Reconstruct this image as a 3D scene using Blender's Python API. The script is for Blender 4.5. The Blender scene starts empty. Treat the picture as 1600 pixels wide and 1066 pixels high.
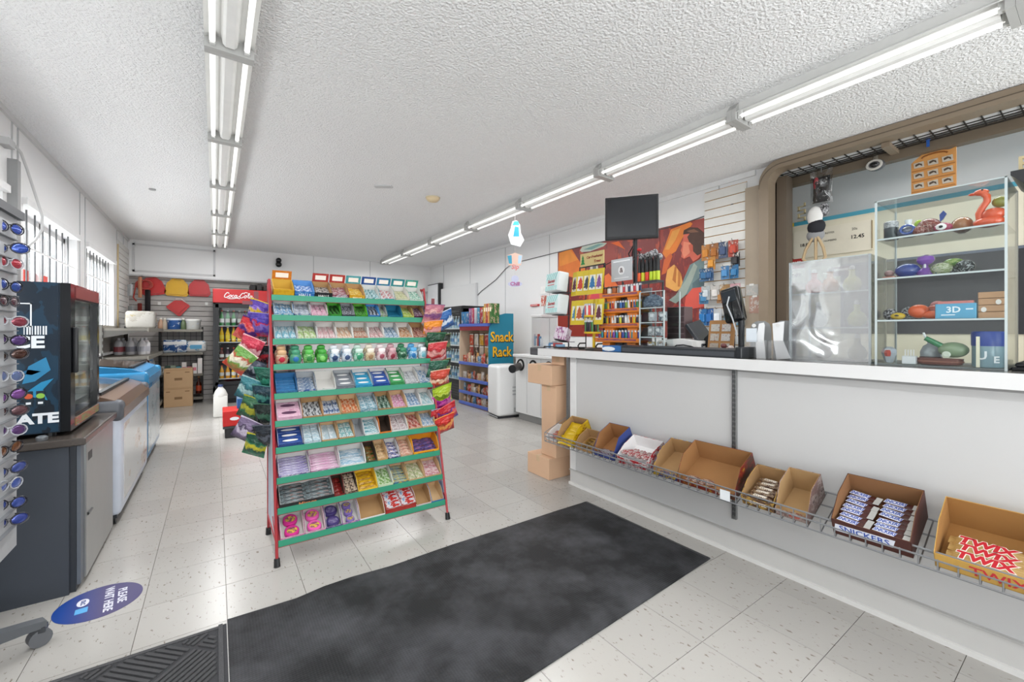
import bpy, bmesh, math, random
from mathutils import Matrix, Vector
random.seed(7)
PI = math.pi
scene = bpy.context.scene
COL = scene.collection

# ---------------------------------------------------------------- camera
CAM_Z = 1.22
cam_d = bpy.data.cameras.new('camera')
cam_d.sensor_width = 36.0
cam_d.lens = 662.0 / 1600.0 * 36.0
cam_d.shift_y = -15.0 / 1600.0
cam_d.clip_start = 0.02
cam = bpy.data.objects.new('camera', cam_d)
cam.location = (0, 0, CAM_Z)
cam.rotation_euler = (PI / 2, 0, math.radians(-35))
COL.objects.link(cam)
scene.camera = cam

# ---------------------------------------------------------------- world, daylight, exposure
world = bpy.data.worlds.new('overcast_sky')
scene.world = world
world.use_nodes = True
bg = world.node_tree.nodes['Background']
bg.inputs[0].default_value = (0.92, 0.96, 1.0, 1)
bg.inputs[1].default_value = 1.25
vs = scene.view_settings
vs.view_transform = 'Standard'
vs.look = 'None'
vs.exposure = 0.26
vs.gamma = 1.0
vs.use_curve_mapping = False

# room
XL, XR = -1.18, 4.17
YF, YB = -1.30, 9.45
ZC = 2.74

def area_light(name, loc, rot, sx, sy, power, color=(1, 1, 1)):
    d = bpy.data.lights.new(name, 'AREA')
    d.shape = 'RECTANGLE'
    d.size, d.size_y = sx, sy
    d.energy = power
    d.color = color
    o = bpy.data.objects.new(name, d)
    o.location = loc
    o.rotation_euler = rot
    COL.objects.link(o)
    return o
# daylight entering by the shop-front glazing behind the camera and by the windows of the left wall,
# straight from the sky, plus added uplights that lift the ceiling in place of pavement bounce
DAY = (0.985, 0.99, 1.0)
area_light('daylight_shopfront', (1.9, YF - 0.25, 1.6), (math.radians(90), 0, 0), 6.2, 1.9, 95, DAY)
area_light('added_uplight', (1.5, YF - 0.45, 0.55), (math.radians(128), 0, 0), 5.4, 1.0, 85, DAY)
for yy, ll, pw_ in ((3.1, 2.2, 90), (5.46, 1.45, 340), (7.37, 1.45, 440)):
    area_light('daylight_window', (XL - 0.95, yy, 3.05), (0, math.radians(-48), 0), 1.0, ll + 1.2, pw_, DAY)
    area_light('added_uplight', (XL - 0.45, yy, 0.9), (0, math.radians(-125), 0), 0.5, ll, 20, DAY)

# ---------------------------------------------------------------- materials
def lin(c):
    if isinstance(c, str):
        c = c.lstrip('#')
        c = tuple(int(c[i:i + 2], 16) / 255 for i in (0, 2, 4))
    return tuple((x / 12.92 if x <= 0.04045 else ((x + 0.055) / 1.055) ** 2.4) for x in c[:3])
MATS = {}
def nd(nt, t, **kw):
    n = nt.nodes.new(t)
    for k, v in kw.items():
        setattr(n, k, v)
    return n
def M(col, rough=0.5, metal=0.0, var=0.06, scale=14.0, bump=0.0, bscale=60.0, coat=0.0, trans=0.0, emit=0.0, alpha=1.0, spec=0.5, ior=1.45):
    """plain surface with a slight procedural mottling"""
    key = ('M', col, rough, metal, var, scale, bump, bscale, coat, trans, emit, alpha, spec)
    if key in MATS:
        return MATS[key]
    m = bpy.data.materials.new('surface_' + str(col).strip('#'))
    m.use_nodes = True
    nt = m.node_tree
    b = nt.nodes['Principled BSDF']
    c = lin(col)
    if trans == 0 and emit == 0:
        tc = nd(nt, 'ShaderNodeTexCoord')
        nz = nd(nt, 'ShaderNodeTexNoise')
        nz.inputs['Scale'].default_value = scale
        nz.inputs['Detail'].default_value = 3
        nt.links.new(tc.outputs['Object'], nz.inputs['Vector'])
        mx = nd(nt, 'ShaderNodeMix', data_type='RGBA')
        mx.inputs['A'].default_value = tuple(x * (1 - var) for x in c) + (1,)
        mx.inputs['B'].default_value = tuple(min(1, x * (1 + var)) for x in c) + (1,)
        nt.links.new(nz.outputs['Fac'], mx.inputs['Factor'])
        nt.links.new(mx.outputs['Result'], b.inputs['Base Color'])
        if bump:
            n2 = nd(nt, 'ShaderNodeTexNoise')
            n2.inputs['Scale'].default_value = bscale
            n2.inputs['Detail'].default_value = 2
            nt.links.new(tc.outputs['Object'], n2.inputs['Vector'])
            bp = nd(nt, 'ShaderNodeBump')
            bp.inputs['Strength'].default_value = min(1, bump)
            bp.inputs['Distance'].default_value = 0.01 * bump
            nt.links.new(n2.outputs['Fac'], bp.inputs['Height'])
            nt.links.new(bp.outputs['Normal'], b.inputs['Normal'])
    else:
        b.inputs['Base Color'].default_value = c + (1,)
    b.inputs['Roughness'].default_value = rough
    b.inputs['Metallic'].default_value = metal
    b.inputs['Specular IOR Level'].default_value = spec
    b.inputs['IOR'].default_value = ior
    if coat:
        b.inputs['Coat Weight'].default_value = coat
        b.inputs['Coat Roughness'].default_value = 0.08
    if trans:
        b.inputs['Transmission Weight'].default_value = trans
    if emit:
        b.inputs['Emission Color'].default_value = c + (1,)
        b.inputs['Emission Strength'].default_value = emit
    b.inputs['Alpha'].default_value = alpha
    MATS[key] = m
    return m
def PRT(c1, c2, c3, scale=3.0, seed=0.0, rough=0.35, oval=None, stretch=(1, 1, 1), t1=0.5, t2=0.62):
    """printed packaging: patches of three inks, optionally an oval badge in the middle"""
    key = ('P', c1, c2, c3, scale, seed, rough, oval, stretch, t1, t2)
    if key in MATS:
        return MATS[key]
    m = bpy.data.materials.new('print_' + c1.strip('#'))
    m.use_nodes = True
    nt = m.node_tree
    b = nt.nodes['Principled BSDF']
    tc = nd(nt, 'ShaderNodeTexCoord')
    mp = nd(nt, 'ShaderNodeMapping')
    mp.inputs['Location'].default_value = (seed * 1.7, seed * 0.9, seed * 2.3)
    mp.inputs['Scale'].default_value = stretch
    nt.links.new(tc.outputs['Generated'], mp.inputs['Vector'])
    n1 = nd(nt, 'ShaderNodeTexNoise')
    n1.inputs['Scale'].default_value = scale
    n1.inputs['Detail'].default_value = 4.0
    n1.inputs['Roughness'].default_value = 0.7
    nt.links.new(mp.outputs['Vector'], n1.inputs['Vector'])
    r1 = nd(nt, 'ShaderNodeValToRGB')
    r1.color_ramp.interpolation = 'CONSTANT'
    e = r1.color_ramp.elements
    ink = lambda c: tuple(q * .72 for q in lin(c)) + (1,)
    e[0].position, e[0].color = 0, ink(c1)
    e[1].position, e[1].color = t1, ink(c2)
    x = e.new(t2)
    x.color = ink(c3)
    nt.links.new(n1.outputs['Fac'], r1.inputs['Fac'])
    out = r1.outputs['Color']
    if oval:
        sub = nd(nt, 'ShaderNodeVectorMath', operation='SUBTRACT')
        sub.inputs[1].default_value = (0.5, 0.5, 0.5)
        nt.links.new(tc.outputs['Generated'], sub.inputs[0])
        mul = nd(nt, 'ShaderNodeVectorMath', operation='MULTIPLY')
        mul.inputs[1].default_value = (1.0, 1.7, 0.0)
        nt.links.new(sub.outputs[0], mul.inputs[0])
        ln = nd(nt, 'ShaderNodeVectorMath', operation='LENGTH')
        nt.links.new(mul.outputs[0], ln.inputs[0])
        lt = nd(nt, 'ShaderNodeMath', operation='LESS_THAN')
        lt.inputs[1].default_value = 0.33
        nt.links.new(ln.outputs['Value'], lt.inputs[0])
        mx = nd(nt, 'ShaderNodeMix', data_type='RGBA')
        nt.links.new(lt.outputs[0], mx.inputs['Factor'])
        nt.links.new(out, mx.inputs['A'])
        mx.inputs['B'].default_value = lin(oval) + (1,)
        out = mx.outputs['Result']
    nt.links.new(out, b.inputs['Base Color'])
    b.inputs['Roughness'].default_value = rough
    MATS[key] = m
    return m
def BAGM(c1, c2, c3, seed=0.0):
    """printed foil bag: bands of ink with a pale badge and fine crumpling"""
    key = ('B', c1, c2, c3, seed)
    if key in MATS:
        return MATS[key]
    m = bpy.data.materials.new('foil_' + c1.strip('#'))
    m.use_nodes = True
    nt = m.node_tree
    b = nt.nodes['Principled BSDF']
    tc = nd(nt, 'ShaderNodeTexCoord')
    sp = nd(nt, 'ShaderNodeSeparateXYZ')
    nt.links.new(tc.outputs['Generated'], sp.inputs[0])
    n1 = nd(nt, 'ShaderNodeTexNoise')
    n1.noise_dimensions = '4D'
    n1.inputs['W'].default_value = seed
    n1.inputs['Scale'].default_value = 3.0
    n1.inputs['Detail'].default_value = 3
    nt.links.new(tc.outputs['Generated'], n1.inputs['Vector'])
    ma = nd(nt, 'ShaderNodeMath', operation='MULTIPLY_ADD')
    ma.inputs[1].default_value = 0.75
    nt.links.new(n1.outputs['Fac'], ma.inputs[0])
    nt.links.new(sp.outputs['Z'], ma.inputs[2])
    r = nd(nt, 'ShaderNodeValToRGB')
    r.color_ramp.interpolation = 'LINEAR'
    e = r.color_ramp.elements
    e[0].position, e[0].color = .30, lin(c3) + (1,)
    e[1].position, e[1].color = 1.0, lin(c1) + (1,)
    for p_, c_ in ((.52, c1), (.58, c2), (.68, c2), (.74, c3), (.80, c1)):
        x = e.new(p_)
        x.color = lin(c_) + (1,)
    mm = nd(nt, 'ShaderNodeMath', operation='MULTIPLY')
    mm.inputs[1].default_value = .72
    nt.links.new(ma.outputs[0], mm.inputs[0])
    nt.links.new(mm.outputs[0], r.inputs['Fac'])
    nt.links.new(r.outputs['Color'], b.inputs['Base Color'])
    n2 = nd(nt, 'ShaderNodeTexNoise')
    n2.inputs['Scale'].default_value = 5
    n2.inputs['Detail'].default_value = 2
    nt.links.new(tc.outputs['Generated'], n2.inputs['Vector'])
    bp = nd(nt, 'ShaderNodeBump')
    bp.inputs['Strength'].default_value = .7
    bp.inputs['Distance'].default_value = .02
    nt.links.new(n2.outputs['Fac'], bp.inputs['Height'])
    nt.links.new(bp.outputs['Normal'], b.inputs['Normal'])
    b.inputs['Roughness'].default_value = .22
    MATS[key] = m
    return m
WHITE = '#e9e9e8'
CARD = M('#b08a5e', 0.85, var=0.08, scale=30)
CARD_IN = M('#a9865c', 0.9, var=0.08, scale=30)
CARD_LIGHT = M('#d0b08c', 0.85, var=0.05)
BLACK = M('#16171a', 0.4)
BLACK_GLOSS = M('#0d0f12', 0.15, coat=0.3)
DARK = M('#2b2c30', 0.5)
CHROME = M('#b8b8b8', 0.25, 1.0)
STEEL = M('#a3a4a4', 0.35, 0.9)
WHITE_P = M('#eceded', 0.35)
WHITE_M = M('#f2f2f2', 0.6)
RED = M('#c4161c', 0.35)
GLASS = M('#f4fbfb', 0.02, trans=1.0, ior=1.15)
def clear_plastic(name, tint, opacity, rough=0.03):
    """thin clear sheet: mostly transparent with a glossy face"""
    m = bpy.data.materials.new(name)
    m.use_nodes = True
    nt = m.node_tree
    nt.nodes.remove(nt.nodes['Principled BSDF'])
    out = nt.nodes['Material Output']
    tr = nd(nt, 'ShaderNodeBsdfTransparent')
    tr.inputs[0].default_value = lin(tint) + (1,)
    gl = nd(nt, 'ShaderNodeBsdfGlossy')
    gl.inputs['Roughness'].default_value = rough
    fr = nd(nt, 'ShaderNodeLayerWeight')
    fr.inputs[0].default_value = 0.5
    pw = nd(nt, 'ShaderNodeMath', operation='POWER')
    pw.inputs[1].default_value = 5.0
    nt.links.new(fr.outputs['Facing'], pw.inputs[0])
    ad = nd(nt, 'ShaderNodeMath', operation='MULTIPLY_ADD')
    ad.inputs[1].default_value = 0.7
    ad.inputs[2].default_value = opacity
    ad.use_clamp = True
    nt.links.new(pw.outputs[0], ad.inputs[0])
    mx = nd(nt, 'ShaderNodeMixShader')
    nt.links.new(ad.outputs[0], mx.inputs[0])
    nt.links.new(tr.outputs[0], mx.inputs[1])
    nt.links.new(gl.outputs[0], mx.inputs[2])
    nt.links.new(mx.outputs[0], out.inputs['Surface'])
    return m
ACRYLIC = clear_plastic('clear_acrylic', '#f9fbfb', 0.025)
ACRYLIC_EDGE = M('#bfcacb', 0.1, var=0.02)
PANE = clear_plastic('window_glass', '#fbfcfc', 0.02)
POLYBAG = clear_plastic('clear_bag', '#f4f4f4', 0.10, 0.15)

# ---------------------------------------------------------------- mesh builder
class MB:
    def __init__(self):
        self.v, self.f, self.m, self.M = [], [], [], Matrix.Identity(4)
    def _add(self, vs, fs, mat):
        o = len(self.v)
        self.v += [tuple(self.M @ Vector(p)) for p in vs]
        self.f += [tuple(i + o for i in q) for q in fs]
        self.m += [mat] * len(fs)
    def box(self, x0, y0, z0, x1, y1, z1, mat=0):
        x0, x1 = min(x0, x1), max(x0, x1)
        y0, y1 = min(y0, y1), max(y0, y1)
        z0, z1 = min(z0, z1), max(z0, z1)
        self._add([(x0, y0, z0), (x1, y0, z0), (x1, y1, z0), (x0, y1, z0), (x0, y0, z1), (x1, y0, z1), (x1, y1, z1), (x0, y1, z1)],
                  [(3, 2, 1, 0), (4, 5, 6, 7), (0, 1, 5, 4), (1, 2, 6, 5), (2, 3, 7, 6), (3, 0, 4, 7)], mat)
        return self
    def rbox(self, x0, y0, z0, x1, y1, z1, r=0.01, seg=2, mat=0):
        bm = bmesh.new()
        bmesh.ops.create_cube(bm, size=1)
        for q in bm.verts:
            q.co = ((q.co.x + .5) * (x1 - x0) + x0, (q.co.y + .5) * (y1 - y0) + y0, (q.co.z + .5) * (z1 - z0) + z0)
        bmesh.ops.bevel(bm, geom=bm.edges[:], offset=r, segments=seg, affect='EDGES', profile=0.5)
        bm.verts.index_update()
        self._add([tuple(q.co) for q in bm.verts], [tuple(w.index for w in fc.verts) for fc in bm.faces], mat)
        bm.free()
        return self
    def quad(self, a, b, c, d, mat=0):
        self._add([a, b, c, d], [(0, 1, 2, 3)], mat)
        return self
    def prism(self, pts, axis, a, b, mat=0):
        """extrude a 2-D outline along an axis; for x the outline is (y,z), y:(x,z), z:(x,y)"""
        def p(u, w, t):
            return {'x': (t, u, w), 'y': (u, t, w), 'z': (u, w, t)}[axis]
        n = len(pts)
        vs = [p(u, w, a) for u, w in pts] + [p(u, w, b) for u, w in pts]
        fs = [tuple(range(n))[::-1], tuple(range(n, 2 * n))] + [(i, (i + 1) % n, n + (i + 1) % n, n + i) for i in range(n)]
        if axis == 'y':
            fs = [q[::-1] for q in fs]
        self._add(vs, fs, mat)
        return self
    def cyl(self, p0, p1, r0, r1=None, n=12, mat=0):
        r1 = r0 if r1 is None else r1
        p0, p1 = Vector(p0), Vector(p1)
        d = (p1 - p0).normalized()
        u = d.orthogonal().normalized()
        w = d.cross(u)
        vs = []
        for p, r in ((p0, r0), (p1, r1)):
            for i in range(n):
                a = 2 * PI * i / n
                vs.append(tuple(p + u * (r * math.cos(a)) + w * (r * math.sin(a))))
        fs = [tuple(range(n))[::-1], tuple(range(n, 2 * n))] + [(i, (i + 1) % n, n + (i + 1) % n, n + i) for i in range(n)]
        self._add(vs, fs, mat)
        return self
    def tube(self, pts, r, n=6, mat=0, closed=False):
        pts = [Vector(p) for p in pts]
        k = len(pts)
        vs, fs = [], []
        up = None
        for i, p in enumerate(pts):
            if closed:
                t = (pts[(i + 1) % k] - pts[i - 1]).normalized()
            else:
                t = (pts[min(i + 1, k - 1)] - pts[max(i - 1, 0)]).normalized()
            if up is None:
                up = t.orthogonal().normalized()
            u = (up - t * up.dot(t))
            u = u.normalized() if u.length > 1e-6 else t.orthogonal().normalized()
            up = u
            w = t.cross(u)
            for j in range(n):
                a = 2 * PI * j / n
                vs.append(tuple(p + u * (r * math.cos(a)) + w * (r * math.sin(a))))
        for i in range(k if closed else k - 1):
            i2 = (i + 1) % k
            for j in range(n):
                fs.append((i * n + j, i * n + (j + 1) % n, i2 * n + (j + 1) % n, i2 * n + j))
        if not closed:
            fs += [tuple(range(n))[::-1], tuple(range((k - 1) * n, k * n))]
        self._add(vs, fs, mat)
        return self
    def lathe(self, prof, c=(0, 0, 0), n=16, mat=0, sx=1.0, sy=1.0):
        vs, fs = [], []
        k = len(prof)
        for r, z in prof:
            for j in range(n):
                a = 2 * PI * j / n
                vs.append((c[0] + r * sx * math.cos(a), c[1] + r * sy * math.sin(a), c[2] + z))
        for i in range(k - 1):
            for j in range(n):
                fs.append((i * n + j, i * n + (j + 1) % n, (i + 1) * n + (j + 1) % n, (i + 1) * n + j))
        fs += [tuple(range(n))[::-1], tuple(range((k - 1) * n, k * n))]
        self._add(vs, fs, mat)
        return self
    def ball(self, c, rx, ry=None, rz=None, n=14, k=8, mat=0):
        ry = rx if ry is None else ry
        rz = rx if rz is None else rz
        prof = [(max(0.02, math.sin(PI * i / k)), -math.cos(PI * i / k)) for i in range(k + 1)]
        vs, fs = [], []
        for r, z in prof:
            for j in range(n):
                a = 2 * PI * j / n
                vs.append((c[0] + r * rx * math.cos(a), c[1] + r * ry * math.sin(a), c[2] + z * rz))
        for i in range(k):
            for j in range(n):
                fs.append((i * n + j, i * n + (j + 1) % n, (i + 1) * n + (j + 1) % n, (i + 1) * n + j))
        fs += [tuple(range(n))[::-1], tuple(range(k * n, (k + 1) * n))]
        self._add(vs, fs, mat)
        return self
    def pillow(self, W, H, T, mat=0, nx=7, ny=9, crimp=0.07, wr=0.1, seed=0):
        """filled bag standing in the x-z plane, x centred, z 0..H, thickness along y; flat crimped ends"""
        rnd = random.Random(seed)
        vs, fs = [], []
        for side in (-1, 1):
            for j in range(ny + 1):
                tz = j / ny
                z = H * tz
                e = min(1, max(0, (min(tz, 1 - tz) - crimp) / 0.28))
                for i in range(nx + 1):
                    tx = i / nx * 2 - 1
                    t = (1 - abs(tx) ** 2.4) * math.sin(e * PI / 2) ** 0.8
                    x = W / 2 * tx * (1 - 0.07 * math.sin(PI * tz))
                    y = side * (T / 2 * t * (1 + wr * rnd.uniform(-1, 1)) + 0.0012)
                    vs.append((x, y, z))
        n1 = (nx + 1) * (ny + 1)
        for s in (0, 1):
            for j in range(ny):
                for i in range(nx):
                    a = s * n1 + j * (nx + 1) + i
                    q = (a, a + 1, a + nx + 2, a + nx + 1)
                    fs.append(q if s == 0 else q[::-1])
        rim = [i for i in range(nx + 1)] + [j * (nx + 1) + nx for j in range(1, ny + 1)] + [ny * (nx + 1) + i for i in range(nx - 1, -1, -1)] + [j * (nx + 1) for j in range(ny - 1, 0, -1)]
        for a, b in zip(rim, rim[1:] + rim[:1]):
            fs.append((a, a + n1, b + n1, b))
        self._add(vs, fs, mat)
        return self
    def mesh(self, name, mats, smooth=False):
        me = bpy.data.meshes.new(name)
        me.from_pydata(self.v, [], self.f)
        if not isinstance(mats, (list, tuple)):
            mats = [mats]
        for x in mats:
            me.materials.append(x)
        if any(self.m):
            me.polygons.foreach_set('material_index', self.m)
        if smooth:
            me.polygons.foreach_set('use_smooth', [True] * len(me.polygons))
            try:
                me.set_sharp_from_angle(angle=math.radians(45))
            except Exception:
                pass
        me.update()
        return me
    def build(self, name, mats, parent=None, loc=(0, 0, 0), rot=(0, 0, 0), smooth=False):
        return link(name, self.mesh(name, mats, smooth), parent, loc, rot)

def link(name, me, parent=None, loc=(0, 0, 0), rot=(0, 0, 0)):
    o = bpy.data.objects.new(name, me)
    COL.objects.link(o)
    o.location = loc
    o.rotation_euler = rot
    if parent is not None:
        o.parent = parent
    return o
def tag(o, label=None, cat=None, group=None, kind=None):
    if label:
        o['label'] = label
    if cat:
        o['category'] = cat
    if group:
        o['group'] = group
    if kind:
        o['kind'] = kind
    return o
def thing(name, label, cat, loc=(0, 0, 0), rot=(0, 0, 0), group=None):
    o = link(name, None, None, loc, rot)
    return tag(o, label, cat, group)
def struct(o):
    o['kind'] = 'structure'
    return o
TXT = {}
def text_mesh(s, size, mat, depth=0.0006, shear=0.0, bold=0.0, spacing=1.0, sx=1.0):
    key = (s, size, mat.name, depth, shear, bold, spacing, sx)
    if key in TXT:
        return TXT[key]
    cu = bpy.data.curves.new('lettering', 'FONT')
    cu.body = s
    cu.size = size
    cu.align_x = 'CENTER'
    cu.align_y = 'CENTER'
    cu.extrude = depth
    cu.shear = shear
    cu.offset = bold
    cu.space_character = spacing
    cu.resolution_u = 2
    o = bpy.data.objects.new('lettering', cu)
    COL.objects.link(o)
    bpy.context.view_layer.update()
    dg = bpy.context.evaluated_depsgraph_get()
    me = bpy.data.meshes.new_from_object(o.evaluated_get(dg))
    bpy.data.objects.remove(o)
    bpy.data.curves.remove(cu)
    me.name = 'lettering'
    if sx != 1.0:
        for q in me.vertices:
            q.co.x *= sx
    me.materials.clear()
    me.materials.append(mat)
    TXT[key] = me
    return me
def text(s, size, mat, parent, loc, rot=(0, 0, 0), **kw):
    return link('lettering', text_mesh(s, size, mat, **kw), parent, loc, rot)
FACE_FRONT = (PI / 2, 0, 0)            # reads from -y
FACE_LEFT = (PI / 2, 0, -PI / 2)       # reads from -x
FACE_RIGHT = (PI / 2, 0, PI / 2)       # reads from +x
def copy_tree(o, parent=None):
    c = o.copy()
    COL.objects.link(c)
    c.parent = parent
    for ch in o.children:
        copy_tree(ch, c)
    return c
ORD = ['first', 'second', 'third', 'fourth', 'fifth', 'sixth', 'seventh', 'eighth', 'ninth', 'tenth', 'eleventh', 'twelfth', 'thirteenth', 'fourteenth', 'fifteenth', 'sixteenth', 'seventeenth', 'eighteenth']

# ================================================================ THE SETTING
def tile_material():
    m = bpy.data.materials.new('speckled_vinyl_tile')
    m.use_nodes = True
    nt = m.node_tree
    b = nt.nodes['Principled BSDF']
    geo = nd(nt, 'ShaderNodeNewGeometry')
    oi = nd(nt, 'ShaderNodeObjectInfo')
    mp = nd(nt, 'ShaderNodeMapping')
    mp.inputs['Scale'].default_value = (1.0, 0.45, 1.0)
    mp.inputs['Rotation'].default_value = (0, 0, 0.5)
    nt.links.new(geo.outputs['Position'], mp.inputs['Vector'])
    n1 = nd(nt, 'ShaderNodeTexNoise')
    n1.inputs['Scale'].default_value = 75
    n1.inputs['Detail'].default_value = 2
    nt.links.new(mp.outputs['Vector'], n1.inputs['Vector'])
    r1 = nd(nt, 'ShaderNodeValToRGB')
    r1.color_ramp.elements[0].position = 0.28
    r1.color_ramp.elements[0].color = lin('#857d72') + (1,)
    r1.color_ramp.elements[1].position = 0.36
    r1.color_ramp.elements[1].color = lin('#b3b0ab') + (1,)
    nt.links.new(n1.outputs['Fac'], r1.inputs['Fac'])
    n2 = nd(nt, 'ShaderNodeTexNoise')
    n2.inputs['Scale'].default_value = 3.0
    nt.links.new(geo.outputs['Position'], n2.inputs['Vector'])
    ma = nd(nt, 'ShaderNodeMath', operation='MULTIPLY_ADD')
    ma.inputs[1].default_value = 0.10
    ma.inputs[2].default_value = 0.90
    nt.links.new(oi.outputs['Random'], ma.inputs[0])
    mu = nd(nt, 'ShaderNodeMath', operation='MULTIPLY_ADD')
    mu.inputs[1].default_value = 0.04
    mu.inputs[2].default_value = -0.02
    nt.links.new(n2.outputs['Fac'], mu.inputs[0])
    ad = nd(nt, 'ShaderNodeMath', operation='ADD')
    nt.links.new(ma.outputs[0], ad.inputs[0])
    nt.links.new(mu.outputs[0], ad.inputs[1])
    vm = nd(nt, 'ShaderNodeVectorMath', operation='SCALE')
    nt.links.new(r1.outputs['Color'], vm.inputs[0])
    nt.links.new(ad.outputs[0], vm.inputs['Scale'])
    nt.links.new(vm.outputs[0], b.inputs['Base Color'])
    rr = nd(nt, 'ShaderNodeMath', operation='MULTIPLY_ADD')
    rr.inputs[1].default_value = 0.06
    rr.inputs[2].default_value = 0.20
    nt.links.new(n2.outputs['Fac'], rr.inputs[0])
    nt.links.new(rr.outputs[0], b.inputs['Roughness'])
    return m
TILE = tile_material()
floor = struct(MB().box(XL - .1, YF - .1, -0.05, 5.1, YB + .1, -0.004).build('floor', M('#6a655e', 0.9)))
TS, TG = 0.305, 0.0011
tile_me = MB().box(TG, TG, -0.005, TS - TG, TS - TG, 0).mesh('tile', TILE)
def pix(X, Y, Z):
    s, c = math.sin(math.radians(35)), math.cos(math.radians(35))
    d = X * s + Y * c
    if d < 0.05:
        return None
    return 800 + 662 * (X * c - Y * s) / d, 518 - 662 * (Z - CAM_Z) / d, d
cells = []
for i in range(-5, 15):
    for j in range(-12, 26):
        x0, y0 = 0.042 + TS * i, 2.155 + TS * j
        if x0 + TS < XL + .01 or x0 > XR - .01 or y0 + TS < YF + .01 or y0 > YB:
            continue
        p = pix(x0 + TS / 2, y0 + TS / 2, 0)
        vis = p and -80 < p[0] < 1680 and p[1] < 1150 and x0 < 2.3 + max(0, (y0 - 2.5)) * 9
        cells.append((p[2] if vis else 99 + j, x0, y0))
cells.sort()
for d, x0, y0 in cells[:295]:
    link('tile', tile_me, floor, (x0, y0, 0))
rest = MB()
for d, x0, y0 in cells[295:]:
    rest.box(x0 + TG, y0 + TG, -0.005, x0 + TS - TG, y0 + TS - TG, 0)
tag(rest.build('tile_field', TILE, floor), kind='stuff')

WALLM = M('#e8e8e8', 0.35, var=0.02, scale=2)
WALLR = M('#e8e9e9', 0.28, var=0.02, scale=2)
SEAM = M('#b9babb', 0.5)
CEIL = M('#efefef', 0.9, var=0.04, scale=40, bump=1.5, bscale=72)
struct(MB().box(XL - .2, YF - .2, ZC, XR, YB + .2, ZC + .1).build('ceiling', CEIL))

# left wall with three window openings
WIN = [(1.90, 4.33), (4.70, 6.22), (6.60, 8.15)]
WZ0, WZ1 = 0.95, 2.17
mb = MB()
ys = YF - .1
for a, b in WIN:
    mb.box(XL - .15, ys, 0, XL, a, ZC)
    mb.box(XL - .15, a, 0, XL, b, WZ0)
    mb.box(XL - .15, a, WZ1, XL, b, ZC)
    ys = b
mb.box(XL - .15, ys, 0, XL, YB + .15, ZC)
wall_left = struct(mb.build('wall_left', WALLM))
for y in (4.47, 4.58, 6.30, 6.52, 8.35, 8.9):
    MB().box(XL, y, WZ0, XL + .006, y + .016, ZC - .03).build('seam_strip', SEAM, wall_left)
struct(MB().box(XL, 0, 2.70, XL + .02, YB - .1, ZC).build('trim_1', M('#d2d2d2', .5)))
MB().box(XL, 4.40, WZ0, XL + .05, 4.46, 2.42).build('seam_strip', M('#8f9090', .5), wall_left)
FRAME_W = M('#e4e4e4', 0.45)
BARM = M('#5e6062', 0.45)
for k, (a, b) in enumerate(WIN):
    w = struct(link('window_%d' % (k + 1), None, None, (XL, a, WZ0)))
    L, Hh = b - a, WZ1 - WZ0
    f = MB()
    f.box(-.14, 0, 0, -.09, .05, Hh).box(-.14, L - .05, 0, -.09, L, Hh).box(-.14, 0, 0, -.09, L, .05).box(-.14, 0, Hh - .05, -.09, L, Hh)
    f.box(-.14, L / 2 - .02, 0, -.09, L / 2 + .02, Hh)
    f.build('window_frame', FRAME_W, w)
    MB().box(-.15, -.0, -.03, .05, L, 0).build('window_sill', FRAME_W, w)
    MB().box(-.118, .05, .05, -.112, L - .05, Hh - .05).build('pane', PANE, w)
    MB().box(0, -.03, Hh - .0, .03, L + .03, Hh + .05).build('window_head', FRAME_W, w)
    n = int(L / 0.19)
    for i in range(1, n + 1):
        y = L * i / (n + 1)
        MB().cyl((-.03, y, 0), (-.03, y, Hh), .0065, n=6).build('bar', BARM, w)
    for z in (.28, .62, .92):
        MB().box(-.026, 0, z, -.018, L, z + .014).build('cross_bar', FRAME_W if z > .5 else BARM, w)
    if k == 1:
        for i, y in enumerate((.26, .50, .75, 1.0)):   # window lettering seen from behind, red lower ends
            d = MB()
            d.prism([(y - .055, .62), (y - .055, .78), (y + .055, .78), (y + .055, .62)] + ([(y + .03, .58), (y - .03, .58)] if i > 1 else []), 'x', -.110, -.108)
            d.build('window_decal', M('#d23a2c', .5), w)
            MB().box(-.110, y - .055, .78, -.108, y - .03, 1.12).box(-.110, y + .03, .78, -.108, y + .055, 1.12).build('window_decal', M('#c9c9c9', .5), w)
    if k == 2:
        for i, y in enumerate((.2, .5, .8, 1.1)):
            MB().box(-.110, y, .62, -.108, y + .09, .8).build('window_decal', M('#d98478', .5), w)

# back wall, lower slatwall and the projecting bulkhead above it
SLAT = M('#b7b2ae', 0.5, var=0.05)
wall_back = struct(MB().box(XL - .15, YB, 0, XR + .15, YB + .1, ZC).build('wall_back', M('#6f6a67', 0.7)))
z = 0.0
while z < 2.20:
    MB().box(XL, YB - .02, z, 0.85, YB, z + .078).build('slat', SLAT, wall_back)
    z += .088
MB().box(0.85, YB - .02, 0, XR, YB, 2.2).build('wall_panel', WALLM, wall_back)
bulk = struct(MB().box(XL, YB - .13, 2.14, XR, YB, ZC).build('trim_2', WALLM))
f = MB()
x0, x1, z0, z1 = -1.12, .0, 2.21, 2.68
yb = YB - .13
f.box(x0, yb - .012, z0, x1, yb, z0 + .03).box(x0, yb - .012, z1 - .03, x1, yb, z1).box(x0, yb - .012, z0, x0 + .03, yb, z1).box(x1 - .03, yb - .012, z0, x1, yb, z1)
f.build('panel_moulding', M('#cfcfd0', .5), bulk)
MB().box(XL, yb - .01, 2.14, XR, yb, 2.165).build('lower_edge', M('#c4c4c5', .5), bulk)
for x in (1.62, 2.75):
    MB().box(x, yb - .004, 2.14, x + .012, yb, ZC).build('seam_strip', SEAM, bulk)
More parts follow.
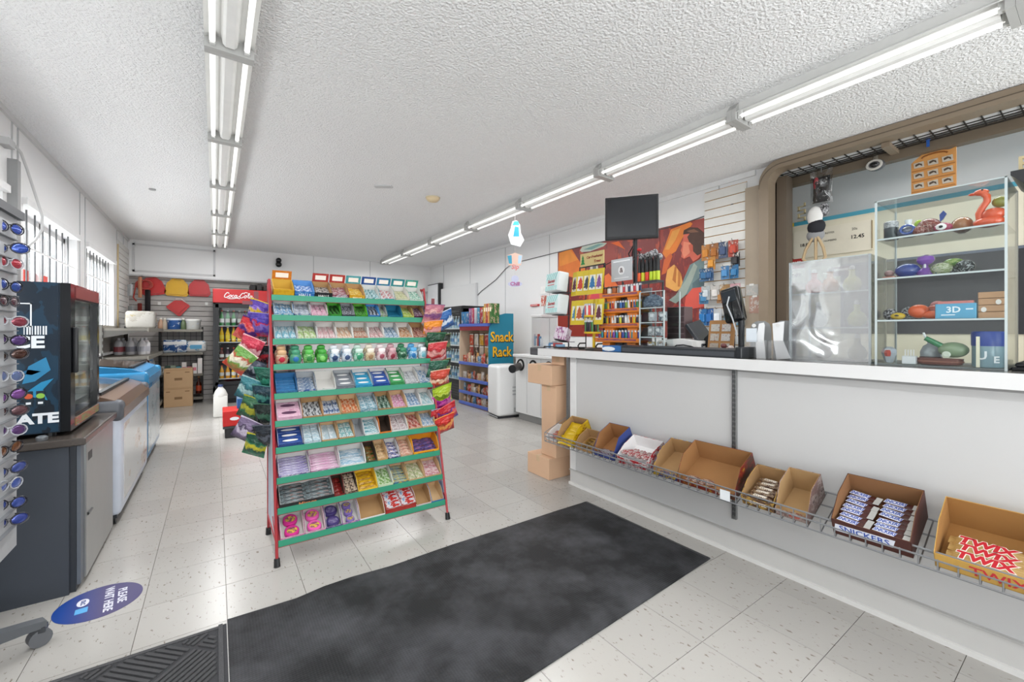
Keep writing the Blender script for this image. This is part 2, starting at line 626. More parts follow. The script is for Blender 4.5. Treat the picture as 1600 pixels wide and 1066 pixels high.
# left wall slatwall strip by the corner
for i in range(15):
    z = 1.25 + i * .088
    if z < 2.5:
        MB().box(XL, 8.40, z, XL + .018, YB - .13, z + .078).build('slat', M('#d9d8d4', .5), wall_left)
MB().box(XL + .001, 8.38, 1.2, XL + .02, 8.40, 2.5).build('slat_edge', M('#cdb88e', .6), wall_left)

# right wall with the service opening
OY0, OY1, OZ0, OZ1 = -1.0, 1.87, 0.95, 2.66
mb = MB()
mb.box(XR, OY1, 0, XR + .15, YB + .15, ZC)
mb.box(XR, YF - .1, 0, XR + .15, OY0, ZC)
mb.box(XR, OY0, 0, XR + .15, OY1, OZ0)
mb.box(XR, OY0, OZ1, XR + .15, OY1, ZC)
wall_right = struct(mb.build('wall_right', WALLR))
for y in (2.30, 4.95, 6.15, 7.4, 8.6):
    MB().box(XR - .004, y, 0.05, XR, y + .012, ZC - .02).build('seam_strip', SEAM, wall_right)
struct(MB().box(XR - .022, 1.95, 2.69, XR, YB - .13, ZC).build('trim_3', M('#e6e6e6', .5)))
struct(MB().box(XR - .012, 4.4, 0.0, XR, YB - .1, .1).build('baseboard_right', M('#b9b9b8', .5)))
struct(MB().box(XL, 8.2, 0.0, XL + .012, YB, .1).build('baseboard_left', M('#b9b9b8', .5)))
# slatwall behind the counter
z = 1.0
while z < 2.60:
    MB().box(XR - .018, 2.03, z, XR, 2.455, z + .083).build('slat', M('#e2e1dc', .45), wall_right)
    MB().box(XR - .006, 2.03, z + .083, XR - .002, 2.455, z + .092).build('slat_groove', M('#b98d4a', .6), wall_right)
    z += .092
# small back office beyond the service opening
office = M('#cccccb', 0.6, var=0.02)
struct(MB().box(4.98, YF - .1, 0, 5.08, 2.4, ZC).build('wall_office_back', office))
struct(MB().box(XR + .15, 2.3, 0, 5.08, 2.4, ZC).build('wall_office_side', office))
struct(MB().box(XR, YF - .1, ZC, 5.08, 2.4, ZC + .1).build('ceiling_office', office))

# shop front behind the camera: posts, sill and head around big panes
mb = MB()
mb.box(XL - .15, YF - .1, 0, 5.1, YF, .35).box(XL - .15, YF - .1, 2.45, 5.1, YF, ZC)
for x in (XL - .08, 0.15, 1.2, 2.3, 3.4, 4.3, 5.0):
    mb.box(x - .05, YF - .1, .35, x + .05, YF, 2.45)
mb.box(XL, YF - .08, 1.9, 5.0, YF - .02, 1.96)
wall_front = struct(mb.build('wall_front', M('#6e6459', .5)))
MB().box(XL, YF - .055, .35, 5.0, YF - .048, 2.45).build('pane', PANE, wall_front)
# pavement and a pale building across the street, seen only through glass and in reflections
struct(MB().box(-14, -16, -.3, 14, 45, -.25).build('ground', M('#9a9a98', .9)))
nb = thing('neighbour_building', 'white clapboard building outside the left windows', 'building', (-5.4, 22, -.25))
MB().box(-.4, -22, 0, 0, 22, 4.6).build('wall', M('#dcdcda', .7), nb)
for k in range(16):
    MB().prism([(0, k * .28), (.03, k * .28), (.008, k * .28 + .27), (0, k * .28 + .27)], 'y', -22, 22).build('clapboard', M('#e4e4e2', .6), nb)

# brown roller-shutter frame round the service opening
BROWN = M('#8a7b69', 0.45, var=0.04)
BROWN_D = M('#5d5144', 0.5, var=0.04)
sf = struct(link('trim_4', None, None, (XR, 0, 0)))
def arc(cy, cz, r, a0, a1, n=8):
    return [(cy + r * math.cos(a0 + (a1 - a0) * i / n), cz + r * math.sin(a0 + (a1 - a0) * i / n)) for i in range(n + 1)]
o_ = [(1.87, OZ0)] + arc(1.69, 2.555, .18, 0, PI / 2) + [(OY0, 2.735)]
i_ = [(OY0, 2.655)] + arc(1.69, 2.555, .10, PI / 2, 0) + [(1.79, OZ0)]
ring = o_ + i_
mb = MB()
n = len(o_)
for q in range(n - 1):
    a, b = o_[q], o_[q + 1]
    d, c = i_[len(i_) - 1 - q], i_[len(i_) - 2 - q]
    mb.prism([a, b, c, d], 'x', -.12, .02)
mb.build('frame_rail', BROWN, sf)
mb = MB()
for q in range(n - 1):
    a, b = o_[q], o_[q + 1]
    mb.prism([(a[0] - .0, a[1] - .04), (b[0], b[1] - .04), (b[0] - .003, b[1] - .046), (a[0] - .003, a[1] - .046)], 'x', -.122, -.119) if q > 0 else None
mb.build('rail_groove', BROWN_D, sf)
MB().box(.02, 1.70, OZ0, .15, 1.80, 2.62).build('shutter_guide', BROWN_D, sf)
MB().box(.02, 1.78, OZ0, .16, 1.87, 2.62).build('shutter_jamb', M('#746756', .5), sf)
MB().box(.22, OY0, 2.575, .30, 1.80, 2.66).build('rear_beam', M('#6f6252', .5), sf)
mb = MB()
for i in range(34):
    y = OY0 + .02 + i * .083
    mb.box(.0, y, 2.648, .24, y + .007, 2.655)
for x in (.05, .10, .15, .20):
    mb.box(x, OY0, 2.642, x + .007, 1.78, 2.648)
mb.build('ceiling_grid', M('#2e2a26', .5), sf)
MB().box(-.02, .98, 2.615, .26, 1.03, 2.65).build('cross_bracket', BROWN, sf)
MB().box(-.04, 1.872, 1.0, 0, 2.03, 2.58).build('jamb_panel', M('#a89a88', .5, var=.03), sf)

# ---------------------------------------------------------------- fluorescent fittings
LAMPW = M('#d9d9d7', 0.4)
TUBE = M('#fbfbf8', 0.3, emit=0.6)
def make_fitting():
    t = thing('ceiling_light', 'x', 'ceiling light', (0, 0, ZC))
    mb = MB()
    mb.prism([(-.065, -.0), (-.065, -.05), (-.045, -.06), (.045, -.06), (.065, -.05), (.065, 0)], 'y', 0.03, 1.19)
    mb.build('housing', LAMPW, t)
    for s in (-1, 1):
        mb = MB()
        mb.prism([(s * .062, -.045), (s * .105, -.075), (s * .105, -.080), (s * .060, -.052)][::s], 'y', 0.03, 1.19)
        mb.build('reflector', LAMPW, t)
        MB().cyl((s * .072, .045, -.098), (s * .072, 1.175, -.098), .013, n=10).build('tube', TUBE, t, smooth=True)
        for y in (.03, 1.165):
            MB().box(s * .072 - .012, y, -.115, s * .072 + .012, y + .022, -.06).build('lamp_holder', M('#d6d6d4', .5), t)
    MB().prism([(-.038, -.06), (-.03, -.10), (-.018, -.112), (.018, -.112), (.03, -.10), (.038, -.06)], 'y', 0.05, 1.17).build('ballast_cover', M('#ededeb', .35), t)
    d = bpy.data.lights.new('lamp_glow', 'AREA')
    d.shape, d.size, d.size_y, d.energy, d.color = 'RECTANGLE', .18, 1.1, 9.0, (1, 1, 1)
    d.spread = PI
    lo = bpy.data.objects.new('lamp_glow', d)
    COL.objects.link(lo)
    lo.parent = t
    lo.location = (0, .61, -.13)
    for y0, y1 in ((0, .03), (1.19, 1.219)):
        MB().prism([(-.105, -.125), (.105, -.125), (.105, -.05), (.06, 0), (-.06, 0), (-.105, -.05)], 'y', y0, y1).build('end_plate', M('#b4b4b2', .45), t)
    return t
fit0 = make_fitting()
first = True
for row, (x, y0, nm) in enumerate(((0.06, -1.08, 'left row'), (2.91, -0.97, 'row above the counter'))):
    for k in range(8):
        t = fit0 if first else copy_tree(fit0)
        first = False
        t.location = (x, y0 + 1.22 * k, ZC)
        t['group'] = 'fluorescent ceiling lights'
        far = 7 - k
        t['label'] = 'twin tube ceiling light, %s from the back wall in the %s' % (ORD[far], nm)
t = copy_tree(fit0)  # extra fitting, hidden behind the beam, added to brighten the office wall
t.location = (4.53, .25, ZC)
t['label'] = 'added unseen ceiling light inside the back office'
for ch in t.children:
    if ch.type == 'LIGHT':
        ch.data = ch.data.copy()
        ch.data.energy = 3.0
# other things on the ceiling
t = thing('smoke_detector', 'round cream smoke detector on the ceiling', 'smoke detector', (2.02, 4.45, ZC))
MB().lathe([(.055, 0), (.075, -.004), (.075, -.022), (.055, -.045), (.03, -.05)], n=20).build('housing', M('#dcc9a4', .5), t, smooth=True)
MB().lathe([(.082, 0), (.082, -.008)], n=20).build('base', M('#cfc4ae', .5), t)
tag(MB().box(-.09, -.035, -.012, .09, .035, 0).build('ceiling_plate', M('#c6c6c6', .5), loc=(1.44, 4.40, ZC), rot=(0, 0, -.6)), 'small pale blank plate on the ceiling', 'plate')
tag(MB().cyl((0, 0, -.012), (0, 0, 0), .03, .03, 10).build('ceiling_hook', M('#a5a5a5', .5), loc=(-.55, 5.9, ZC)), 'tiny grey ceiling fixing near the left wall', 'hook')
t = thing('security_camera', 'small black camera under the ceiling above the drinks cooler', 'camera', (1.0, YB - .13, 2.56))
MB().box(-.04, -.02, -.03, .04, 0, .03).build('mount', BLACK, t)
MB().ball((0, -.06, .03), .05, mat=0).build('upper_eye', BLACK_GLOSS, t, smooth=True)
MB().ball((0, -.06, -.05), .055).build('lower_eye', BLACK_GLOSS, t, smooth=True)

# ================================================================ CANDY RACK
RX0, RX1 = 0.275, 1.225
TILT = math.radians(28)
SHZ = [1.405, 1.285, 1.145, 1.000, 0.838, 0.690, 0.550, 0.395, 0.245, 0.090]
def shelf_y(z):
    return 2.525 + (z - 0.09) * 0.255
RACKRED = M('#a03238', 0.4)
GREEN = M('#2f8a6c', 0.45, var=0.03)
rack = thing('candy_rack', 'red wire candy rack with ten sloping green-edged shelves beside the black mat', 'display rack', (0.75, 2.5, 0))
def rl(x, y, z):
    return (x - 0.75, y - 2.5, z)
def leg_y(z):
    return 2.495 + z * 0.255
for x in (0.262, 1.238):
    l = MB().tube([rl(x, leg_y(.0), 0.012), rl(x, leg_y(1.50), 1.50), rl(x, leg_y(1.53), 1.53)], .0075, 8).build('leg', RACKRED, rack, smooth=True)
    MB().cyl(rl(x, leg_y(0), 0), rl(x, leg_y(.035), .04), .016, .014, 10).build('rubber_foot', BLACK, l)
    l = MB().tube([rl(x, 2.93, 0.012), rl(x, 2.935, 1.53)], .0075, 8).build('leg', RACKRED, rack, smooth=True)
    MB().cyl(rl(x, 2.93, 0), rl(x, 2.93, .04), .016, .014, 10).build('rubber_foot', BLACK, l)
    MB().tube([rl(x, leg_y(1.52), 1.52), rl(x, 2.93, 1.52)], .009, 6).tube([rl(x, leg_y(.12), .12), rl(x, 2.93, .12)], .008, 6).tube([rl(x, leg_y(.12), .13), rl(x, leg_y(.12) + .14, .2)], .006, 6).build('side_frame', RACKRED, rack)
# printed side panel between the legs
for x, nm in ((0.262, 0), (1.238, 1)):
    pts = [(leg_y(.16) - 2.5 + .02, .16), (leg_y(1.48) - 2.5 + .012, 1.48), (2.925 - 2.5, 1.48), (2.925 - 2.5, .10), (2.60 - 2.5, .10)]
    MB().prism(pts, 'x', x - 0.75 - .002, x - 0.75 + .002).build('side_panel', PRT('#c9d4e6', '#dfe5ee', '#b9a9bf', 2.2, 3 + nm, .5), rack)
for i, z in enumerate(SHZ):
    y = shelf_y(z)
    tr = MB()
    tr.M = Matrix.Translation(rl(RX0, y, z + .012)) @ Matrix.Rotation(TILT, 4, 'X')
    L = RX1 - RX0
    for k in range(32):
        x = L * k / 31
        tr.box(x - .0014, 0, -.004, x + .0014, .175, -.001)
    for yy in (.0, .085, .172):
        tr.box(0, yy, -.007, L, yy + .004, -.004)
    tr.box(-.004, 0, -.008, .004, .18, .012).box(L - .004, 0, -.008, L + .004, .18, .012)
    tray = tr.build('wire_tray', RACKRED, rack)
    st = MB()
    st.rbox(RX0 - .75 - .005, y - 2.5 - .010, z - .002, RX1 - .75 + .005, y - 2.5 - .003, z + .033, .002, 1)
    st.build('shelf_edge', GREEN, tray)
    MB().box(RX0 - .75 - .005, y - 2.5 - .011, z - .004, RX1 - .75 + .005, y - 2.5 - .002, z - .002).build('edge_lip', M('#9a4a4a', .5), tray)

def carton_mesh(w, d, hf, hb, outer, inner, t=.003, cut=True):
    """open-topped tray: low front, tall back, sloping sides; outer print and inner board are separate skins"""
    mb = MB()
    mb.box(0, 0, 0, w, d, t, 1)
    mb.box(0, 0, 0, w, t / 2, hf, 0).box(t, t / 2, 0, w - t, t, hf - .001, 1)
    mb.box(0, d - t / 2, 0, w, d, hb, 0).box(t, d - t, 0, w - t, d - t / 2, hb - .001, 1)
    c = d * .45 if cut else 0
    prof = [(0, 0), (d, 0), (d, hb), (c, hb * .96 if cut else hf), (0, hf)]
    pin = [(t, t), (d - t, t), (d - t, hb - .001), (c, (hb * .96 if cut else hf) - .001), (t, hf - .001)]
    mb.prism(prof, 'x', 0, t / 2, 0)
    mb.prism(pin, 'x', t / 2, t, 1)
    mb.prism(prof, 'x', w - t / 2, w, 0)
    mb.prism(pin, 'x', w - t, w - t / 2, 1)
    return mb.mesh('carton', [outer, inner])
def bar_mesh(L, W, H, mat, end=0.012):
    """wrapped bar lying along x with flat crimped ends"""
    vs, fs = [], []
    prof = [(-L / 2, .12, .9), (-L / 2 + end, .12, .95), (-L / 2 + end * 1.8, .9, 1), (L / 2 - end * 1.8, .9, 1), (L / 2 - end, .12, .95), (L / 2, .12, .9)]
    n = 8
    for x, hs, ws in prof:
        for j in range(n):
            a = 2 * PI * (j + .5) / n
            cx, sx = math.cos(a), math.sin(a)
            yy = W / 2 * ws * (abs(cx) ** .5) * (1 if cx > 0 else -1)
            zz = H / 2 + H / 2 * hs * (abs(sx) ** .7) * (1 if sx > 0 else -1)
            vs.append((x, yy, zz))
    for i in range(len(prof) - 1):
        for j in range(n):
            fs.append((i * n + j, (i + 1) * n + j, (i + 1) * n + (j + 1) % n, i * n + (j + 1) % n))
    fs += [tuple(range(n)), tuple(range((len(prof) - 1) * n, len(prof) * n))[::-1]]
    mb = MB()
    mb._add(vs, fs, 0)
    return mb.mesh('bar', mat, True)
PACKN = [0]
Wt = '#dcdcda'
def put_pack(name, me, loc, label, cat, group):
    PACKN[0] += 1
    o = link(name, me, None, loc, (TILT, 0, 0))
    return tag(o, label, cat, group)
INNER = {'w': M('#cbc9c5', .7), 'c': CARD_IN, 't': M('#c5a77f', .85), 'k': M('#3a2c22', .8), 'g': M('#9fa3a6', .7)}
def inner_mat(k):
    return INNER[k] if k in INNER else M(k, .6)
def place(i, x, y, z=0):
    """point on tilted shelf i: x across, y up the slope, z away from the slope"""
    zs = SHZ[i]
    c, s = math.cos(TILT), math.sin(TILT)
    return (x, shelf_y(zs) + y * c - z * s, zs + .013 + y * s + z * c)
def pack_word(desc):
    if 'packs' in desc:
        return desc.split(', ')[-1].replace(' packs', '').replace(' inside', '') + ' pack'
    for q in ('half-empty ', 'empty ', 'closed '):
        desc = desc.replace(q, '')
    return desc + ' pack'
def fill_shelf(i, spec, d=.145, hf=.032, hb=.064):
    """spec: (rel width, description, carton colours, inner key, contents)"""
    tot = sum(s[0] for s in spec)
    x = RX0 + .004
    W = RX1 - RX0 - .008
    for k, s in enumerate(spec):
        w = W * s[0] / tot
        desc, oc, ik, cont = s[1:5]
        opt = s[5] if len(s) > 5 else {}
        om = PRT(*oc, scale=opt.get('sc', 4), seed=i * 3 + k, rough=.4) if isinstance(oc, tuple) else M(oc or Wt, .45)
        if oc is not None:
            t = thing('candy_box', '%s box, %s from left on the candy rack, %s shelf down' % (desc, ORD[k], ORD[i]), 'box', place(i, x + .0015, .002), (TILT, 0, 0), 'cartons on the candy rack')
            dd, f_, b_ = opt.get('d', d), opt.get('hf', hf), opt.get('hb', hb)
            link('carton', carton_mesh(w - .003, dd, f_, b_, om, inner_mat(ik), cut=opt.get('cut', True)), t)
            if opt.get('mark'):
                text(opt['mark'][0], opt['mark'][1], M(opt['mark'][2], .5), t, ((w - .003) / 2, -.0006, f_ / 2), FACE_FRONT, bold=.0004)
            if opt.get('flap'):
                MB().box(.002, dd - .002, b_ - .004, w - .005, dd, b_ + .055).build('display_flap', PRT(*opt['flap'], scale=3, seed=k, rough=.4), t)
                MB().box(w * .18, dd - .004, b_ + .012, w * .80, dd - .002, b_ + .042).build('flap_print', M('#f0e6dc', .5), t)
        if cont:
            typ, c1, c2, c3, nx, ny = cont[:6]
            def lab(a, b):
                col = '' if nx == 1 else ' ' + ({2: ('left', 'right'), 3: ('left', 'middle', 'right')}[nx][a])
                row = 'only' if ny == 1 else ('front', 'second', 'third', 'fourth', 'fifth', 'sixth', 'seventh')[b]
                return '%s, %s row%s, %s box from left, candy rack %s shelf' % (opt.get('plab', pack_word(desc)), row, col, ORD[k], ORD[i])
            gr = 'sweets in %s box of %s shelf' % (ORD[k], ORD[i])
            cw = (w - .011) / nx
            depth = opt.get('d', d) - .008
            ch = depth / ny
            seed = i * 7 + k
            if typ == 'pack':
                me = MB().rbox(0, 0, 0, cw - .0015, ch - .0015, .022, .002, 1).mesh('pack', PRT(c1, c2, c3, 3, seed, .3, opt.get('oval')))
                for a in range(nx):
                    for b in range(ny):
                        put_pack('gum_pack', me, place(i, x + .0055 + a * cw, .006 + b * ch, .004 + random.uniform(0, .006) + opt.get('lift', 0)), lab(a, b), 'gum pack', gr)
            elif typ == 'bar':
                me = bar_mesh(cw - .001, ch * .97, min(.022, ch * .75), PRT(c1, c2, c3, 3, seed, .3, stretch=(.7, 2, 1)))
                for a in range(nx):
                    for b in range(ny):
                        put_pack('candy_bar', me, place(i, x + .0055 + (a + .5) * cw, .006 + (b + .5) * ch, .004 + random.uniform(0, .006) + opt.get('lift', 0)), lab(a, b), 'candy bar', gr)
            elif typ == 'roll':
                r = min(cw, ch) / 2 - .0015
                for a in range(nx):
                    for b in range(ny):
                        o = thing('gum_tape_roll', lab(a, b), 'gum roll', place(i, x + .0055 + (a + .5) * cw, .006 + (b + .5) * ch, .004), (TILT, 0, 0), gr)
                        MB().lathe([(r * .9, 0), (r, .003), (r, .020), (r * .9, .024)], n=18).build('case', M(c1, .3), o, smooth=True)
                        MB().lathe([(r * .72, .0238), (r * .70, .0255)], n=16, sx=1, sy=.75).build('sticker', PRT(c2, c3, c2, 3, b, .4), o)
                        PACKN[0] += 1
            elif typ == 'bottle':
                r = w * .46
                for b in range(ny):
                    o = thing('gum_bottle', '%s gum bottle, %s from left on the candy rack, fourth shelf' % (desc, ORD[k]) if b == 0 else '%s bottle behind %s from left, fourth candy rack shelf' % (desc, ORD[k]), 'gum bottle', place(i, x + w / 2, .035 + b * .062, .0), (TILT * (.62 if b == 0 else .9), 0, 0), 'gum bottles on the candy rack')
                    MB().lathe([(r * .78, 0), (r * .92, .01), (r, .03), (r * .9, .052), (r * .62, .062)], n=14, sy=.62).build('bottle', PRT(c1, c2, c3, 3, seed + b, .3), o, smooth=True)
                    MB().lathe([(r * .66, .060), (r * .70, .064), (r * .70, .078), (r * .5, .084), (r * .3, .085)], n=14, sy=.62).build('cap', M(opt.get('cap', c1), .35), o, smooth=True)
                    MB().ball((0, -r * .55, .034), r * .48, r * .12, .017, 12, 6).build('badge', M(c3, .4), o, smooth=True)
        x += w
# shelf 1 (top)
fill_shelf(0, [
    (1.1, 'yellow folded', ('#e3b31d', '#d9a514', '#c98d10'), '#caa545', None, {'hf': .055, 'flap': ('#e08a22', '#d97818', '#e6a04a')}),
    (1.1, 'royal blue', ('#2a68b5', '#2f7cc4', '#8fb9dd'), '#5a8fc8', ('pack', '#2f6cb8', '#dfe8f2', '#2a5aa0', 2, 3), {'hf': .05, 'mark': ('HALLS', .024, Wt)}),
    (1.0, 'black', ('#17181c', '#24262c', '#3c3f48'), 'c', ('pack', '#1b1d22', '#d0d0d0', '#555555', 2, 3), {'hf': .048, 'mark': ('HALLS', .022, Wt), 'flap': ('#c23a34', '#b32c28', '#d7604f')}),
    (1.0, 'maroon', ('#8a2f45', '#c9c2cc', '#7a2438'), 'c', ('pack', '#8a2f45', '#d9c8cc', '#612033', 2, 3), {'hf': .04, 'mark': ('HALLS', .02, Wt), 'flap': ('#c2392f', '#b5302a', '#d9705f')}),
    (1.0, 'honey yellow', ('#e0a51f', '#e8b83a', '#c98b15'), 'c', ('pack', '#e0ae2f', '#f2d98a', '#b97d10', 2, 3), {'hf': .042, 'mark': ('HALLS', .02, '#fff6d8'), 'flap': ('#5fb4b8', '#4aa3aa', '#a5d5d5')}),
    (1.0, 'teal and white', ('#2f8f98', '#dfe9e9', '#2a7d88'), 'w', ('pack', '#c9dfe0', '#2f8f98', '#b7373b', 2, 3), {'hf': .028, 'flap': ('#1d4f9a', '#1d4f9a', '#24599f')}),
    (1.0, 'aqua striped', ('#4fa9ad', '#e4ecec', '#3a98a0'), 'w', ('pack', '#e5e9e9', '#c23b3f', '#2f8f98', 2, 3), {'hf': .028, 'flap': ('#3a78b8', '#2f8f98', '#3a78b8')}),
    (1.0, 'cream', ('#e7e2cf', '#dcd4b5', '#9fae74'), 'w', ('pack', '#e0d8b8', '#b9c78f', '#c74e4b', 2, 3), {'hf': .032, 'flap': ('#2f9aa0', '#2a8b95', '#5ab5b8')}),
    (1.0, 'mint green', ('#b7d9c4', '#e5efe8', '#6fb695'), 'w', ('pack', '#d7e8de', '#6fb695', '#5aa0c0', 2, 3), {'hf': .034, 'flap': ('#58b5a0', '#3f9f8f', '#c9b24a')}),
])
fill_shelf(1, [
    (1.3, 'light blue', ('#4a93c4', '#c9d9e4', '#3478ad'), 'w', ('pack', '#5a9fd0', '#dfe9f0', '#3a78b0', 3, 3)),
    (1.15, 'white and navy', ('#c7ced9', '#2f4f8f', '#e8ecf2'), 'w', ('pack', '#aab4c4', '#e4e8ee', '#34508c', 3, 3)),
    (1.2, 'pale pink', ('#e6a8bf', '#f0cfdb', '#c97498'), 'w', ('pack', '#e2a3bd', '#f2d8e2', '#b55f86', 3, 3)),
    (1.0, 'empty grass green', ('#3d9a38', '#2f7d2c', '#17301a'), '#4fae37', ('pack', '#1c2a20', '#4a9a48', '#c9d9c9', 3, 1)),
    (1.0, 'charcoal', ('#33353f', '#4a4d5a', '#c5c8d4'), 'g', ('pack', '#3a3d48', '#d2d5de', '#6c7080', 3, 3)),
    (1.0, 'half-empty lime', ('#54a82f', '#3f8d27', '#1d2e1b'), '#63b83a', ('pack', '#22301f', '#58a848', '#d5e0d0', 3, 1)),
    (1.0, 'empty sky blue', ('#3e86c8', '#2e6fb0', '#16202c'), '#4f9ad8', ('pack', '#1d232c', '#d3d9e0', '#5a7fa6', 3, 1)),
    (.6, 'grey and green', ('#a9adb0', '#6f9a52', '#e0e2e0'), 'g', ('pack', '#c4c7c6', '#7aa35c', '#e6e8e6', 2, 2)),
    (1.3, 'empty deep teal', ('#1f6f8c', '#2a83a0', '#7fc0b0'), '#1f7393', None),
    (1.0, 'lime green', ('#a8c64a', '#c9dc7a', '#6f9a2f'), 'c', ('pack', '#a8c64a', '#d9e6a0', '#3a6f9a', 3, 2)),
    (1.0, 'plum', ('#4d2440', '#6a3357', '#c9b6c4'), 'c', ('pack', '#5a2a4a', '#d8c8d4', '#8a4a74', 3, 3)),
])
fill_shelf(2, [
    (1.2, 'grey and aqua', '#b7bbbd', 'g', ('pack', '#7fbcd0', '#dfeef2', '#4a93b0', 3, 1)),
    (1.1, 'white, green packs inside', Wt, 'g', ('pack', '#a9c97a', '#e4eed4', '#d98a7a', 3, 2)),
    (1.1, 'white, pink packs inside', Wt, 'w', ('pack', '#e0b4b8', '#f2e0e0', '#c97a84', 3, 1)),
    (1.0, 'white, peach packs inside', Wt, 'w', ('pack', '#e0b89a', '#f2e6d8', '#c98a5a', 3, 1)),
    (1.0, 'white, rust packs inside', Wt, 'w', ('pack', '#b56a4a', '#e8d4c4', '#8a4a34', 3, 2)),
    (1.0, 'white, rose packs inside', Wt, 'w', ('pack', '#d09a9a', '#eee0dc', '#b06a6a', 3, 1)),
    (1.0, 'white, blue packs inside', Wt, 'w', ('pack', '#6f96b8', '#dde6ee', '#48749c', 3, 3)),
    (1.0, 'white, orange packs inside', Wt, 'w', ('pack', '#c98a5a', '#e8d4be', '#8f5a34', 3, 2)),
    (1.0, 'brown board', '#b99070', 'c', ('pack', '#9a4f44', '#d8b8a8', '#6f342c', 3, 2)),
], hf=.022)
fill_shelf(3, [(1, a, None, 'w', ('bottle', b, c, d_, 1, 2), {'cap': e}) for a, b, c, d_, e in [
    ('red and tan', '#d8b89a', '#c98a74', '#b3243a', '#c9a27a'), ('blue and green', '#4a9a8a', '#5aa86a', '#2f6fa8', '#3f8a6a'),
    ('leaf green', '#4fa84a', '#8fc97a', '#2f7d3a', '#58b04f'), ('bright green', '#3fa03a', '#58b44a', '#7fc86a', '#3f9a3a'),
    ('white with navy badge', '#dfe6ec', '#8fb0cc', '#2a3f66', '#e6eaee'), ('white with blue badge', '#e2e8ee', '#9fbcd4', '#3a4f74', '#dfe4ea'),
    ('mint green', '#5ab58a', '#bfe0d0', '#2f8a64', '#c4dccf'), ('cream', '#e6dcc4', '#d9c29a', '#9a7a5a', '#eae2d0'),
    ('pale pink', '#e8d4d6', '#d9b0b4', '#9a4a5a', '#ecdfe0'), ('rose', '#d8b0b4', '#c48a92', '#8a2f40', '#c9a0a6'),
    ('dark green', '#2f6f4f', '#9ac4a8', '#1d4a34', '#3a7f5a'), ('sky blue', '#4f9fd4', '#bfdcec', '#2a6fa8', '#5aa6d8'),
    ('white and aqua', '#e0e8ea', '#a0c8d0', '#6fb0bc', '#e6ecee')]])
OV = Wt
fill_shelf(4, [
    (1.1, 'ocean blue', ('#2f6a9a', '#3f82b4', '#2a5a88'), '#2f6a9a', ('pack', '#2f6fa4', '#3f86bc', '#25588a', 1, 4)),
    (1.0, 'slate blue', ('#3a62a4', '#c4ccd8', '#2f5290'), 'g', ('pack', '#5f7a9c', '#c9d0da', '#3a5a8c', 1, 4)),
    (1.1, 'empty white and green', ('#dfe8e2', '#e8ecea', '#8fc4a4'), 'w', None),
    (1.1, 'steel grey', ('#7d848c', '#8d949c', '#6d747c'), 'g', ('pack', '#7d848c', '#8a9098', '#70767e', 1, 3), {'oval': OV, 'lift': .012}),
    (1.1, 'cyan', ('#2a9ac4', '#3aa8d0', '#2488b0'), 'w', ('pack', '#2a9ac4', '#38a6d0', '#2186b0', 1, 3), {'oval': OV, 'lift': .012}),
    (1.1, 'cobalt blue', ('#22489a', '#2a56ac', '#1c3c86'), 'w', ('pack', '#24509f', '#2d5cb0', '#1c3f88', 1, 3), {'oval': OV, 'lift': .012}),
    (1.0, 'emerald green', ('#3a9a54', '#48a862', '#2f8848'), 'w', ('pack', '#3a9a54', '#48a862', '#2f8848', 1, 3), {'oval': OV, 'lift': .012}),
    (1.0, 'grey and white', ('#d6d8d8', '#9aa0a4', '#e4e6e6'), 'w', ('pack', '#b0b4b8', '#e4e6e8', '#7c8288', 2, 4)),
    (.9, 'white and blue', ('#e0e4e8', '#5a8ab8', '#eef0f2'), 'w', ('pack', '#6a94bc', '#e0e6ec', '#3a6a9c', 2, 2)),
])
fill_shelf(5, [
    (1.3, 'candy pink', ('#e6b4cc', '#eec6d8', '#d898b8'), 'w', ('pack', '#e6b4cc', '#eec6d8', '#d898b8', 1, 2), {'oval': '#5a3a52', 'lift': .015}),
    (1.1, 'brown board, black packs', CARD and '#a8835a', 'c', ('pack', '#3a4048', '#d8dcde', '#1e2226', 3, 2)),
    (1.05, 'brown board, blue packs', '#b08c62', 't', ('pack', '#3a5a8c', '#d0d8e2', '#24406c', 3, 2)),
    (1.1, 'brown board, orange packs', '#a9835a', 't', ('pack', '#c9642a', '#e8c4a4', '#8f3f1a', 3, 2)),
    (1.1, 'teal patterned', ('#6fa4b4', '#c8dce2', '#3f7c90'), 'g', ('pack', '#6fa0b0', '#d4e2e8', '#3a7488', 2, 4), {'lift': .012}),
    (.95, 'brown board, dark green packs', '#a07c54', 'c', ('pack', '#2f5a48', '#b8ccc0', '#1c3c30', 3, 2)),
    (1.0, 'tan, pink packs', '#c4a27a', 't', ('pack', '#d88ab0', '#f0d4e2', '#b05a8a', 3, 2)),
    (1.0, 'white, blue striped packs', Wt, 'w', ('pack', '#d0dae4', '#5a88b4', '#e8ecf0', 2, 3)),
    (.9, 'white, aqua packs', Wt, 'w', ('pack', '#a4c8d0', '#e4eef0', '#6aa4b0', 2, 2)),
])
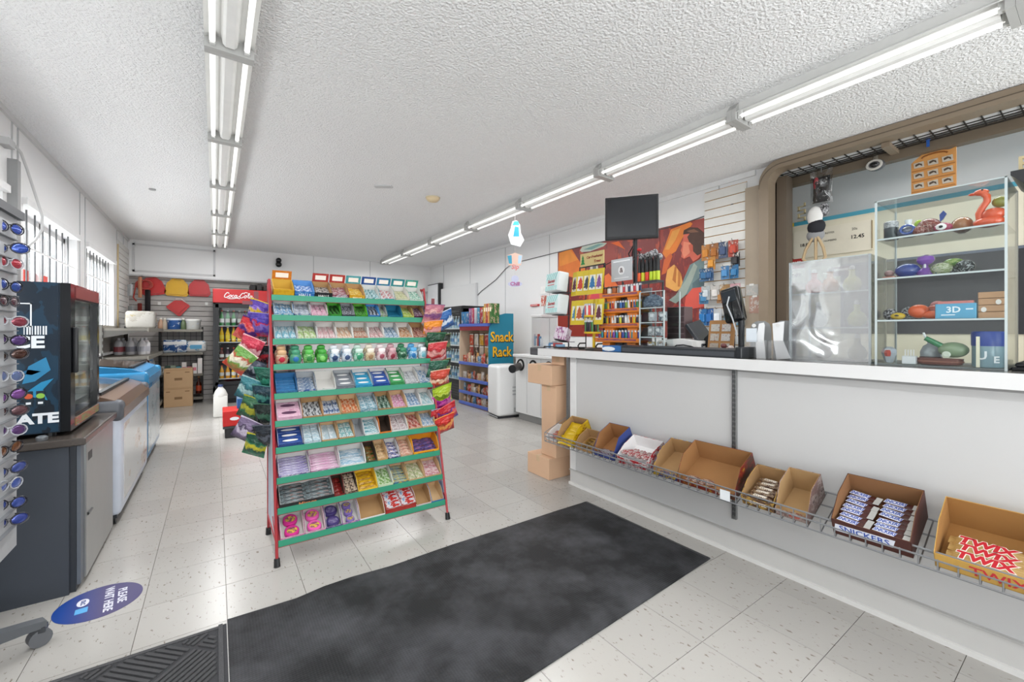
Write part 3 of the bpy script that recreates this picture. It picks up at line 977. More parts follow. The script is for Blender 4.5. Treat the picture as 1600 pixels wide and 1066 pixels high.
fill_shelf(6, [
    (1.4, 'navy blue', ('#1f3f86', '#2a4e9a', '#18346e'), 'w', ('pack', '#22468e', '#2c54a2', '#1a3876', 1, 3), {'oval': OV, 'lift': .012}),
    (1.0, 'pale blue', ('#a8cad8', '#d6e6ec', '#6aa4bc'), 'w', ('pack', '#b4d0dc', '#e0ecf0', '#7ab0c4', 2, 4), {'lift': .008}),
    (1.0, 'tan, pale blue packs', '#b8946a', 't', ('pack', '#bcd2dc', '#e4eef2', '#7aaabc', 2, 2)),
    (1.0, 'tan, teal packs', '#b08a60', 't', ('pack', '#7ab4b8', '#dcecec', '#4a9098', 2, 3)),
    (.6, 'plain grey', '#8f9296', 'g', None),
    (1.0, 'white, teal packs', Wt, 'w', ('pack', '#5aa0ac', '#d4e6ea', '#3a8090', 1, 4)),
    (.8, 'empty orange', '#d9782a', 'k', None, {'hb': .085}),
    (1.2, 'white, grey packs', Wt, 'w', ('pack', '#b09a9c', '#e0dcdc', '#7a5a60', 2, 4), {'lift': .008}),
    (1.0, 'tan, red packs', '#c4a47c', 't', ('pack', '#a8443c', '#dcb4a8', '#7c2a26', 2, 2)),
    (1.1, 'tan, blue packs', '#c4a680', 't', ('pack', '#8aa8c4', '#e2e8ee', '#4a78a4', 3, 1)),
])
fill_shelf(7, [
    (1.4, 'purple and white', ('#6a5a9c', '#dcd8ea', '#4a3a80'), 'w', ('bar', '#7a6ab0', '#e2deee', '#4a5aa8', 1, 7), {'lift': .01, 'plab': 'purple candy bar'}),
    (1.4, 'lilac pink', ('#c88ab4', '#ecd2e2', '#a0609c'), 'w', ('bar', '#d89ac0', '#f0dce8', '#a464a4', 1, 7), {'lift': .01, 'plab': 'pink candy bar'}),
    (1.35, 'half-empty white', Wt, 'w', ('bar', '#9ac0d8', '#e4eef4', '#5a94b8', 1, 2), {'hb': .075, 'plab': 'pale blue candy bar'}),
    (.6, 'dark green', '#3a4a34', 'k', ('bar', '#4f7a3a', '#a84a34', '#d8c890', 1, 4), {'plab': 'green candy bar'}),
    (.6, 'tan', '#c09a64', 't', ('bar', '#c49a68', '#e0c8a0', '#8f6434', 1, 4), {'lift': .008, 'plab': 'tan candy bar'}),
    (.7, 'indigo', ('#2f3a78', '#c8c4d8', '#d8b04a'), 'w', ('bar', '#34408a', '#dcd8e8', '#d0a83c', 1, 4), {'lift': .008, 'plab': 'indigo candy bar'}),
    (.75, 'tan and pink', ('#d0a47a', '#e8c8b0', '#b0586a'), 't', ('bar', '#c98a74', '#ecd4c0', '#a04a60', 1, 5), {'lift': .008, 'plab': 'salmon candy bar'}),
    (1.6, 'orange display', '#e8a21c', '#d88a1a', ('bar', '#3f2f6a', '#7a6aa8', '#b04a3a', 2, 4), {'hb': .085, 'hf': .038, 'plab': 'dark purple candy bar', 'mark': ('WUNDERBAR', .018, '#8a3a10')}),
])
fill_shelf(8, [
    (2.6, 'wide black', ('#24282a', '#2c3234', '#1c2022'), 'w', ('bar', '#2a2e30', '#8fa0a4', '#a0543a', 2, 5), {'hf': .045, 'plab': 'black candy bar', 'lift': .014, 'mark': ('Mirage', .034, '#d88a5a')}),
    (.55, 'dark red', '#7c1f20', 'k', ('bar', '#7c1f20', '#a03a30', '#3a1414', 1, 4), {'plab': 'dark red candy bar'}),
    (.7, 'brown speckled', ('#5a4034', '#c0a890', '#3a2820'), 'k', ('pack', '#4a342a', '#c8b49c', '#7a4a34', 2, 4), {'lift': .01}),
    (1.1, 'sunny yellow', '#e8c23a', '#e0b830', ('bar', '#e8b820', '#8a5a1a', '#f0d060', 1, 4), {'plab': 'yellow candy bar', 'lift': .01}),
    (.9, 'white, green packs', '#c4d8b4', 'w', ('pack', '#7aa85a', '#d4e4c4', '#4f8a3a', 2, 2), {'hf': .04}),
    (.9, 'blue and yellow', ('#3f7fa8', '#d8c44a', '#2a6088'), 't', ('bar', '#4a86aa', '#d8c450', '#2c6488', 1, 6), {'plab': 'blue and yellow candy bar', 'lift': .01}),
    (1.05, 'tan, green packs', '#c0a078', 't', ('pack', '#a8b484', '#dcd8c0', '#7c945a', 2, 3)),
    (1.1, 'brown, pink packs', '#b8966c', 't', ('pack', '#c88a94', '#ecd4d4', '#8a5a78', 2, 2), {'hb': .07}),
])
fill_shelf(9, [
    (1.35, 'hot pink', ('#e48ab8', '#f0b4d0', '#d86aa4'), 'w', ('roll', '#c42a84', '#e8c04a', '#7a2a6a', 1, 2), {'d': .16, 'plab': 'hot pink gum roll'}),
    (1.2, 'light pink', ('#eaa0c4', '#f2c4da', '#e080b0'), 'w', ('roll', '#dc5aa8', '#ecc84a', '#a03a8a', 1, 2), {'d': .16, 'plab': 'light pink gum roll'}),
    (1.0, 'dark violet', ('#5a4a8a', '#8a7ab0', '#463878'), 'w', ('roll', '#3f3468', '#8a80a8', '#5a4a88', 1, 2), {'d': .16, 'plab': 'dark violet gum roll'}),
    (1.1, 'violet and pink', ('#8a6ab4', '#d89ac8', '#6a4a9c'), 'w', ('roll', '#7a64a8', '#dcc04a', '#5a4a90', 1, 3), {'d': .16, 'plab': 'violet gum roll'}),
    (1.7, 'empty white', Wt, 'c', None, {'d': .16, 'hb': .07}),
    (2.2, 'closed red', ('#b8201f', '#c8302c', '#a01818'), 'c', ('pack', '#c02622', '#d8d8dc', '#6a9ac8', 2, 3), {'d': .16, 'hf': .055, 'lift': .036}),
    (1.2, 'white, brown inside', ('#e4dcdc', '#ecc8d0', '#e8e8e8'), 'c', None, {'d': .15, 'hb': .075}),
    (1.0, 'blue, tan inside', ('#3a86c4', '#2f78b4', '#68a8d8'), 't', None, {'d': .15, 'hb': .075}),
])
# bags clipped to the two sides of the rack
bagmesh = {}
def hang_bag(loc, W, H, T, cols, label, rot=(0, 0, 0), seed=0, cat='candy bag', group=None, hang=True, nm='candy_bag', band=None):
    t = thing(nm, label, cat, loc, rot, group)
    mb = MB()
    mb.M = Matrix.Translation((0, 0, -H if hang else 0))
    mb.pillow(W, H, T, seed=seed)
    mb.build('pouch', BAGM(*cols, seed), t, smooth=True)
    mb = MB()
    mb.M = Matrix.Translation((0, 0, -H * .05 if hang else H * .95))
    mb.box(-W / 2, -.0022, 0, W / 2, .0022, H * .055).build('header_seal', M(band or cols[1], .35), t)
    return t
def pz(y, d):
    return CAM_Z - (y - 518) * d / 662
LB = [(409, 470, ('#5a3f9a', '#d8b830', '#8a6ac0'), 'purple and yellow', .5), (405, 489, ('#4a3a98', '#7a68b4', '#c42a30'), 'violet and red', .2), (397, 500, ('#b82430', '#4a2a70', '#d86a60'), 'crimson and violet', .7),
      (398, 528, ('#c43a50', '#e6a8b0', '#a02038'), 'rose striped', .6), (414, 540, ('#1c1e24', '#b0303a', '#3a3d46'), 'black and red', .1), (389, 548, ('#6a9a4a', '#e0d8c0', '#c04a3a'), 'small green and cream', .9),
      (399, 563, ('#5a6070', '#2a2e38', '#9aa0aa'), 'slate grey', .5), (414, 575, ('#1f5a4a', '#3a8a70', '#14382f'), 'bottle green', .2), (396, 592, ('#3f7f88', '#a8c8c8', '#245a64'), 'teal and silver', .6),
      (412, 602, ('#24404c', '#4a8a80', '#16282f'), 'navy and teal', .3), (399, 622, ('#3a6a4a', '#a8a83a', '#1e3c2c'), 'green and olive', .6), (413, 630, ('#1c2a26', '#3f6a54', '#0f1a17'), 'near-black green', .2),
      (394, 655, ('#7a6a88', '#c8bcd0', '#3a3048'), 'lilac grey', .7), (411, 662, ('#2a3038', '#5a5f6a', '#14181c'), 'charcoal', .1), (404, 679, ('#1f4a3a', '#c8c030', '#2f7a58'), 'dark green and yellow', .5)]
for k, (x, y, cols, nm, a) in enumerate(LB):
    Y = 2.93 - .006 * k - (.05 if k % 2 else 0)
    u = (x - 800) / 662
    X = Y * (u * math.cos(math.radians(35)) + math.sin(math.radians(35))) / (-u * math.sin(math.radians(35)) + math.cos(math.radians(35)))
    hang_bag((X, Y, pz(y, 2.47)), .125, .155, .05, cols, '%s candy bag clipped to the left side of the candy rack' % nm, (.45, .9 * (a - .1), -.6 + a * .5), k, group='bags on the left side of the candy rack')
RB = [(691, 490, ('#2a62a4', '#d8e4f0', '#1d4a84'), 'blue and white striped', .6), (663, 478, ('#b06a7a', '#7a4a78', '#d8a8a0'), 'mauve', .1), (672, 503, ('#e08a2a', '#e4a0a0', '#c86a5a'), 'orange and peach', .2), (664, 522, ('#1f4a34', '#3a7a54', '#122c20'), 'forest green', .1),
      (690, 527, ('#222a24', '#6a7a4a', '#3a4a34'), 'black and khaki', .4), (668, 537, ('#c23a40', '#e0a09a', '#9a2028'), 'cherry red', .2), (683, 545, ('#b8484c', '#d8a0a0', '#8a2028'), 'dusty red', .4), (668, 566, ('#2a5a48', '#4f8a70', '#16342a'), 'pine green', .1),
      (690, 566, ('#14201c', '#7a8a4a', '#2a3a30'), 'black and gold', .4), (668, 580, ('#c24a3a', '#e8c0a8', '#8f2a20'), 'brick red and cream', .2), (687, 583, ('#b03038', '#d8c8c0', '#7a1c22'), 'red and grey', .4), (688, 605, ('#a0b82a', '#6a8a20', '#c8d860'), 'lime', .4),
      (690, 618, ('#a82a94', '#c85ab0', '#7a1a6c'), 'magenta', .4), (696, 636, ('#b0202c', '#d85a5a', '#3a4a9a'), 'ruby red', .6), (680, 640, ('#b82a30', '#8aa0b8', '#7a1a20'), 'red and pale blue', .2), (687, 652, ('#c4302a', '#e0944a', '#8a1c18'), 'scarlet and orange', .4)]
for k, (x, y, cols, nm, a) in enumerate(RB):
    Y = 2.80 - .010 * k - (.04 if k % 2 else 0)
    u = (x - 800) / 662
    X = Y * (u * math.cos(math.radians(35)) + math.sin(math.radians(35))) / (-u * math.sin(math.radians(35)) + math.cos(math.radians(35)))
    X = max(X, 1.27)
    hang_bag((X, Y, pz(y - 2, X * .5736 + Y * .819)), .15, .15, .055, cols, '%s candy bag clipped to the right side of the candy rack' % nm, (.5, -.9 * (a - .1), .1 - a * .3), 30 + k, group='bags on the right side of the candy rack')
for x, y0 in ((.20, 2.95), (1.30, 2.86)):
    st = MB().box(x - .75 - .012, y0 - 2.5, .5, x - .75 + .012, y0 - 2.5 + .003, 1.46)
    st.box(x - .75 - .07, y0 - 2.5, 1.38, x - .75 + .07, y0 - 2.5 + .004, 1.40).box(x - .75 - .07, y0 - 2.5, .8, x - .75 + .07, y0 - 2.5 + .004, .82)
    st.build('clip_strip', M('#7a3a40', .5), rack)

# ================================================================ COUNTER
C35, S35 = math.cos(math.radians(35)), math.sin(math.radians(35))
def onX(px, py, X):
    u, v = (px - 800) / 662, (518 - py) / 662
    t = X / (u * C35 + S35)
    return (X, (-u * S35 + C35) * t, CAM_Z + v * t)
def onY(px, py, Y):
    u, v = (px - 800) / 662, (518 - py) / 662
    t = Y / (-u * S35 + C35)
    return ((u * C35 + S35) * t, Y, CAM_Z + v * t)
CT = 1.072
counter = thing('sales_counter', 'long white sales counter with pale grey front panel', 'counter', (2.58, .7, 0))
def cl(mb):
    mb.M = Matrix.Translation((-2.58, -.7, 0))
    return mb
cl(MB()).box(2.345, -1.2, .10, 2.84, 2.52, 1.017).build('front_panel', M('#c4c4c4', .45, var=.02, scale=2), counter)
cl(MB()).box(2.33, -1.2, 0, 2.80, 2.515, .112).build('plinth', M('#c2c1bf', .5, var=.03), counter)
cl(MB()).box(2.318, -1.2, 0, 2.33, 2.52, .022).build('quarter_round', M('#d6d5d3', .45), counter)
cl(MB()).box(2.326, -1.2, .112, 2.345, 2.52, .120).build('plinth_cap', M('#b4b3b1', .5), counter)
cl(MB()).box(2.29, -1.2, 1.02, 2.90, 2.865, CT).build('worktop', M('#7d7975', .18, var=.06, scale=8), counter)
cl(MB()).box(2.282, -1.2, 1.015, 2.291, 2.872, CT + .001).box(2.29, 2.865, 1.015, 2.90, 2.872, CT + .001).build('worktop_edge', M('#dcdcdc', .4, var=.01), counter)
cl(MB()).box(2.338, 2.46, .12, 2.346, 2.525, 1.015).build('corner_strip', M('#dedede', .4), counter)
cl(MB()).box(2.342, -.2, 1.0, 2.348, 2.5, 1.016).build('shade_strip', M('#9a9a9a', .6), counter)  # solid grey strip: shade under the worktop put into the colour
# slotted uprights that carry the wire basket
for y, z0 in ((2.545, .30), (1.205, .19), (-.14, .19)):
    mb = cl(MB())
    mb.box(2.333, y - .012, z0, 2.345, y + .012, 1.012, 0)
    mb.box(2.327, y - .012, z0, 2.333, y - .007, 1.012, 0).box(2.327, y + .007, z0, 2.333, y + .012, 1.012, 0).box(2.327, y - .002, z0, 2.333, y + .002, 1.012, 0)
    z = z0 + .02
    while z < 1.0:
        mb.box(2.331, y - .007, z, 2.3335, y - .002, z + .016, 1).box(2.331, y + .002, z, 2.3335, y + .007, z + .016, 1)
        z += .026
    mb.build('slotted_upright', [STEEL, DARK], counter)
# wire basket
BT = math.radians(25)
BX, BZ = 2.095, .375
bk = thing('wire_basket', 'long chrome wire candy basket fixed along the front of the counter', 'wire basket', (BX, .7, BZ))
mb = MB()
Lw = .245
y0, y1 = -.6 - .7, 2.545 - .7
def bp(s, h=0):
    return (s * math.cos(BT) - h * math.sin(BT), s * math.sin(BT) + h * math.cos(BT))
n = 62
rods = MB()
for i in range(n + 1):
    y = y0 + (y1 - y0) * i / n
    a, b = bp(.0), bp(Lw)
    rods.tube([(-.004, y, .062), (-.002, y, -.004), (a[0] + .004, y, a[1] - .004), (b[0], y, b[1] - .004)], .0027, 5)
WIREM = M('#8d8f92', .35, .6)
rods.build('cross_wires', WIREM, bk)
rails = MB()
for (x, z) in ((-.004, .062), (-.003, .034), (-.002, -.004), bp(.08, -.006), bp(.16, -.006), bp(Lw, -.004)):
    rails.cyl((x, y0, z), (x, y1, z), .0042, n=6)
rails.tube([(-.004, y1, .062), (b[0], y1, b[1] + .05), (b[0], y1, b[1])], .003, 5)
rails.build('long_wires', WIREM, bk)
MB().box(-.0085, 1.10 - .7, .0, -.0060, 1.15 - .7, .05).build('price_tag', M('#dfe3e6', .4), bk)
def bplace(y, s, h=0):
    a = bp(s, h)
    return (BX + a[0], y, BZ + a[1])
BROT = (BT, 0, -PI / 2)
def tray_box(y, w, d, hf, hb, outer, inner, label, tilt=0, mark=None, extra=None, cut=True):
    t = thing('candy_tray', label, 'box', bplace(y, .012, .004), (BT + tilt, 0, -PI / 2), 'open cartons in the wire basket')
    link('carton', carton_mesh(w, d, hf, hb, outer, inner, .004, cut), t)
    if mark:
        text(mark[0], mark[1], M(mark[2], .5), t, (w * mark[3], -.0008, hf * .5), FACE_FRONT, bold=.0005)
    if extra:
        extra(t)
    return t
def bars(y, w, d, nx, ny, L, W, H, mat, label, txt=None, h0=.006, start=.02, step=None, layers=1, yaw=0, nm='chocolate_bar', ends=None):
    me = bar_mesh(L, W, H, mat)
    step = step or W
    for ly in range(layers):
        for b in range(ny):
            for a in range(nx):
                yy = y - (w / nx) * (a + .5)
                p = bplace(yy + random.uniform(-.003, .003), .012 + start + step * b, h0 + ly * H * .9 + random.uniform(0, .004))
                t = thing(nm, label(a, b, ly), 'chocolate bar', p, (BT + random.uniform(-.06, .06), random.uniform(-.05, .05), -PI / 2 + yaw + random.uniform(-.06, .06)), 'chocolate bars in the wire basket')
                link('wrapper', me, t)
                if txt:
                    text(txt[0], txt[1], M(txt[2], .4), t, (txt[4] if len(txt) > 4 else 0, 0, H * 1.0), (0, 0, 0), shear=txt[3], bold=.0022 if txt[0] == 'TWIX' else .0006, sx=txt[5] if len(txt) > 5 else 1)
                if ends:
                    for q, c in ends:
                        MB().box(q - .010, -W * .42, H * .93, q + .010, W * .42, H * 1.0).build('wrapper_print', M(c, .35), t)
ROW = ['front', 'second', 'third', 'fourth', 'fifth', 'sixth', 'seventh', 'eighth', 'ninth']
# 1 white tray with red bars
tray_box(2.535, .12, .15, .03, .05, M('#e4e2e2', .5), M('#e6e4e2', .6), 'white carton of red bars at the far end of the wire basket')
bars(2.53, .11, .1, 1, 3, .10, .028, .018, PRT('#b83a30', '#d88a74', '#7c2420', 4, 1, .3), lambda a, b, l: 'red wrapped bar, %s row of the far end white carton' % ROW[b], None, .004, .02, .04)
# 2 yellow
tray_box(2.405, .17, .21, .045, .11, PRT('#e6bf1a', '#d8a810', '#6a3f18', 4, 2), CARD_IN, 'yellow carton of yellow peanut bags near the far basket end', mark=("M&M'S", .03, '#7a3a16', .5))
bagm = PRT('#ecc41c', '#e4b412', '#8a3c1a', 3, 4, .25, t1=.6, t2=.68)
for i in range(5):
    t = thing('peanut_bag', 'yellow bag of peanut sweets, %s up in the yellow carton' % ORD[i], 'candy bag', bplace(2.32 - .006 * (i % 2), .035 + .032 * i, .03 + .008 * i), (BT - .15, 0, -PI / 2 + random.uniform(-.1, .1)), 'yellow peanut bags')
    mb = MB()
    mb.M = Matrix.Rotation(-PI / 2 + .5, 4, 'X') @ Matrix.Rotation(PI / 2, 4, 'Y') @ Matrix.Translation((0, 0, -.07))
    mb.pillow(.075, .14, .03, seed=i)
    mb.build('pouch', bagm, t, smooth=True)
# 3 tan carton of assorted bars
tray_box(2.215, .16, .16, .03, .07, M('#b8905e', .8), CARD_IN, 'low tan carton of dark bars behind the yellow carton')
bars(2.20, .15, .1, 1, 4, .12, .03, .02, PRT('#4a3020', '#c89a3a', '#2c1a10', 4, 2, .3), lambda a, b, l: 'brown and gold bar, %s row of the low tan carton' % ROW[b], None, .006, .02, .032)
# 4 tall brown
tray_box(2.03, .175, .22, .035, .12, M('#3a4a8a', .6), M('#9c6e44', .9), 'tall brown carton with blue sides, fourth from the basket far end')
bars(2.02, .16, .05, 1, 2, .14, .03, .022, PRT('#3a2c4a', '#b8b0bc', '#5a2420', 4, 3, .3), lambda a, b, l: 'dark purple bar, %s row of the tall blue-sided carton' % ROW[b], None, .006, .02, .03)
# 5 white and red tray
tray_box(1.82, .225, .20, .055, .085, PRT('#c02430', '#e0d8d8', '#9c1a24', 4, 5), M('#e8e6e6', .6), 'white-lined red carton of red and white bars')
me5 = PRT('#a8222c', '#ddd4d0', '#7c2a20', 4, 6, .3, stretch=(2, 1, 1))
bars(1.81, .21, .12, 4, 1, .13, .034, .022, me5, lambda a, b, l: 'red and white bar, %s from left in the white-lined red carton' % ORD[a], None, .03, .085, .05, 1, PI / 2 - .35)
# 6 tan tall tray
tray_box(1.56, .16, .235, .03, .10, PRT('#d8b01c', '#2a4a9a', '#c89a10', 4, 5), CARD_IN, 'narrow empty tan carton with yellow and blue outside')
bars(1.55, .15, .03, 1, 1, .13, .03, .02, PRT('#e0b828', '#3a52a0', '#c8a018', 4, 8, .3), lambda a, b, l: 'yellow and blue bar in the narrow empty tan carton', None, .006, .02)
# 7 wide brown
tray_box(1.40, .32, .24, .035, .12, PRT('#5a3420', '#8a2c20', '#c8982c', 3, 5), M('#9c7146', .9, var=.1, scale=8), 'wide nearly empty brown carton in the middle of the basket', mark=('TWIZZ', .024, '#e0d0c0', .8))
bars(1.37, .16, .04, 2, 1, .072, .045, .024, PRT('#8a5a4a', '#d0b8a8', '#6a2c24', 4, 9, .3), lambda a, b, l: '%s brown wrapped bar in the wide brown carton' % ('left' if a == 0 else 'right'), None, .006, .04, .05, 1, .5)
# 8 small brown with bars
tray_box(1.045, .145, .20, .05, .09, PRT('#6a4a34', '#c8a04a', '#3a2418', 4, 2), CARD_IN, 'small brown carton of coffee bars right of the upright', mark=('COFFEE', .022, '#f0e4d0', .5))
bars(1.03, .12, .14, 1, 5, .105, .027, .02, PRT('#5a3a28', '#c8b090', '#3a2216', 4, 7, .3, t1=.52), lambda a, b, l: 'brown coffee bar, %s row of the small brown carton' % ROW[b], ('COFFEE', .016, '#efe6d8', .2), .03, .03, .03)
# 9 tan empty
tray_box(.895, .13, .20, .035, .12, PRT('#8a6a64', '#b8a49c', '#5a3a38', 4, 3), M('#ac8c62', .9), 'empty tan carton left of the blue and white lettered bars', mark=('RASP', .02, '#b84a3a', .6))
bars(.88, .11, .03, 1, 1, .09, .03, .02, PRT('#b86a50', '#e0d0c4', '#8a3a2c', 4, 3, .3), lambda a, b, l: 'salmon wrapped bar at the front of the empty tan carton', None, .0, .018)
# 10 snickers
tray_box(.675, .245, .235, .075, .13, M('#4a2620', .5, var=.1), M('#8a6240', .9, var=.1, scale=9), 'large brown carton filled with bars lettered in blue and white', mark=('SNICKERS', .036, '#2c50a8', .42), extra=lambda t: MB().prism([(.005, .018), (.19, .022), (.20, .058), (.012, .054)], 'y', -.0007, 0).build('label_patch', M('#dfe3ee', .4), t))
SNK = PRT('#4c2420', '#5a2c24', '#3c1a18', 3, 1, .28)
bars(.668, .232, .2, 2, 7, .112, .031, .022, SNK, lambda a, b, l: 'brown bar with blue lettering, %s column, %s row of large carton' % ('left' if a == 0 else 'right', ROW[b]), ('SNICKERS', .0215, '#2c50a8', .22, -.016, .70), .048, .022, .0285, 1, -.10, ends=[(.049, '#b4b4b0')])
# white lozenge behind the lettering on each snickers bar
loz = MB().prism([(-.052, -.010), (.014, -.012), (.020, .010), (-.046, .012)], 'z', .0215, .0219).mesh('label_patch', M('#e8eaf2', .4))
for o in list(bpy.data.objects):
    if o.parent is None and o.get('label', '').startswith('brown bar with blue lettering'):
        link('label_patch', loz, o)
# 11 twix
tray_box(.372, .30, .235, .06, .125, M('#c49a4c', .5, var=.1), M('#a07440', .9, var=.12, scale=8), 'golden brown carton of red lettered bars at the right edge', mark=('TWIX', .05, '#c03038', .5))
TWX = PRT('#c8a060', '#d4b070', '#b89050', 3, 1, .28)
bars(.362, .27, .2, 1, 3, .24, .042, .026, TWX, lambda a, b, l: 'golden bar with red lettering, %s row of the rightmost carton' % ROW[b], ('TWIX', .044, '#c01f2c', .12, -.03, 1.15), .034, .03, .036, ends=[(.075, '#c01f2c')])

for o in list(bpy.data.objects):
    if o.parent is None and o.get('label', '').startswith('golden bar with red lettering'):
        text('TWIX', .044, M('#f0e8dc', .4), o, (-.03, 0, .0254), (0, 0, 0), shear=.12, bold=.0042, sx=1.15)
# stacked cartons holding up the far end of the counter
def carton_stack(name, label, x0, y0, z0, x1, y1, z1, mat):
    cx, cy = (x0 + x1) / 2, (y0 + y1) / 2
    t = thing(name, label, 'box', (cx, cy, z0), group='cartons at the counter end')
    MB().rbox(x0 - cx, y0 - cy, 0, x1 - cx, y1 - cy, z1 - z0, .003, 1).build('carton', mat, t)
    MB().box(x0 - cx - .0006, -.022, z1 - z0 - .05, x0 - cx, .022, z1 - z0).box(x0 - cx, -.022, z1 - z0, x1 - cx, .022, z1 - z0 + .0006).build('tape', M('#c9ab88', .3), t)
    return t
BEIGE = M('#d3ae8f', .7, var=.03)
carton_stack('cardboard_box', 'low beige box on the floor at the counter end', 2.235, 2.665, 0, 2.50, 2.955, .172, BEIGE)
carton_stack('cardboard_box', 'tall narrow beige box in the middle of the counter end stack', 2.29, 2.64, .174, 2.49, 2.83, .77, BEIGE)
carton_stack('cardboard_box', 'upper beige box sticking out below the counter end', 2.26, 2.66, .772, 2.50, 2.985, .935, BEIGE)
carton_stack('cardboard_box', 'beige box wedged directly under the worktop end', 2.36, 2.62, .937, 2.58, 2.78, 1.014, BEIGE)

# ================================================================ THINGS ON THE COUNTER
# mint box display at the far end
ds = thing('mint_display', 'thin wire stand carrying tilted mint boxes at the counter far end', 'display stand', (2.52, 2.74, CT))
MB().cyl((0, 0, 0), (0, 0, .62), .006, n=8).build('post', DARK, ds)
MB().tube([(-.10, -.10, .008), (0, 0, .008), (.10, -.10, .008)], .006, 6).tube([(-.10, .08, .008), (0, 0, .008), (.1, .08, .008)], .006, 6).build('foot', BLACK, ds)
for q in (.29, .48, .06):
    MB().box(-.12, -.08, q - .004, 0, .08, q).build('holder', DARK, ds)
def mint_box(z, label, c):
    t = thing('mint_box', label, 'box', (2.40, 2.77, z), (0, .12, -.22), 'mint boxes')
    MB().rbox(-.05, -.115, 0, .05, .115, .165, .012, 3).build('body', M('#d4dadb', .35), t, smooth=True)
    mb = MB()
    mb.box(-.053, -.105, .008, -.05, .105, .157, 0)
    for k in range(6):
        yy = -.10 + k * .036
        mb.prism([(yy, .157), (yy + .014, .157), (yy + .05, .10), (yy + .036, .10)] if yy + .05 < .105 else [(yy, .157), (yy + .01, .157), (yy + .02, .13)], 'x', -.0545, -.053, 1)
        mb.prism([(yy, .045), (yy + .014, .045), (yy - .01 + .02, .008), (yy + .0, .008)], 'x', -.0545, -.053, 1)
    mb.build('front_label', [M('#d9efee', .35), M('#8fd0cf', .35)], t)
    text('Sucrets', .042, M('#b8484a', .4), t, (-.056, 0, .085), FACE_LEFT, shear=.2, bold=.0008)
    MB().box(-.0552, -.06, .05, -.0545, .06, .058).build('print_line', M('#c97a7c', .4), t)
mint_box(CT + .485, 'upper teal striped white mint box on the counter', 0)
mint_box(CT + .295, 'lower teal striped white mint box on the counter', 1)
t = thing('wrapped_cube', 'pink and white striped paper cube tilted under the mint boxes', 'candy box', (2.40, 2.70, CT + .07), (.15, .25, .5))
MB().rbox(-.055, -.055, 0, .055, .055, .11, .006, 2).build('cube', PRT('#e6d8e4', '#a85a94', '#7a3a70', 2.0, 5, .35, stretch=(1, 2.5, 1), t1=.52, t2=.62), t)
MB().box(-.02, -.06, -.002, .02, .06, 0).build('cradle', DARK, t)

# car air freshener rack
af = thing('air_freshener_rack', 'black wire rack of yellow carded tree air fresheners on the counter', 'display rack', (2.50, 2.44, CT))
MB().tube([(0, .14, .68), (0, -.14, .68)], .006, 6).tube([(0, .14, .68), (0, .14, .64)], .006, 6).tube([(0, -.14, .68), (0, -.14, .64)], .006, 6).build('top_rail', BLACK, af)
MB().cyl((.03, .1, 0), (.03, .1, .68), .005, n=6).cyl((.03, -.1, 0), (.03, -.1, .68), .005, n=6).build('uprights', BLACK, af)
for y in (-.10, .10):
    MB().tube([(.03, y, .05), (-.04, y, .05), (-.06, y, .03), (-.05, y, .006), (.0, y, .006), (.06, y, .006)], .006, 6).build('foot', BLACK, af)
hc = MB().box(-.004, -.13, .68, .004, .13, .79).build('header_card', M('#c8b37a', .5, var=.1, scale=9), af)
text('Car-Freshener', .030, M('#8a2a20', .5), hc, (-.0052, -.03, .752), FACE_LEFT, shear=.25, bold=.0006)
text('Trees', .032, M('#8a2a20', .5), hc, (-.0052, -.06, .712), FACE_LEFT, shear=.25, bold=.0006)
MB().prism([(.075, .70), (.125, .70), (.110, .725), (.118, .725), (.106, .748), (.112, .748), (.10, .778), (.088, .748), (.094, .748), (.082, .725), (.09, .725)][::-1], 'x', -.0055, -.004).build('tree_emblem', M('#1f7a3a', .5), hc)
MB().tube([(0, -.13, .66), (-.02, -.17, .665), (-.02, -.22, .68)], .003, 5).build('peg', BLACK, af)
tree = [(-.006, .02), (-.03, .02), (-.018, .045), (-.026, .045), (-.013, .072), (-.02, .072), (0, .115), (.02, .072), (.013, .072), (.026, .045), (.018, .045), (.03, .02), (.006, .02), (.006, .01), (-.006, .01)]
cols = ['#5a2438', '#b83a2c', '#3a3f4a', '#2a6a9a', '#7a4a8a', '#3f7f9a', '#b0562a', '#2f5a8a', '#4a4a5a', '#8a2a3a']
YEL = M('#c9b01c', .35, var=.12, scale=20)
n = 0
for row, (z, cnt) in enumerate(((.64, 5), (.40, 6))):
    for k in range(cnt):
        y = 2.44 + .135 - .27 * k / (cnt - 1) - row * .02
        t = thing('air_freshener_pack', 'yellow carded tree air freshener, %s from left in the %s row' % (ORD[k], ('upper', 'lower')[row]), 'air freshener', (2.455 - .02 * row - .006 * (k % 2), y, CT + z), (0, .12, random.uniform(-.5, .3)), 'air fresheners on the wire rack')
        mb = MB()
        mb.box(-.003, -.042, -.20, .003, .042, 0)
        mb.build('card', YEL, t)
        MB().box(-.005, -.028, -.165, -.003, .028, -.045).build('window', M('#d8d4c0', .25), t)
        MB().prism([(a, b - .165) for a, b in tree], 'x', -.0065, -.005).build('tree', M(cols[n % 10], .5), t)
        n += 1

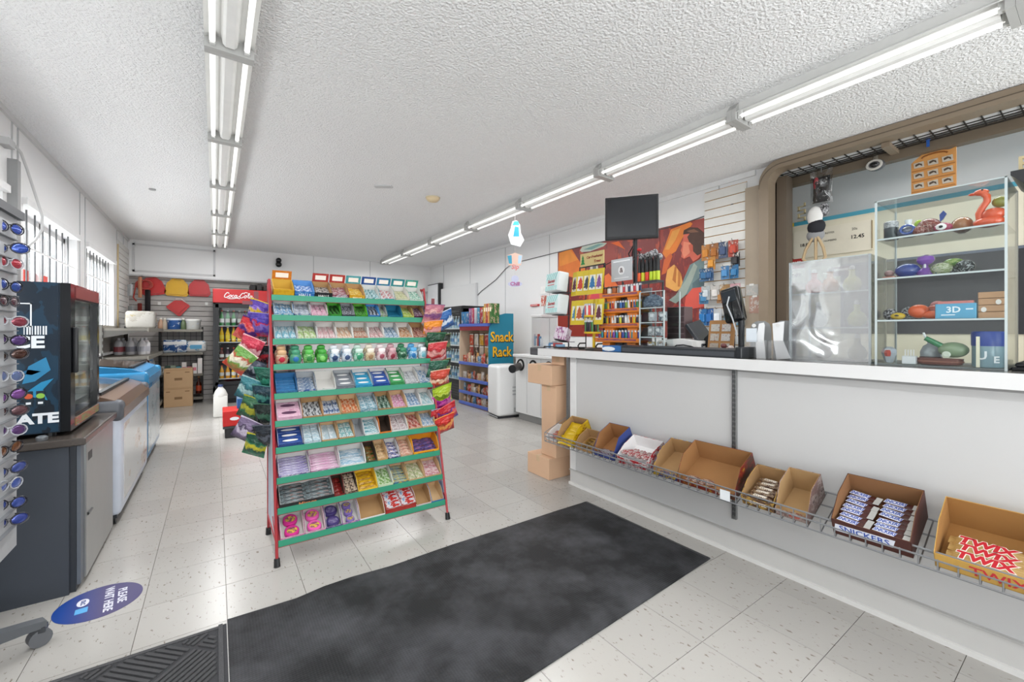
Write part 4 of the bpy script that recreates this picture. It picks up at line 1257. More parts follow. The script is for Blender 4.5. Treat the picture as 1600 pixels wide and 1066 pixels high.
# orange tiered lighter stand
ORG = M('#d9791f', .35, var=.05)
YTR = M('#d8b42a', .35, var=.05)
def lighter(name, loc, col, label, h=.06, capc='#c8c8cc', group='lighters on the orange stand'):
    t = thing(name, label, 'lighter', loc, (0, 0, random.uniform(-.1, .1)), group)
    link('body', lighter_body(col, h), t)
    link('striker', lighter_top(capc, h), t)
LM = {}
def lighter_body(col, h):
    if (col, h) not in LM:
        LM[(col, h)] = MB().lathe([(.009, 0), (.011, .004), (.011, h)], n=8, sx=.62).mesh('body', M(col, .25), True)
    return LM[(col, h)]
def lighter_top(col, h):
    if ('t', col, h) not in LM:
        LM[('t', col, h)] = MB().box(-.006, -.010, h, .006, .006, h + .014).box(-.004, .004, h, .004, .010, h + .010).mesh('striker', M(col, .3, .7))
    return LM[('t', col, h)]
LX = 2.50
ls = thing('lighter_stand', 'tiered orange lighter display stand in the middle of the counter', 'display stand', (LX, 2.11, CT))
tiers = [(.065, 2.36, 1.93, 0), (.175, 2.33, 1.92, 1), (.285, 2.32, 1.92, 2), (.40, 2.31, 1.92, 3)]
for z, ya, yb, k in tiers:
    mb = MB()
    mb.rbox(-.05, yb - 2.11, z, .05, ya - 2.11, z + .018, .004, 1)
    mb.box(-.052, yb - 2.11, z + .010, -.048, ya - 2.11, z + .034)
    tr = mb.build('tier', ORG, ls)
    for yy in (ya - .10, yb + .09):
        MB().prism([(yy - 2.11 - .05, z), (yy - 2.11 - .03, z - .045), (yy - 2.11 - .02, z - .075), (yy - 2.11 + .02, z - .075), (yy - 2.11 + .03, z - .045), (yy - 2.11 + .05, z)][::-1] if z > .1 else [(yy - 2.11 - .04, z), (yy - 2.11 - .03, z - .06), (yy - 2.11 + .03, z - .06), (yy - 2.11 + .04, z)][::-1], 'x', -.03, .03).build('bracket', ORG, tr)
    MB().box(-.0528, yb - 2.11 + .03, z + .014, -.052, ya - 2.11 - .03, z + .028).build('brand_strip', PRT('#7a3a7a', '#d8781f', '#8a2c4a', 5, k, .4), tr)
MB().cyl((.02, .03, 0), (.02, .03, .52), .008, n=8).build('pole', DARK, ls)
MB().box(.045, -.21, .0, .049, .23, .46).build('back_sheet', M('#8f8f94', .5), ls)
MB().rbox(-.09, -.2, 0, .06, .27, .012, .003, 1).build('base', M('#5a4a44', .4), ls)
lc = ['#2f5a9a', '#3f8a5a', '#d8c43a', '#2a3a6a', '#b8343a', '#d8d8d8', '#2a2a34', '#3a6fb0', '#1f3f7a', '#7a9a3a', '#e0e0de', '#26262c']
for (z, ya, yb, k) in tiers:
    cnt = 15 if k else 14
    for j in range(cnt):
        y = ya - .025 - (ya - yb - .05) * j / (cnt - 1)
        if k == 3 and j < 6:
            continue
        c = {0: ['#7a4aa0', '#2a8a9a', '#d87a2a', '#3a4a9a', '#2f7a8a'], 1: ['#d8d8d4', '#26262c', '#c8c440', '#3a3a44', '#e4e4e0'], 2: lc, 3: ['#c03a44', '#d8d8de', '#2c3450', '#e0e0e0']}[k]
        lighter('pocket_lighter', (LX - .025, y, CT + z + .018), c[j % len(c)], 'small pocket lighter, %s from left on the orange stand, %s tier up' % (ORD[j], ORD[k]))
for j, (y, c) in enumerate(((2.29, '#9a4a1a'), (2.24, '#d8d4cc'), (2.19, '#a85a2a'), (2.14, '#c8c0b8'))):
    t = thing('lighter_tub', '%s small lighter tub, %s from left on the top orange tier' % (('brown', 'white', 'rust', 'grey')[j], ORD[j]), 'tub', (LX - .01, y, CT + .418))
    MB().lathe([(.020, 0), (.022, .004), (.022, .062)], n=12).build('tub', M(c, .4), t, smooth=True)
    MB().lathe([(.0235, .058), (.0235, .07), (.015, .073)], n=12).build('lid', M('#4a3a34', .4), t, smooth=True)
# yellow side stand of lighters
ys_ = thing('lighter_stand', 'small two-tier yellow lighter stand left of the orange stand', 'display stand', (2.46, 2.38, CT))
for z in (.13, .26):
    mb = MB().lathe([(.085, z), (.09, z + .006), (.09, z + .014), (.084, z + .016)], n=16, sy=.75)
    mb.build('tier', YTR, ys_, smooth=True)
MB().cyl((0, 0, 0), (0, 0, .27), .012, n=8).build('pole', YTR, ys_)
MB().lathe([(.08, 0), (.085, .012), (.06, .02)], n=16, sy=.75).build('base', M('#4a4a4a', .4), ys_)
for row, z in enumerate((.146, .276)):
    for k in range(9):
        a = PI / 2 + PI * (k + .5) / 9
        c = [['#2a2a30', '#3f7a4a', '#26262c', '#5a8a5a', '#1f1f26'], ['#d8484a', '#e8e4e0', '#e0c0c0', '#c83a40', '#dcdcd8']][row][k % 5]
        lighter('pocket_lighter', (2.46 + .075 * math.cos(a), 2.38 + .054 * math.sin(a), CT + z), c, 'pocket lighter, %s from left on the %s tier of the yellow stand' % (ORD[k], ('lower', 'upper')[row]), .075, group='lighters on the yellow stand')
# grey notice card on the stand's pole and the torch lighters
t = thing('notice_card', 'grey printed card clipped above the orange lighter stand', 'sign', (LX + .02, 2.15, CT + .53))
MB().box(-.004, -.10, .0, 0, .10, .17).build('card', M('#b9bcc0', .4), t)
MB().box(-.005, -.08, .145, -.004, .08, .155).build('print_line', M('#eceff2', .5), t)
MB().prism([(.03 * math.cos(a * PI / 8), .08 + .034 * math.sin(a * PI / 8)) for a in range(16)], 'x', -.0055, -.004).build('emblem', M('#e8e8ea', .5), t)
text('&', .05, M('#6a5a5a', .5), t, (-.006, 0, .08), FACE_LEFT, bold=.001)
MB().box(-.005, -.07, .02, -.004, .07, .026).build('print_line', M('#e0e2e4', .5), t)
MB().cyl((.006, 0, -.56), (.006, 0, .1), .004, n=6).build('stem', DARK, t)
for k, (y, cc) in enumerate(((1.985, '#e05a28'), (1.955, '#c8c82a'), (1.92, '#d8402c'), (1.885, '#b8d030'), (1.855, '#c8d838'), (1.83, '#b4c82c'))):
    t = thing('torch_lighter', 'long black torch lighter with %s band, %s from left' % (('orange', 'olive', 'red', 'lime', 'yellow', 'chartreuse')[k], ORD[k]), 'lighter', (LX + .02, y, CT + .505), group='torch lighters above the stand')
    MB().lathe([(.012, 0), (.014, .004), (.014, .065)], n=10).build('grip', M(cc, .35), t, smooth=True)
    MB().lathe([(.0145, .065), (.0145, .13), (.009, .165), (.006, .172)], n=10).build('nozzle', BLACK, t, smooth=True)
mb = MB().box(-.03, -.10, 0, .05, .09, .014).box(.04, -.1, -.50, .05, -.09, 0)
tag(mb.build('torch_tray', M('#3a3a3e', .4), None, (LX + .01, 1.91, CT + .49)), 'dark tray holding the torch lighters above the clear tower', 'tray')
t = thing('keychain_bunch', 'bunch of black and white pompom keyrings above the torch lighters', 'keyrings', (LX + .06, 1.93, CT + .66))
for k in range(7):
    MB().ball((random.uniform(-.02, .02), .07 - .025 * k, random.uniform(0, .05)), .022, .022, .026, 8, 6).build('pompom', PRT('#2a2a2e', '#c8c8cc', '#e8e8e8', 5, k, .8), t, smooth=True)
MB().ball((0, .09, .09), .016, .02, .012, 8, 6).build('red_pompom', M('#b0282c', .7), t, smooth=True)
MB().cyl((.03, .03, -.5), (.03, .03, .03), .004, n=6).build('stem', DARK, t)

# clear acrylic tower with shelves
def acrylic_case(name, label, y0, y1, z1, x0, x1, shelves, loc_label=None, front=True, edge=.006):
    t = thing(name, label, 'display case', ((x0 + x1) / 2, (y0 + y1) / 2, CT))
    cx, cy = (x0 + x1) / 2, (y0 + y1) / 2
    a, b, c, d = x0 - cx, x1 - cx, y0 - cy, y1 - cy
    h = z1 - CT
    if front:
        MB().box(a, c, 0, a + .004, d, h).build('front_sheet', ACRYLIC, t)
    MB().box(b - .004, c, 0, b, d, h).build('back_sheet', ACRYLIC, t)
    MB().box(a, c, 0, b, c + .004, h).build('side_sheet', ACRYLIC, t)
    MB().box(a, d - .004, 0, b, d, h).build('side_sheet', ACRYLIC, t)
    MB().box(a, c, h - .005, b, d, h).build('top_sheet', ACRYLIC, t)
    MB().box(a, c, 0, b, d, .006).build('base_sheet', M('#8d9496', .2), t)
    e = edge
    mb = MB()
    for yy in (c, d - e):
        for xx in (a, b - e):
            mb.box(xx - .0006, yy - .0006, 0, xx + e + .0006, yy + e + .0006, h + .0005)
    mb.box(a - .0006, c, h - e * .6, a + e * .6, d, h + .0006)
    mb.build('polished_edges', ACRYLIC_EDGE, t)
    for s in shelves:
        mb = MB().box(a + .004, c + .004, s - CT - .005, b - .004, d - .004, s - CT, 0)
        sh = mb.build('shelf', ACRYLIC, t)
        MB().box(a + .0035, c + .004, s - CT - .006, a + .0065, d - .004, s - CT + .001).build('shelf_edge', ACRYLIC_EDGE, sh)
    return t
acrylic_case('acrylic_tower', 'clear acrylic tower of accessories right of the lighter stand', 1.71, 1.91, CT + .42, 2.42, 2.60, [CT + .11, CT + .21, CT + .31])
tw = [(1.86, .118, '#b8bcc0', 'white'), (1.80, .118, '#8a949c', 'grey'), (1.85, .218, '#c8ccd4', 'pale'), (1.77, .218, '#6a747c', 'slate'), (1.86, .316, '#4a5a6a', 'navy'), (1.79, .316, '#9aa4ac', 'silver'), (1.86, .012, '#c8b060', 'gold'), (1.78, .012, '#a8805a', 'bronze')]
for k, (y, z, c, nm) in enumerate(tw):
    t = thing('accessory_pack', '%s accessory pack, %s inside the clear tower, counting from its middle shelf' % (nm, ORD[k]), 'pack', (2.49, y, CT + z), (0, 0, random.uniform(-.3, .3)), 'packs in the clear tower')
    MB().rbox(-.012, -.028, 0, .012, .028, .065, .003, 1).build('pack', PRT(c, '#e0e4e8', '#5a646c', 3, k, .3), t)
    MB().box(-.013, -.014, .03, -.012, .014, .05).build('label', M('#e8eaec', .4), t)
t = thing('tower_sign', 'arched blue printed header at the top of the clear tower', 'sign', (2.44, 1.81, CT + .318))
MB().prism([(-.08, 0), (.08, 0), (.08, .04), (.05, .07), (0, .085), (-.05, .07), (-.08, .04)][::-1], 'x', 0, .003).build('header', PRT('#4a5c74', '#7a8ca0', '#c0ccd8', 6, 2, .4), t)
# blue box pad, black long mat tray
t = thing('ticket_box', 'flat blue and white lottery ticket box lying at the front of the counter', 'box', (2.40, 2.06, CT), (0, 0, .05))
MB().rbox(-.06, -.16, 0, .10, .12, .045, .004, 1).build('box', M('#2f6aa8', .4), t)
MB().prism([(.06 * math.cos(a * PI / 6) + .06, .022 + .016 * math.sin(a * PI / 6)) for a in range(12)][::1], 'x', -.0612, -.060).build('emblem', M('#e6ecf2', .4), t)
t = thing('card_tray', 'long black tray lying along the counter front edge', 'tray', (2.385, 1.56, CT))
mb = MB().prism([(-.06, 0), (.10, 0), (.10, .03), (-.03, .055), (-.06, .045)], 'y', -.37, .43)
mb.build('tray', M('#2f3236', .35), t)
MB().box(-.0615, -.36, .008, -.060, .42, .034).build('front_strip', M('#4a4d52', .3), t)
MB().rbox(-.064, -.40, 0, .10, -.365, .062, .004, 1).build('end_cap', M('#24272b', .3), t)
# payment terminal dock: white base with cable and tilted dark screen
t = thing('receipt_printer', 'low white receipt printer with a black cable behind the long tray', 'printer', (2.58, 1.70, CT))
MB().prism([(-.13, 0), (.13, 0), (.13, .085), (-.02, .10), (-.13, .085)][::-1], 'x', -.06, .09).build('body', M('#e4e4e2', .35), t)
MB().box(-.061, .06, .05, -.060, .07, .075).build('slot', BLACK, t)
MB().tube([(-.065, .02, .03), (-.07, -.02, .055), (-.07, -.07, .06), (-.068, -.13, .05), (-.05, -.18, .03)], .004, 6).build('cable', BLACK, t)
t = thing('till_screen', 'tilted black touch screen on a foot behind the receipt printer', 'screen', (2.72, 1.58, CT))
mb = MB()
mb.M = Matrix.Translation((0, 0, .06)) @ Matrix.Rotation(-.55, 4, 'X') @ Matrix.Rotation(-.2, 4, 'Y')
mb.rbox(-.10, -.012, 0, .10, .012, .18, .006, 2)
mb.build('screen', M('#303338', .25), t)
MB().prism([(-.16, 0), (.02, 0), (.0, .10), (-.04, .14)][::-1], 'x', -.05, .05).build('foot', BLACK, t)
t = thing('carton_of_cigars', 'dark red striped carton standing behind the clear tower', 'box', (2.70, 1.78, CT))
MB().rbox(-.05, -.07, 0, .05, .07, .32, .004, 1).build('box', M('#5c4a4c', .5), t)
for k in range(6):
    MB().box(-.0512, -.065, .05 + k * .04, -.05, .065, .055 + k * .04).build('stripe', M('#8a7678', .5), t)
# red round thing: red machine body behind
t = thing('card_reader', 'black payment terminal on a tall stand at the middle of the counter', 'payment terminal', (2.47, 1.235, CT))
MB().lathe([(.06, 0), (.062, .01), (.03, .022), (.02, .05)], n=16).build('base', BLACK_GLOSS, t, smooth=True)
MB().cyl((0, 0, .04), (0, .0, .24), .017, n=12).build('pole', M('#1c1f24', .25), t, smooth=True)
mb = MB()
mb.M = Matrix.Translation((.0, .03, .22)) @ Matrix.Rotation(-.25, 4, 'X') @ Matrix.Rotation(.12, 4, 'Y')
mb.rbox(-.03, -.055, -.02, .025, .055, .19, .016, 3)
mb.build('terminal', BLACK_GLOSS, t, smooth=True)
mb = MB()
mb.M = Matrix.Translation((.0, .03, .22)) @ Matrix.Rotation(-.25, 4, 'X') @ Matrix.Rotation(.12, 4, 'Y')
mb.rbox(-.034, -.04, .10, -.029, .04, .17, .002, 1)
mb.build('display', M('#2c3238', .1), t)
MB().tube([(-.03, .055, .35), (-.045, .06, .30), (-.04, .03, .22), (-.03, .015, .15), (-.025, .01, .08)], .004, 6).build('cable', M('#b8bcc0', .3), t)
t = thing('card_rack', 'brown board with small printed cards leaning behind the long tray', 'display', (2.55, 1.40, CT))
mb = MB()
mb.M = Matrix.Rotation(.15, 4, 'Y')
mb.box(0, -.07, 0, .012, .09, .22)
mb.build('board', M('#a87a4a', .6), t)
for k, (y, z, c) in enumerate(((-.05, .03, '#d8d0c8'), (-.05, .09, '#e0dcd8'), (-.05, .15, '#e4e0dc'), (.02, .03, '#c4b8a8'), (.02, .09, '#d8d0c4'), (.02, .15, '#dcd8d0'))):
    mb = MB()
    mb.M = Matrix.Rotation(.15, 4, 'Y')
    mb.box(-.004, y, z, 0, y + .055, z + .045)
    mb.build('card', PRT(c, '#8a949c', '#c8684a', 4, k, .5, t1=.58), t)
t = thing('keyring_pile', 'pile of pink and dark beaded keyrings beside the payment terminal', 'keyrings', (2.46, 1.32, CT))
for k in range(9):
    MB().ball((random.uniform(-.02, .02), random.uniform(-.035, .035), .015 + .012 * (k // 2)), .018, .018, .016, 8, 6).build('bead', M(['#c88a80', '#2a2a30', '#d8c8c4', '#6a3a3a', '#3a7a5a'][k % 5], .3), t, smooth=True)
# two clear bag holders with white sleeves
for k, (y, lab) in enumerate(((1.125, 'left'), (1.005, 'right'))):
    t = thing('sleeve_holder', '%s of two clear plastic holders with white paper sleeves on the counter' % lab, 'holder', (2.43, y, CT), group='paper sleeve holders')
    MB().rbox(-.03, -.055, 0, .03, .055, .004, .001, 1).box(-.03, -.055, 0, -.026, .055, .10).build('base', POLYBAG, t)
    mb = MB()
    pts = [(-.055, .0), (.055, .0), (.055, .16), (.045, .19), (.02, .205), (-.02, .205), (-.045, .19), (-.055, .16)]
    mb.prism(pts[::-1], 'x', .026, .03)
    mb.build('back_plate', M('#9a9d9f', .2, alpha=.8), t)
    mb = MB()
    mb.prism([(-.045, .0), (.0, 0), (.005, .10), (-.012, .19), (-.035, .195), (-.04, .18), (-.035, .1)][::-1] if k == 0 else [(-.045, .01), (.02, .0), (.035, .10), (.04, .19), (-.015, .2), (-.01, .1)][::-1], 'x', -.018, -.012)
    mb.build('sleeve', M('#e6e8ea', .5), t)
    if k == 0:
        MB().box(-.03, -.005, .09, -.026, .05, .165).build('label', M('#d8e0e8', .4), t)
    MB().lathe([(.010, 0), (.010, .004)], n=12).build('button', M('#dedede', .4), t, (-.02, .012, .18), (0, -PI / 2, 0))

# ---- monitor on a pole
t = thing('monitor', 'black flat monitor raised on a pole above the counter', 'monitor', (2.70, 2.17, CT))
MB().lathe([(.07, 0), (.07, .012), (.02, .02)], n=16).build('pole_base', BLACK, t)
MB().cyl((0, 0, .01), (0, 0, 1.0), .016, n=10).build('pole', M('#1c1c1f', .4), t, smooth=True)
mon = link('monitor_head', None, t, (-.045, .0, .865), (0, 0, math.radians(-51)))
MB().rbox(-.20, -.02, 0, .20, .025, .335, .006, 2).build('bezel', BLACK, mon)
MB().box(-.182, -.0215, .022, .182, -.0195, .316).build('screen', M('#212327', .22, var=.02), mon)
for k in range(4):
    MB().tube([(.02, .01 + .01 * k, .86), (-.03 + .02 * k, .04 - .02 * k, .76), (.03 - .03 * k, .05 - .015 * k, .68), (.01, .0, .58)], .005, 5).build('cable', BLACK, t)

# ---- foil-faced small display case
def foil_material():
    m = bpy.data.materials.new('crinkled_clear_film')
    m.use_nodes = True
    nt = m.node_tree
    b = nt.nodes['Principled BSDF']
    tc = nd(nt, 'ShaderNodeTexCoord')
    n1 = nd(nt, 'ShaderNodeTexNoise')
    n1.inputs['Scale'].default_value = 5.0
    n1.inputs['Detail'].default_value = 1.0
    n1.inputs['Distortion'].default_value = 0.8
    nt.links.new(tc.outputs['Object'], n1.inputs['Vector'])
    bp_ = nd(nt, 'ShaderNodeBump')
    bp_.inputs['Strength'].default_value = 0.2
    bp_.inputs['Distance'].default_value = 0.02
    nt.links.new(n1.outputs['Fac'], bp_.inputs['Height'])
    nt.links.new(bp_.outputs['Normal'], b.inputs['Normal'])
    b.inputs['Base Color'].default_value = lin('#d8dadc') + (1,)
    b.inputs['Metallic'].default_value = 0.9
    b.inputs['Roughness'].default_value = 0.06
    out = nt.nodes['Material Output']
    tr = nd(nt, 'ShaderNodeBsdfTransparent')
    mx = nd(nt, 'ShaderNodeMixShader')
    mx.inputs[0].default_value = 0.5
    nt.links.new(tr.outputs[0], mx.inputs[1])
    nt.links.new(b.outputs[0], mx.inputs[2])
    nt.links.new(mx.outputs[0], out.inputs['Surface'])
    return m
FILM = foil_material()
c1 = acrylic_case('small_display_case', 'small clear case with rippled reflective front beside the tall case', .640, .965, 1.572, 2.425, 2.66, [1.24, 1.41], front=False)
MB().box(-.12, -.163, 0, -.117, .163, .498).build('rippled_front', FILM, c1)
MB().box(-.124, -.166, 0, -.112, -.158, .50).box(-.124, .158, 0, -.112, .166, .50).build('front_strip', M('#a8b0b4', .15, .5), c1)
inside = [(.90, 1.415, '#c84a3a', 'red glass ornament'), (.83, 1.415, '#d8863a', 'orange glass ornament'), (.74, 1.415, '#c8c83a', 'yellow glass ornament'), (.88, 1.245, '#b8b8b0', 'grey glass ornament'), (.72, 1.245, '#c8d048', 'lime glass ornament'), (.86, 1.082, '#9a7a5a', 'brown glass ornament'), (.72, 1.082, '#d0c8a0', 'cream glass ornament')]
for k, (y, z, c, nm) in enumerate(inside):
    t = thing('glass_ornament', '%s in the rippled front case, %s from the top left' % (nm, ORD[k]), 'ornament', (2.54, y, z), group='ornaments in the rippled case')
    MB().lathe([(.02, 0), (.034, .012), (.04, .035), (.03, .06), (.014, .075), (.012, .10), (.018, .105)], n=14).build('body', M(c, .08, coat=.6), t, smooth=True)
    MB().ball((.0, 0, .115), .012, n=10, k=6).build('stopper', M('#e0e0e0', .1), t, smooth=True)

# ---- tall acrylic case with its ornaments
SH = [1.27, 1.455, 1.63]
acrylic_case('tall_display_case', 'tall clear acrylic case of glass ornaments at the counter right end', .235, .622, 1.80, 2.42, 2.72, SH)
def orn(name, label, cat, y, z, x=2.50, rot=(0, 0, 0)):
    return thing(name, label, cat, (x, y, z), rot, 'ornaments in the tall clear case')
def glossy(c, **k):
    return M(c, .1, coat=.7, **k)
z4, z3, z2, z1 = SH[2] + .001, SH[1] + .001, SH[0] + .001, CT + .008
# top shelf
t = orn('dark_jar', 'dark teal jar with a white band on the top case shelf', 'jar', .585, z4)
MB().lathe([(.022, 0), (.026, .006), (.026, .055)], n=14).build('jar', glossy('#16282e'), t, smooth=True)
MB().lathe([(.025, .055), (.026, .062), (.026, .08), (.02, .085)], n=14).build('lid', PRT('#d8dadc', '#a0a4a8', '#6a7074', 6, 1, .3), t, smooth=True)
t = orn('ring_ornament', 'grey glass ring pipe with a clear stem on the top case shelf', 'ornament', .525, z4)
MB().ball((0, 0, .026), .03, .044, .026, 14, 8).build('body', glossy('#5a5f70'), t, smooth=True)
MB().tube([(-.03, .022 * math.cos(a * PI / 8), .034 + .018 * math.sin(a * PI / 8)) for a in range(16)], .005, 6, closed=True).build('rim', glossy('#2f4f9a'), t, smooth=True)
MB().lathe([(.012, .03), (.010, .05), (.013, .078)], c=(-.01, 0, 0), n=12).build('stem', M('#dfe4e6', .08), t, smooth=True)
MB().ball((.01, -.03, .055), .010, .016, .02, 10, 6).build('lime_horn', glossy('#a8c83a'), t, smooth=True)
t = orn('lattice_ball', 'maroon ball with white lattice pattern on the top case shelf', 'ornament', .462, z4)
MB().ball((0, 0, .036), .036, .040, .036, 16, 10).build('ball', PRT('#8a4038', '#d8b8a8', '#6a2a28', 9, 2, .2, t1=.54, t2=.60), t, smooth=True)
MB().ball((-.02, .024, .022), .022, .026, .022, 12, 8).build('lower_ball', PRT('#8a4038', '#d8b8a8', '#6a2a28', 9, 5, .2, t1=.54, t2=.60), t, smooth=True)
MB().prism([(-.035, .05), (-.045, .06), (-.055, .08), (-.045, .095), (-.033, .08)], 'x', -.004, .004).build('blue_fin', glossy('#23408a'), t)
t = orn('eye_ornament', 'pink ornament with a staring white eye on the top case shelf', 'ornament', .414, z4, 2.47)
MB().ball((0, 0, .020), .024, .03, .020, 14, 8).build('body', glossy('#a03a58'), t, smooth=True)
MB().ball((-.020, .002, .020), .007, .017, .014, 14, 8).build('eye_white', glossy('#eceae8'), t, smooth=True)
MB().ball((-.0255, .002, .020), .004, .007, .006, 10, 6).build('pupil', BLACK_GLOSS, t, smooth=True)
t = orn('tan_ball', 'brown glass ball behind the white sleeve on the top case shelf', 'ornament', .372, z4, 2.56)
MB().ball((0, 0, .034), .034, .034, .034, 14, 10).build('ball', glossy('#a8744a'), t, smooth=True)
MB().lathe([(.012, 0), (.010, .005)], n=10).build('foot', glossy('#8a5a3a'), t)
t = orn('goose_ornament', 'orange long-necked bird ornament on the top case shelf', 'ornament', .29, z4, 2.51)
MB().ball((0, 0, .022), .034, .046, .022, 16, 8).build('body', glossy('#e0562a'), t, smooth=True)
MB().ball((0, -.012, .052), .028, .034, .024, 14, 8).build('back', glossy('#e0562a'), t, smooth=True)
MB().tube([(0, .025, .03), (0, .028, .06), (0, .018, .085), (0, .006, .105), (0, .006, .125), (0, .018, .142)], .0115, 10).build('neck', glossy('#e25a2c'), t, smooth=True)
MB().ball((0, .022, .145), .014, .022, .013, 12, 8).build('head', glossy('#e25a2c'), t, smooth=True)
MB().ball((0, .044, .143), .007, .014, .006, 10, 6).build('beak', glossy('#d84a22'), t, smooth=True)
MB().ball((-.01, .018, .152), .004, n=8, k=6).build('eye', BLACK_GLOSS, t, smooth=True)
MB().ball((.012, -.028, .098), .02, .024, .022, 12, 8).build('olive_knob', glossy('#8a8a2a'), t, smooth=True)
# second shelf
t = orn('pebble_pair', 'small pinkish stone stack at the left of the second case shelf', 'ornament', .592, z3)
MB().rbox(-.02, -.025, 0, .02, .02, .012, .004, 2).build('lower', glossy('#b87a68'), t, smooth=True)
MB().ball((0, 0, .026), .016, .018, .015, 10, 6).build('upper', glossy('#9a7a78'), t, smooth=True)
t = orn('blue_ball', 'cobalt blue squat glass ball on the second case shelf', 'ornament', .530, z3)
MB().ball((0, 0, .032), .038, .044, .032, 18, 10).build('ball', glossy('#1f3a86'), t, smooth=True)
MB().cyl((0, -.036, .03), (0, -.058, .034), .006, .004, 8).build('mouthpiece', glossy('#1f3a86'), t, smooth=True)
t = orn('purple_dumbbell', 'purple hourglass-shaped ornament on the second case shelf', 'ornament', .472, z3)
MB().lathe([(.012, 0), (.026, .006), (.030, .018), (.022, .030), (.010, .038), (.009, .048), (.022, .056), (.030, .068), (.026, .084), (.010, .092)], n=18).build('body', glossy('#7a4aa4'), t, smooth=True)
MB().cyl((-.012, 0, .036), (-.012, 0, .054), .004, n=8).build('pin', M('#d8d8dc', .2), t)
t = orn('green_frog', 'pale green mottled glass ornament on the second case shelf', 'ornament', .412, z3)
MB().ball((-.01, .01, .026), .03, .036, .026, 14, 8).build('body', PRT('#8a9a6a', '#c8d0b0', '#5a7a8a', 4, 3, .1), t, smooth=True)
MB().ball((.01, -.022, .05), .02, .032, .018, 14, 8).build('head', PRT('#5a8a34', '#a8c070', '#3a6424', 5, 3, .1), t, smooth=True)
t = orn('marbled_ball', 'black and white marbled ball on the second case shelf', 'ornament', .355, z3)
MB().ball((0, 0, .028), .028, .03, .028, 14, 10).build('ball', PRT('#1c2628', '#c0c8c8', '#3a4a4c', 8, 2, .12, t1=.55, t2=.62), t, smooth=True)
MB().ball((0, .03, .015), .016, .018, .015, 12, 8).build('small_ball', PRT('#1c2628', '#a0a8a8', '#3a4a4c', 8, 6, .12, t1=.55, t2=.62), t, smooth=True)
# third shelf
t = orn('black_swirl_ball', 'black and white swirl ornament at left of the third case shelf', 'ornament', .588, z2)
MB().ball((0, 0, .026), .026, .026, .026, 14, 10).build('ball', PRT('#26282c', '#c8c8cc', '#6a5a4a', 6, 3, .12), t, smooth=True)
MB().lathe([(.014, 0), (.012, .004)], n=10).build('foot', BLACK, t)
t = orn('yellow_ladybird', 'yellow domed ornament on the third case shelf', 'ornament', .553, z2, 2.46)
MB().ball((0, 0, .016), .02, .026, .016, 14, 8).build('dome', glossy('#c8a81c'), t, smooth=True)
MB().ball((-.018, 0, .018), .004, .008, .004, 8, 6).build('spot', BLACK_GLOSS, t, smooth=True)
t = orn('black_stripe_ball', 'black ball with white stripes behind the yellow dome', 'ornament', .535, z2, 2.54)
MB().ball((0, 0, .030), .024, .026, .030, 14, 10).build('ball', PRT('#14161a', '#c8ccd0', '#2a2e34', 5, 8, .12, stretch=(1, 1, 3)), t, smooth=True)
MB().ball((-.01, -.035, .014), .015, .018, .014, 10, 6).build('small_ball', glossy('#1c2a2e'), t, smooth=True)
t = orn('orange_gourd', 'shiny orange gourd-shaped ornament on the third case shelf', 'ornament', .468, z2)
MB().tube([(0, .045, .040), (-.003, .03, .038)], .02, 10).ball((0, .025, .036), .028, .036, .030, 16, 10).build('bulb', glossy('#dc5a20'), t, smooth=True)
MB().ball((-.006, -.022, .020), .02, .044, .017, 14, 8).build('tail', glossy('#dc5a20'), t, smooth=True)
MB().ball((.02, -.02, .04), .02, .03, .022, 12, 8).build('rust_lump', glossy('#a84428'), t, smooth=True)
t = orn('pink_ball', 'pink glass ball resting behind the orange gourd', 'ornament', .452, z2, 2.60)
MB().ball((0, 0, .062), .024, .026, .022, 12, 8).build('ball', glossy('#c87a78'), t, smooth=True)
MB().lathe([(.024, 0), (.02, .01), (.01, .042)], n=12).build('stand', glossy('#a05a5a'), t, smooth=True)
t = orn('blue_carton', 'light blue printed carton on the third case shelf', 'box', .375, z2, 2.465)
MB().rbox(-.02, -.058, 0, .02, .058, .062, .002, 1).build('carton', M('#5aa4c8', .4), t)
text('3D', .034, M('#e4f0f6', .5), t, (-.0206, .005, .036), FACE_LEFT, bold=.0008)
MB().box(-.0208, .0, .014, -.020, .04, .018).box(-.0208, -.05, .036, -.020, -.03, .041).build('print_line', M('#e4f0f6', .5), t)
MB().box(-.018, -.05, .062, .01, .05, .072).build('papers', M('#c87a74', .5), t)
t = orn('tan_cartons', 'tan boxes with white dots stacked at right of the third case shelf', 'box', .278, z2, 2.475)
for k in range(4):
    MB().rbox(-.02, -.036, k * .026, .02, .036, k * .026 + .0245, .002, 1).build('carton', M('#b8906c', .6, var=.08), t)
for k, (y, z) in enumerate(((.02, .034), (-.018, .062))):
    MB().lathe([(.010, 0), (.010, .001)], n=14, sy=.75).build('white_dot', M('#e4e0da', .5), t, (-.0215, y, z), (0, -PI / 2, 0))
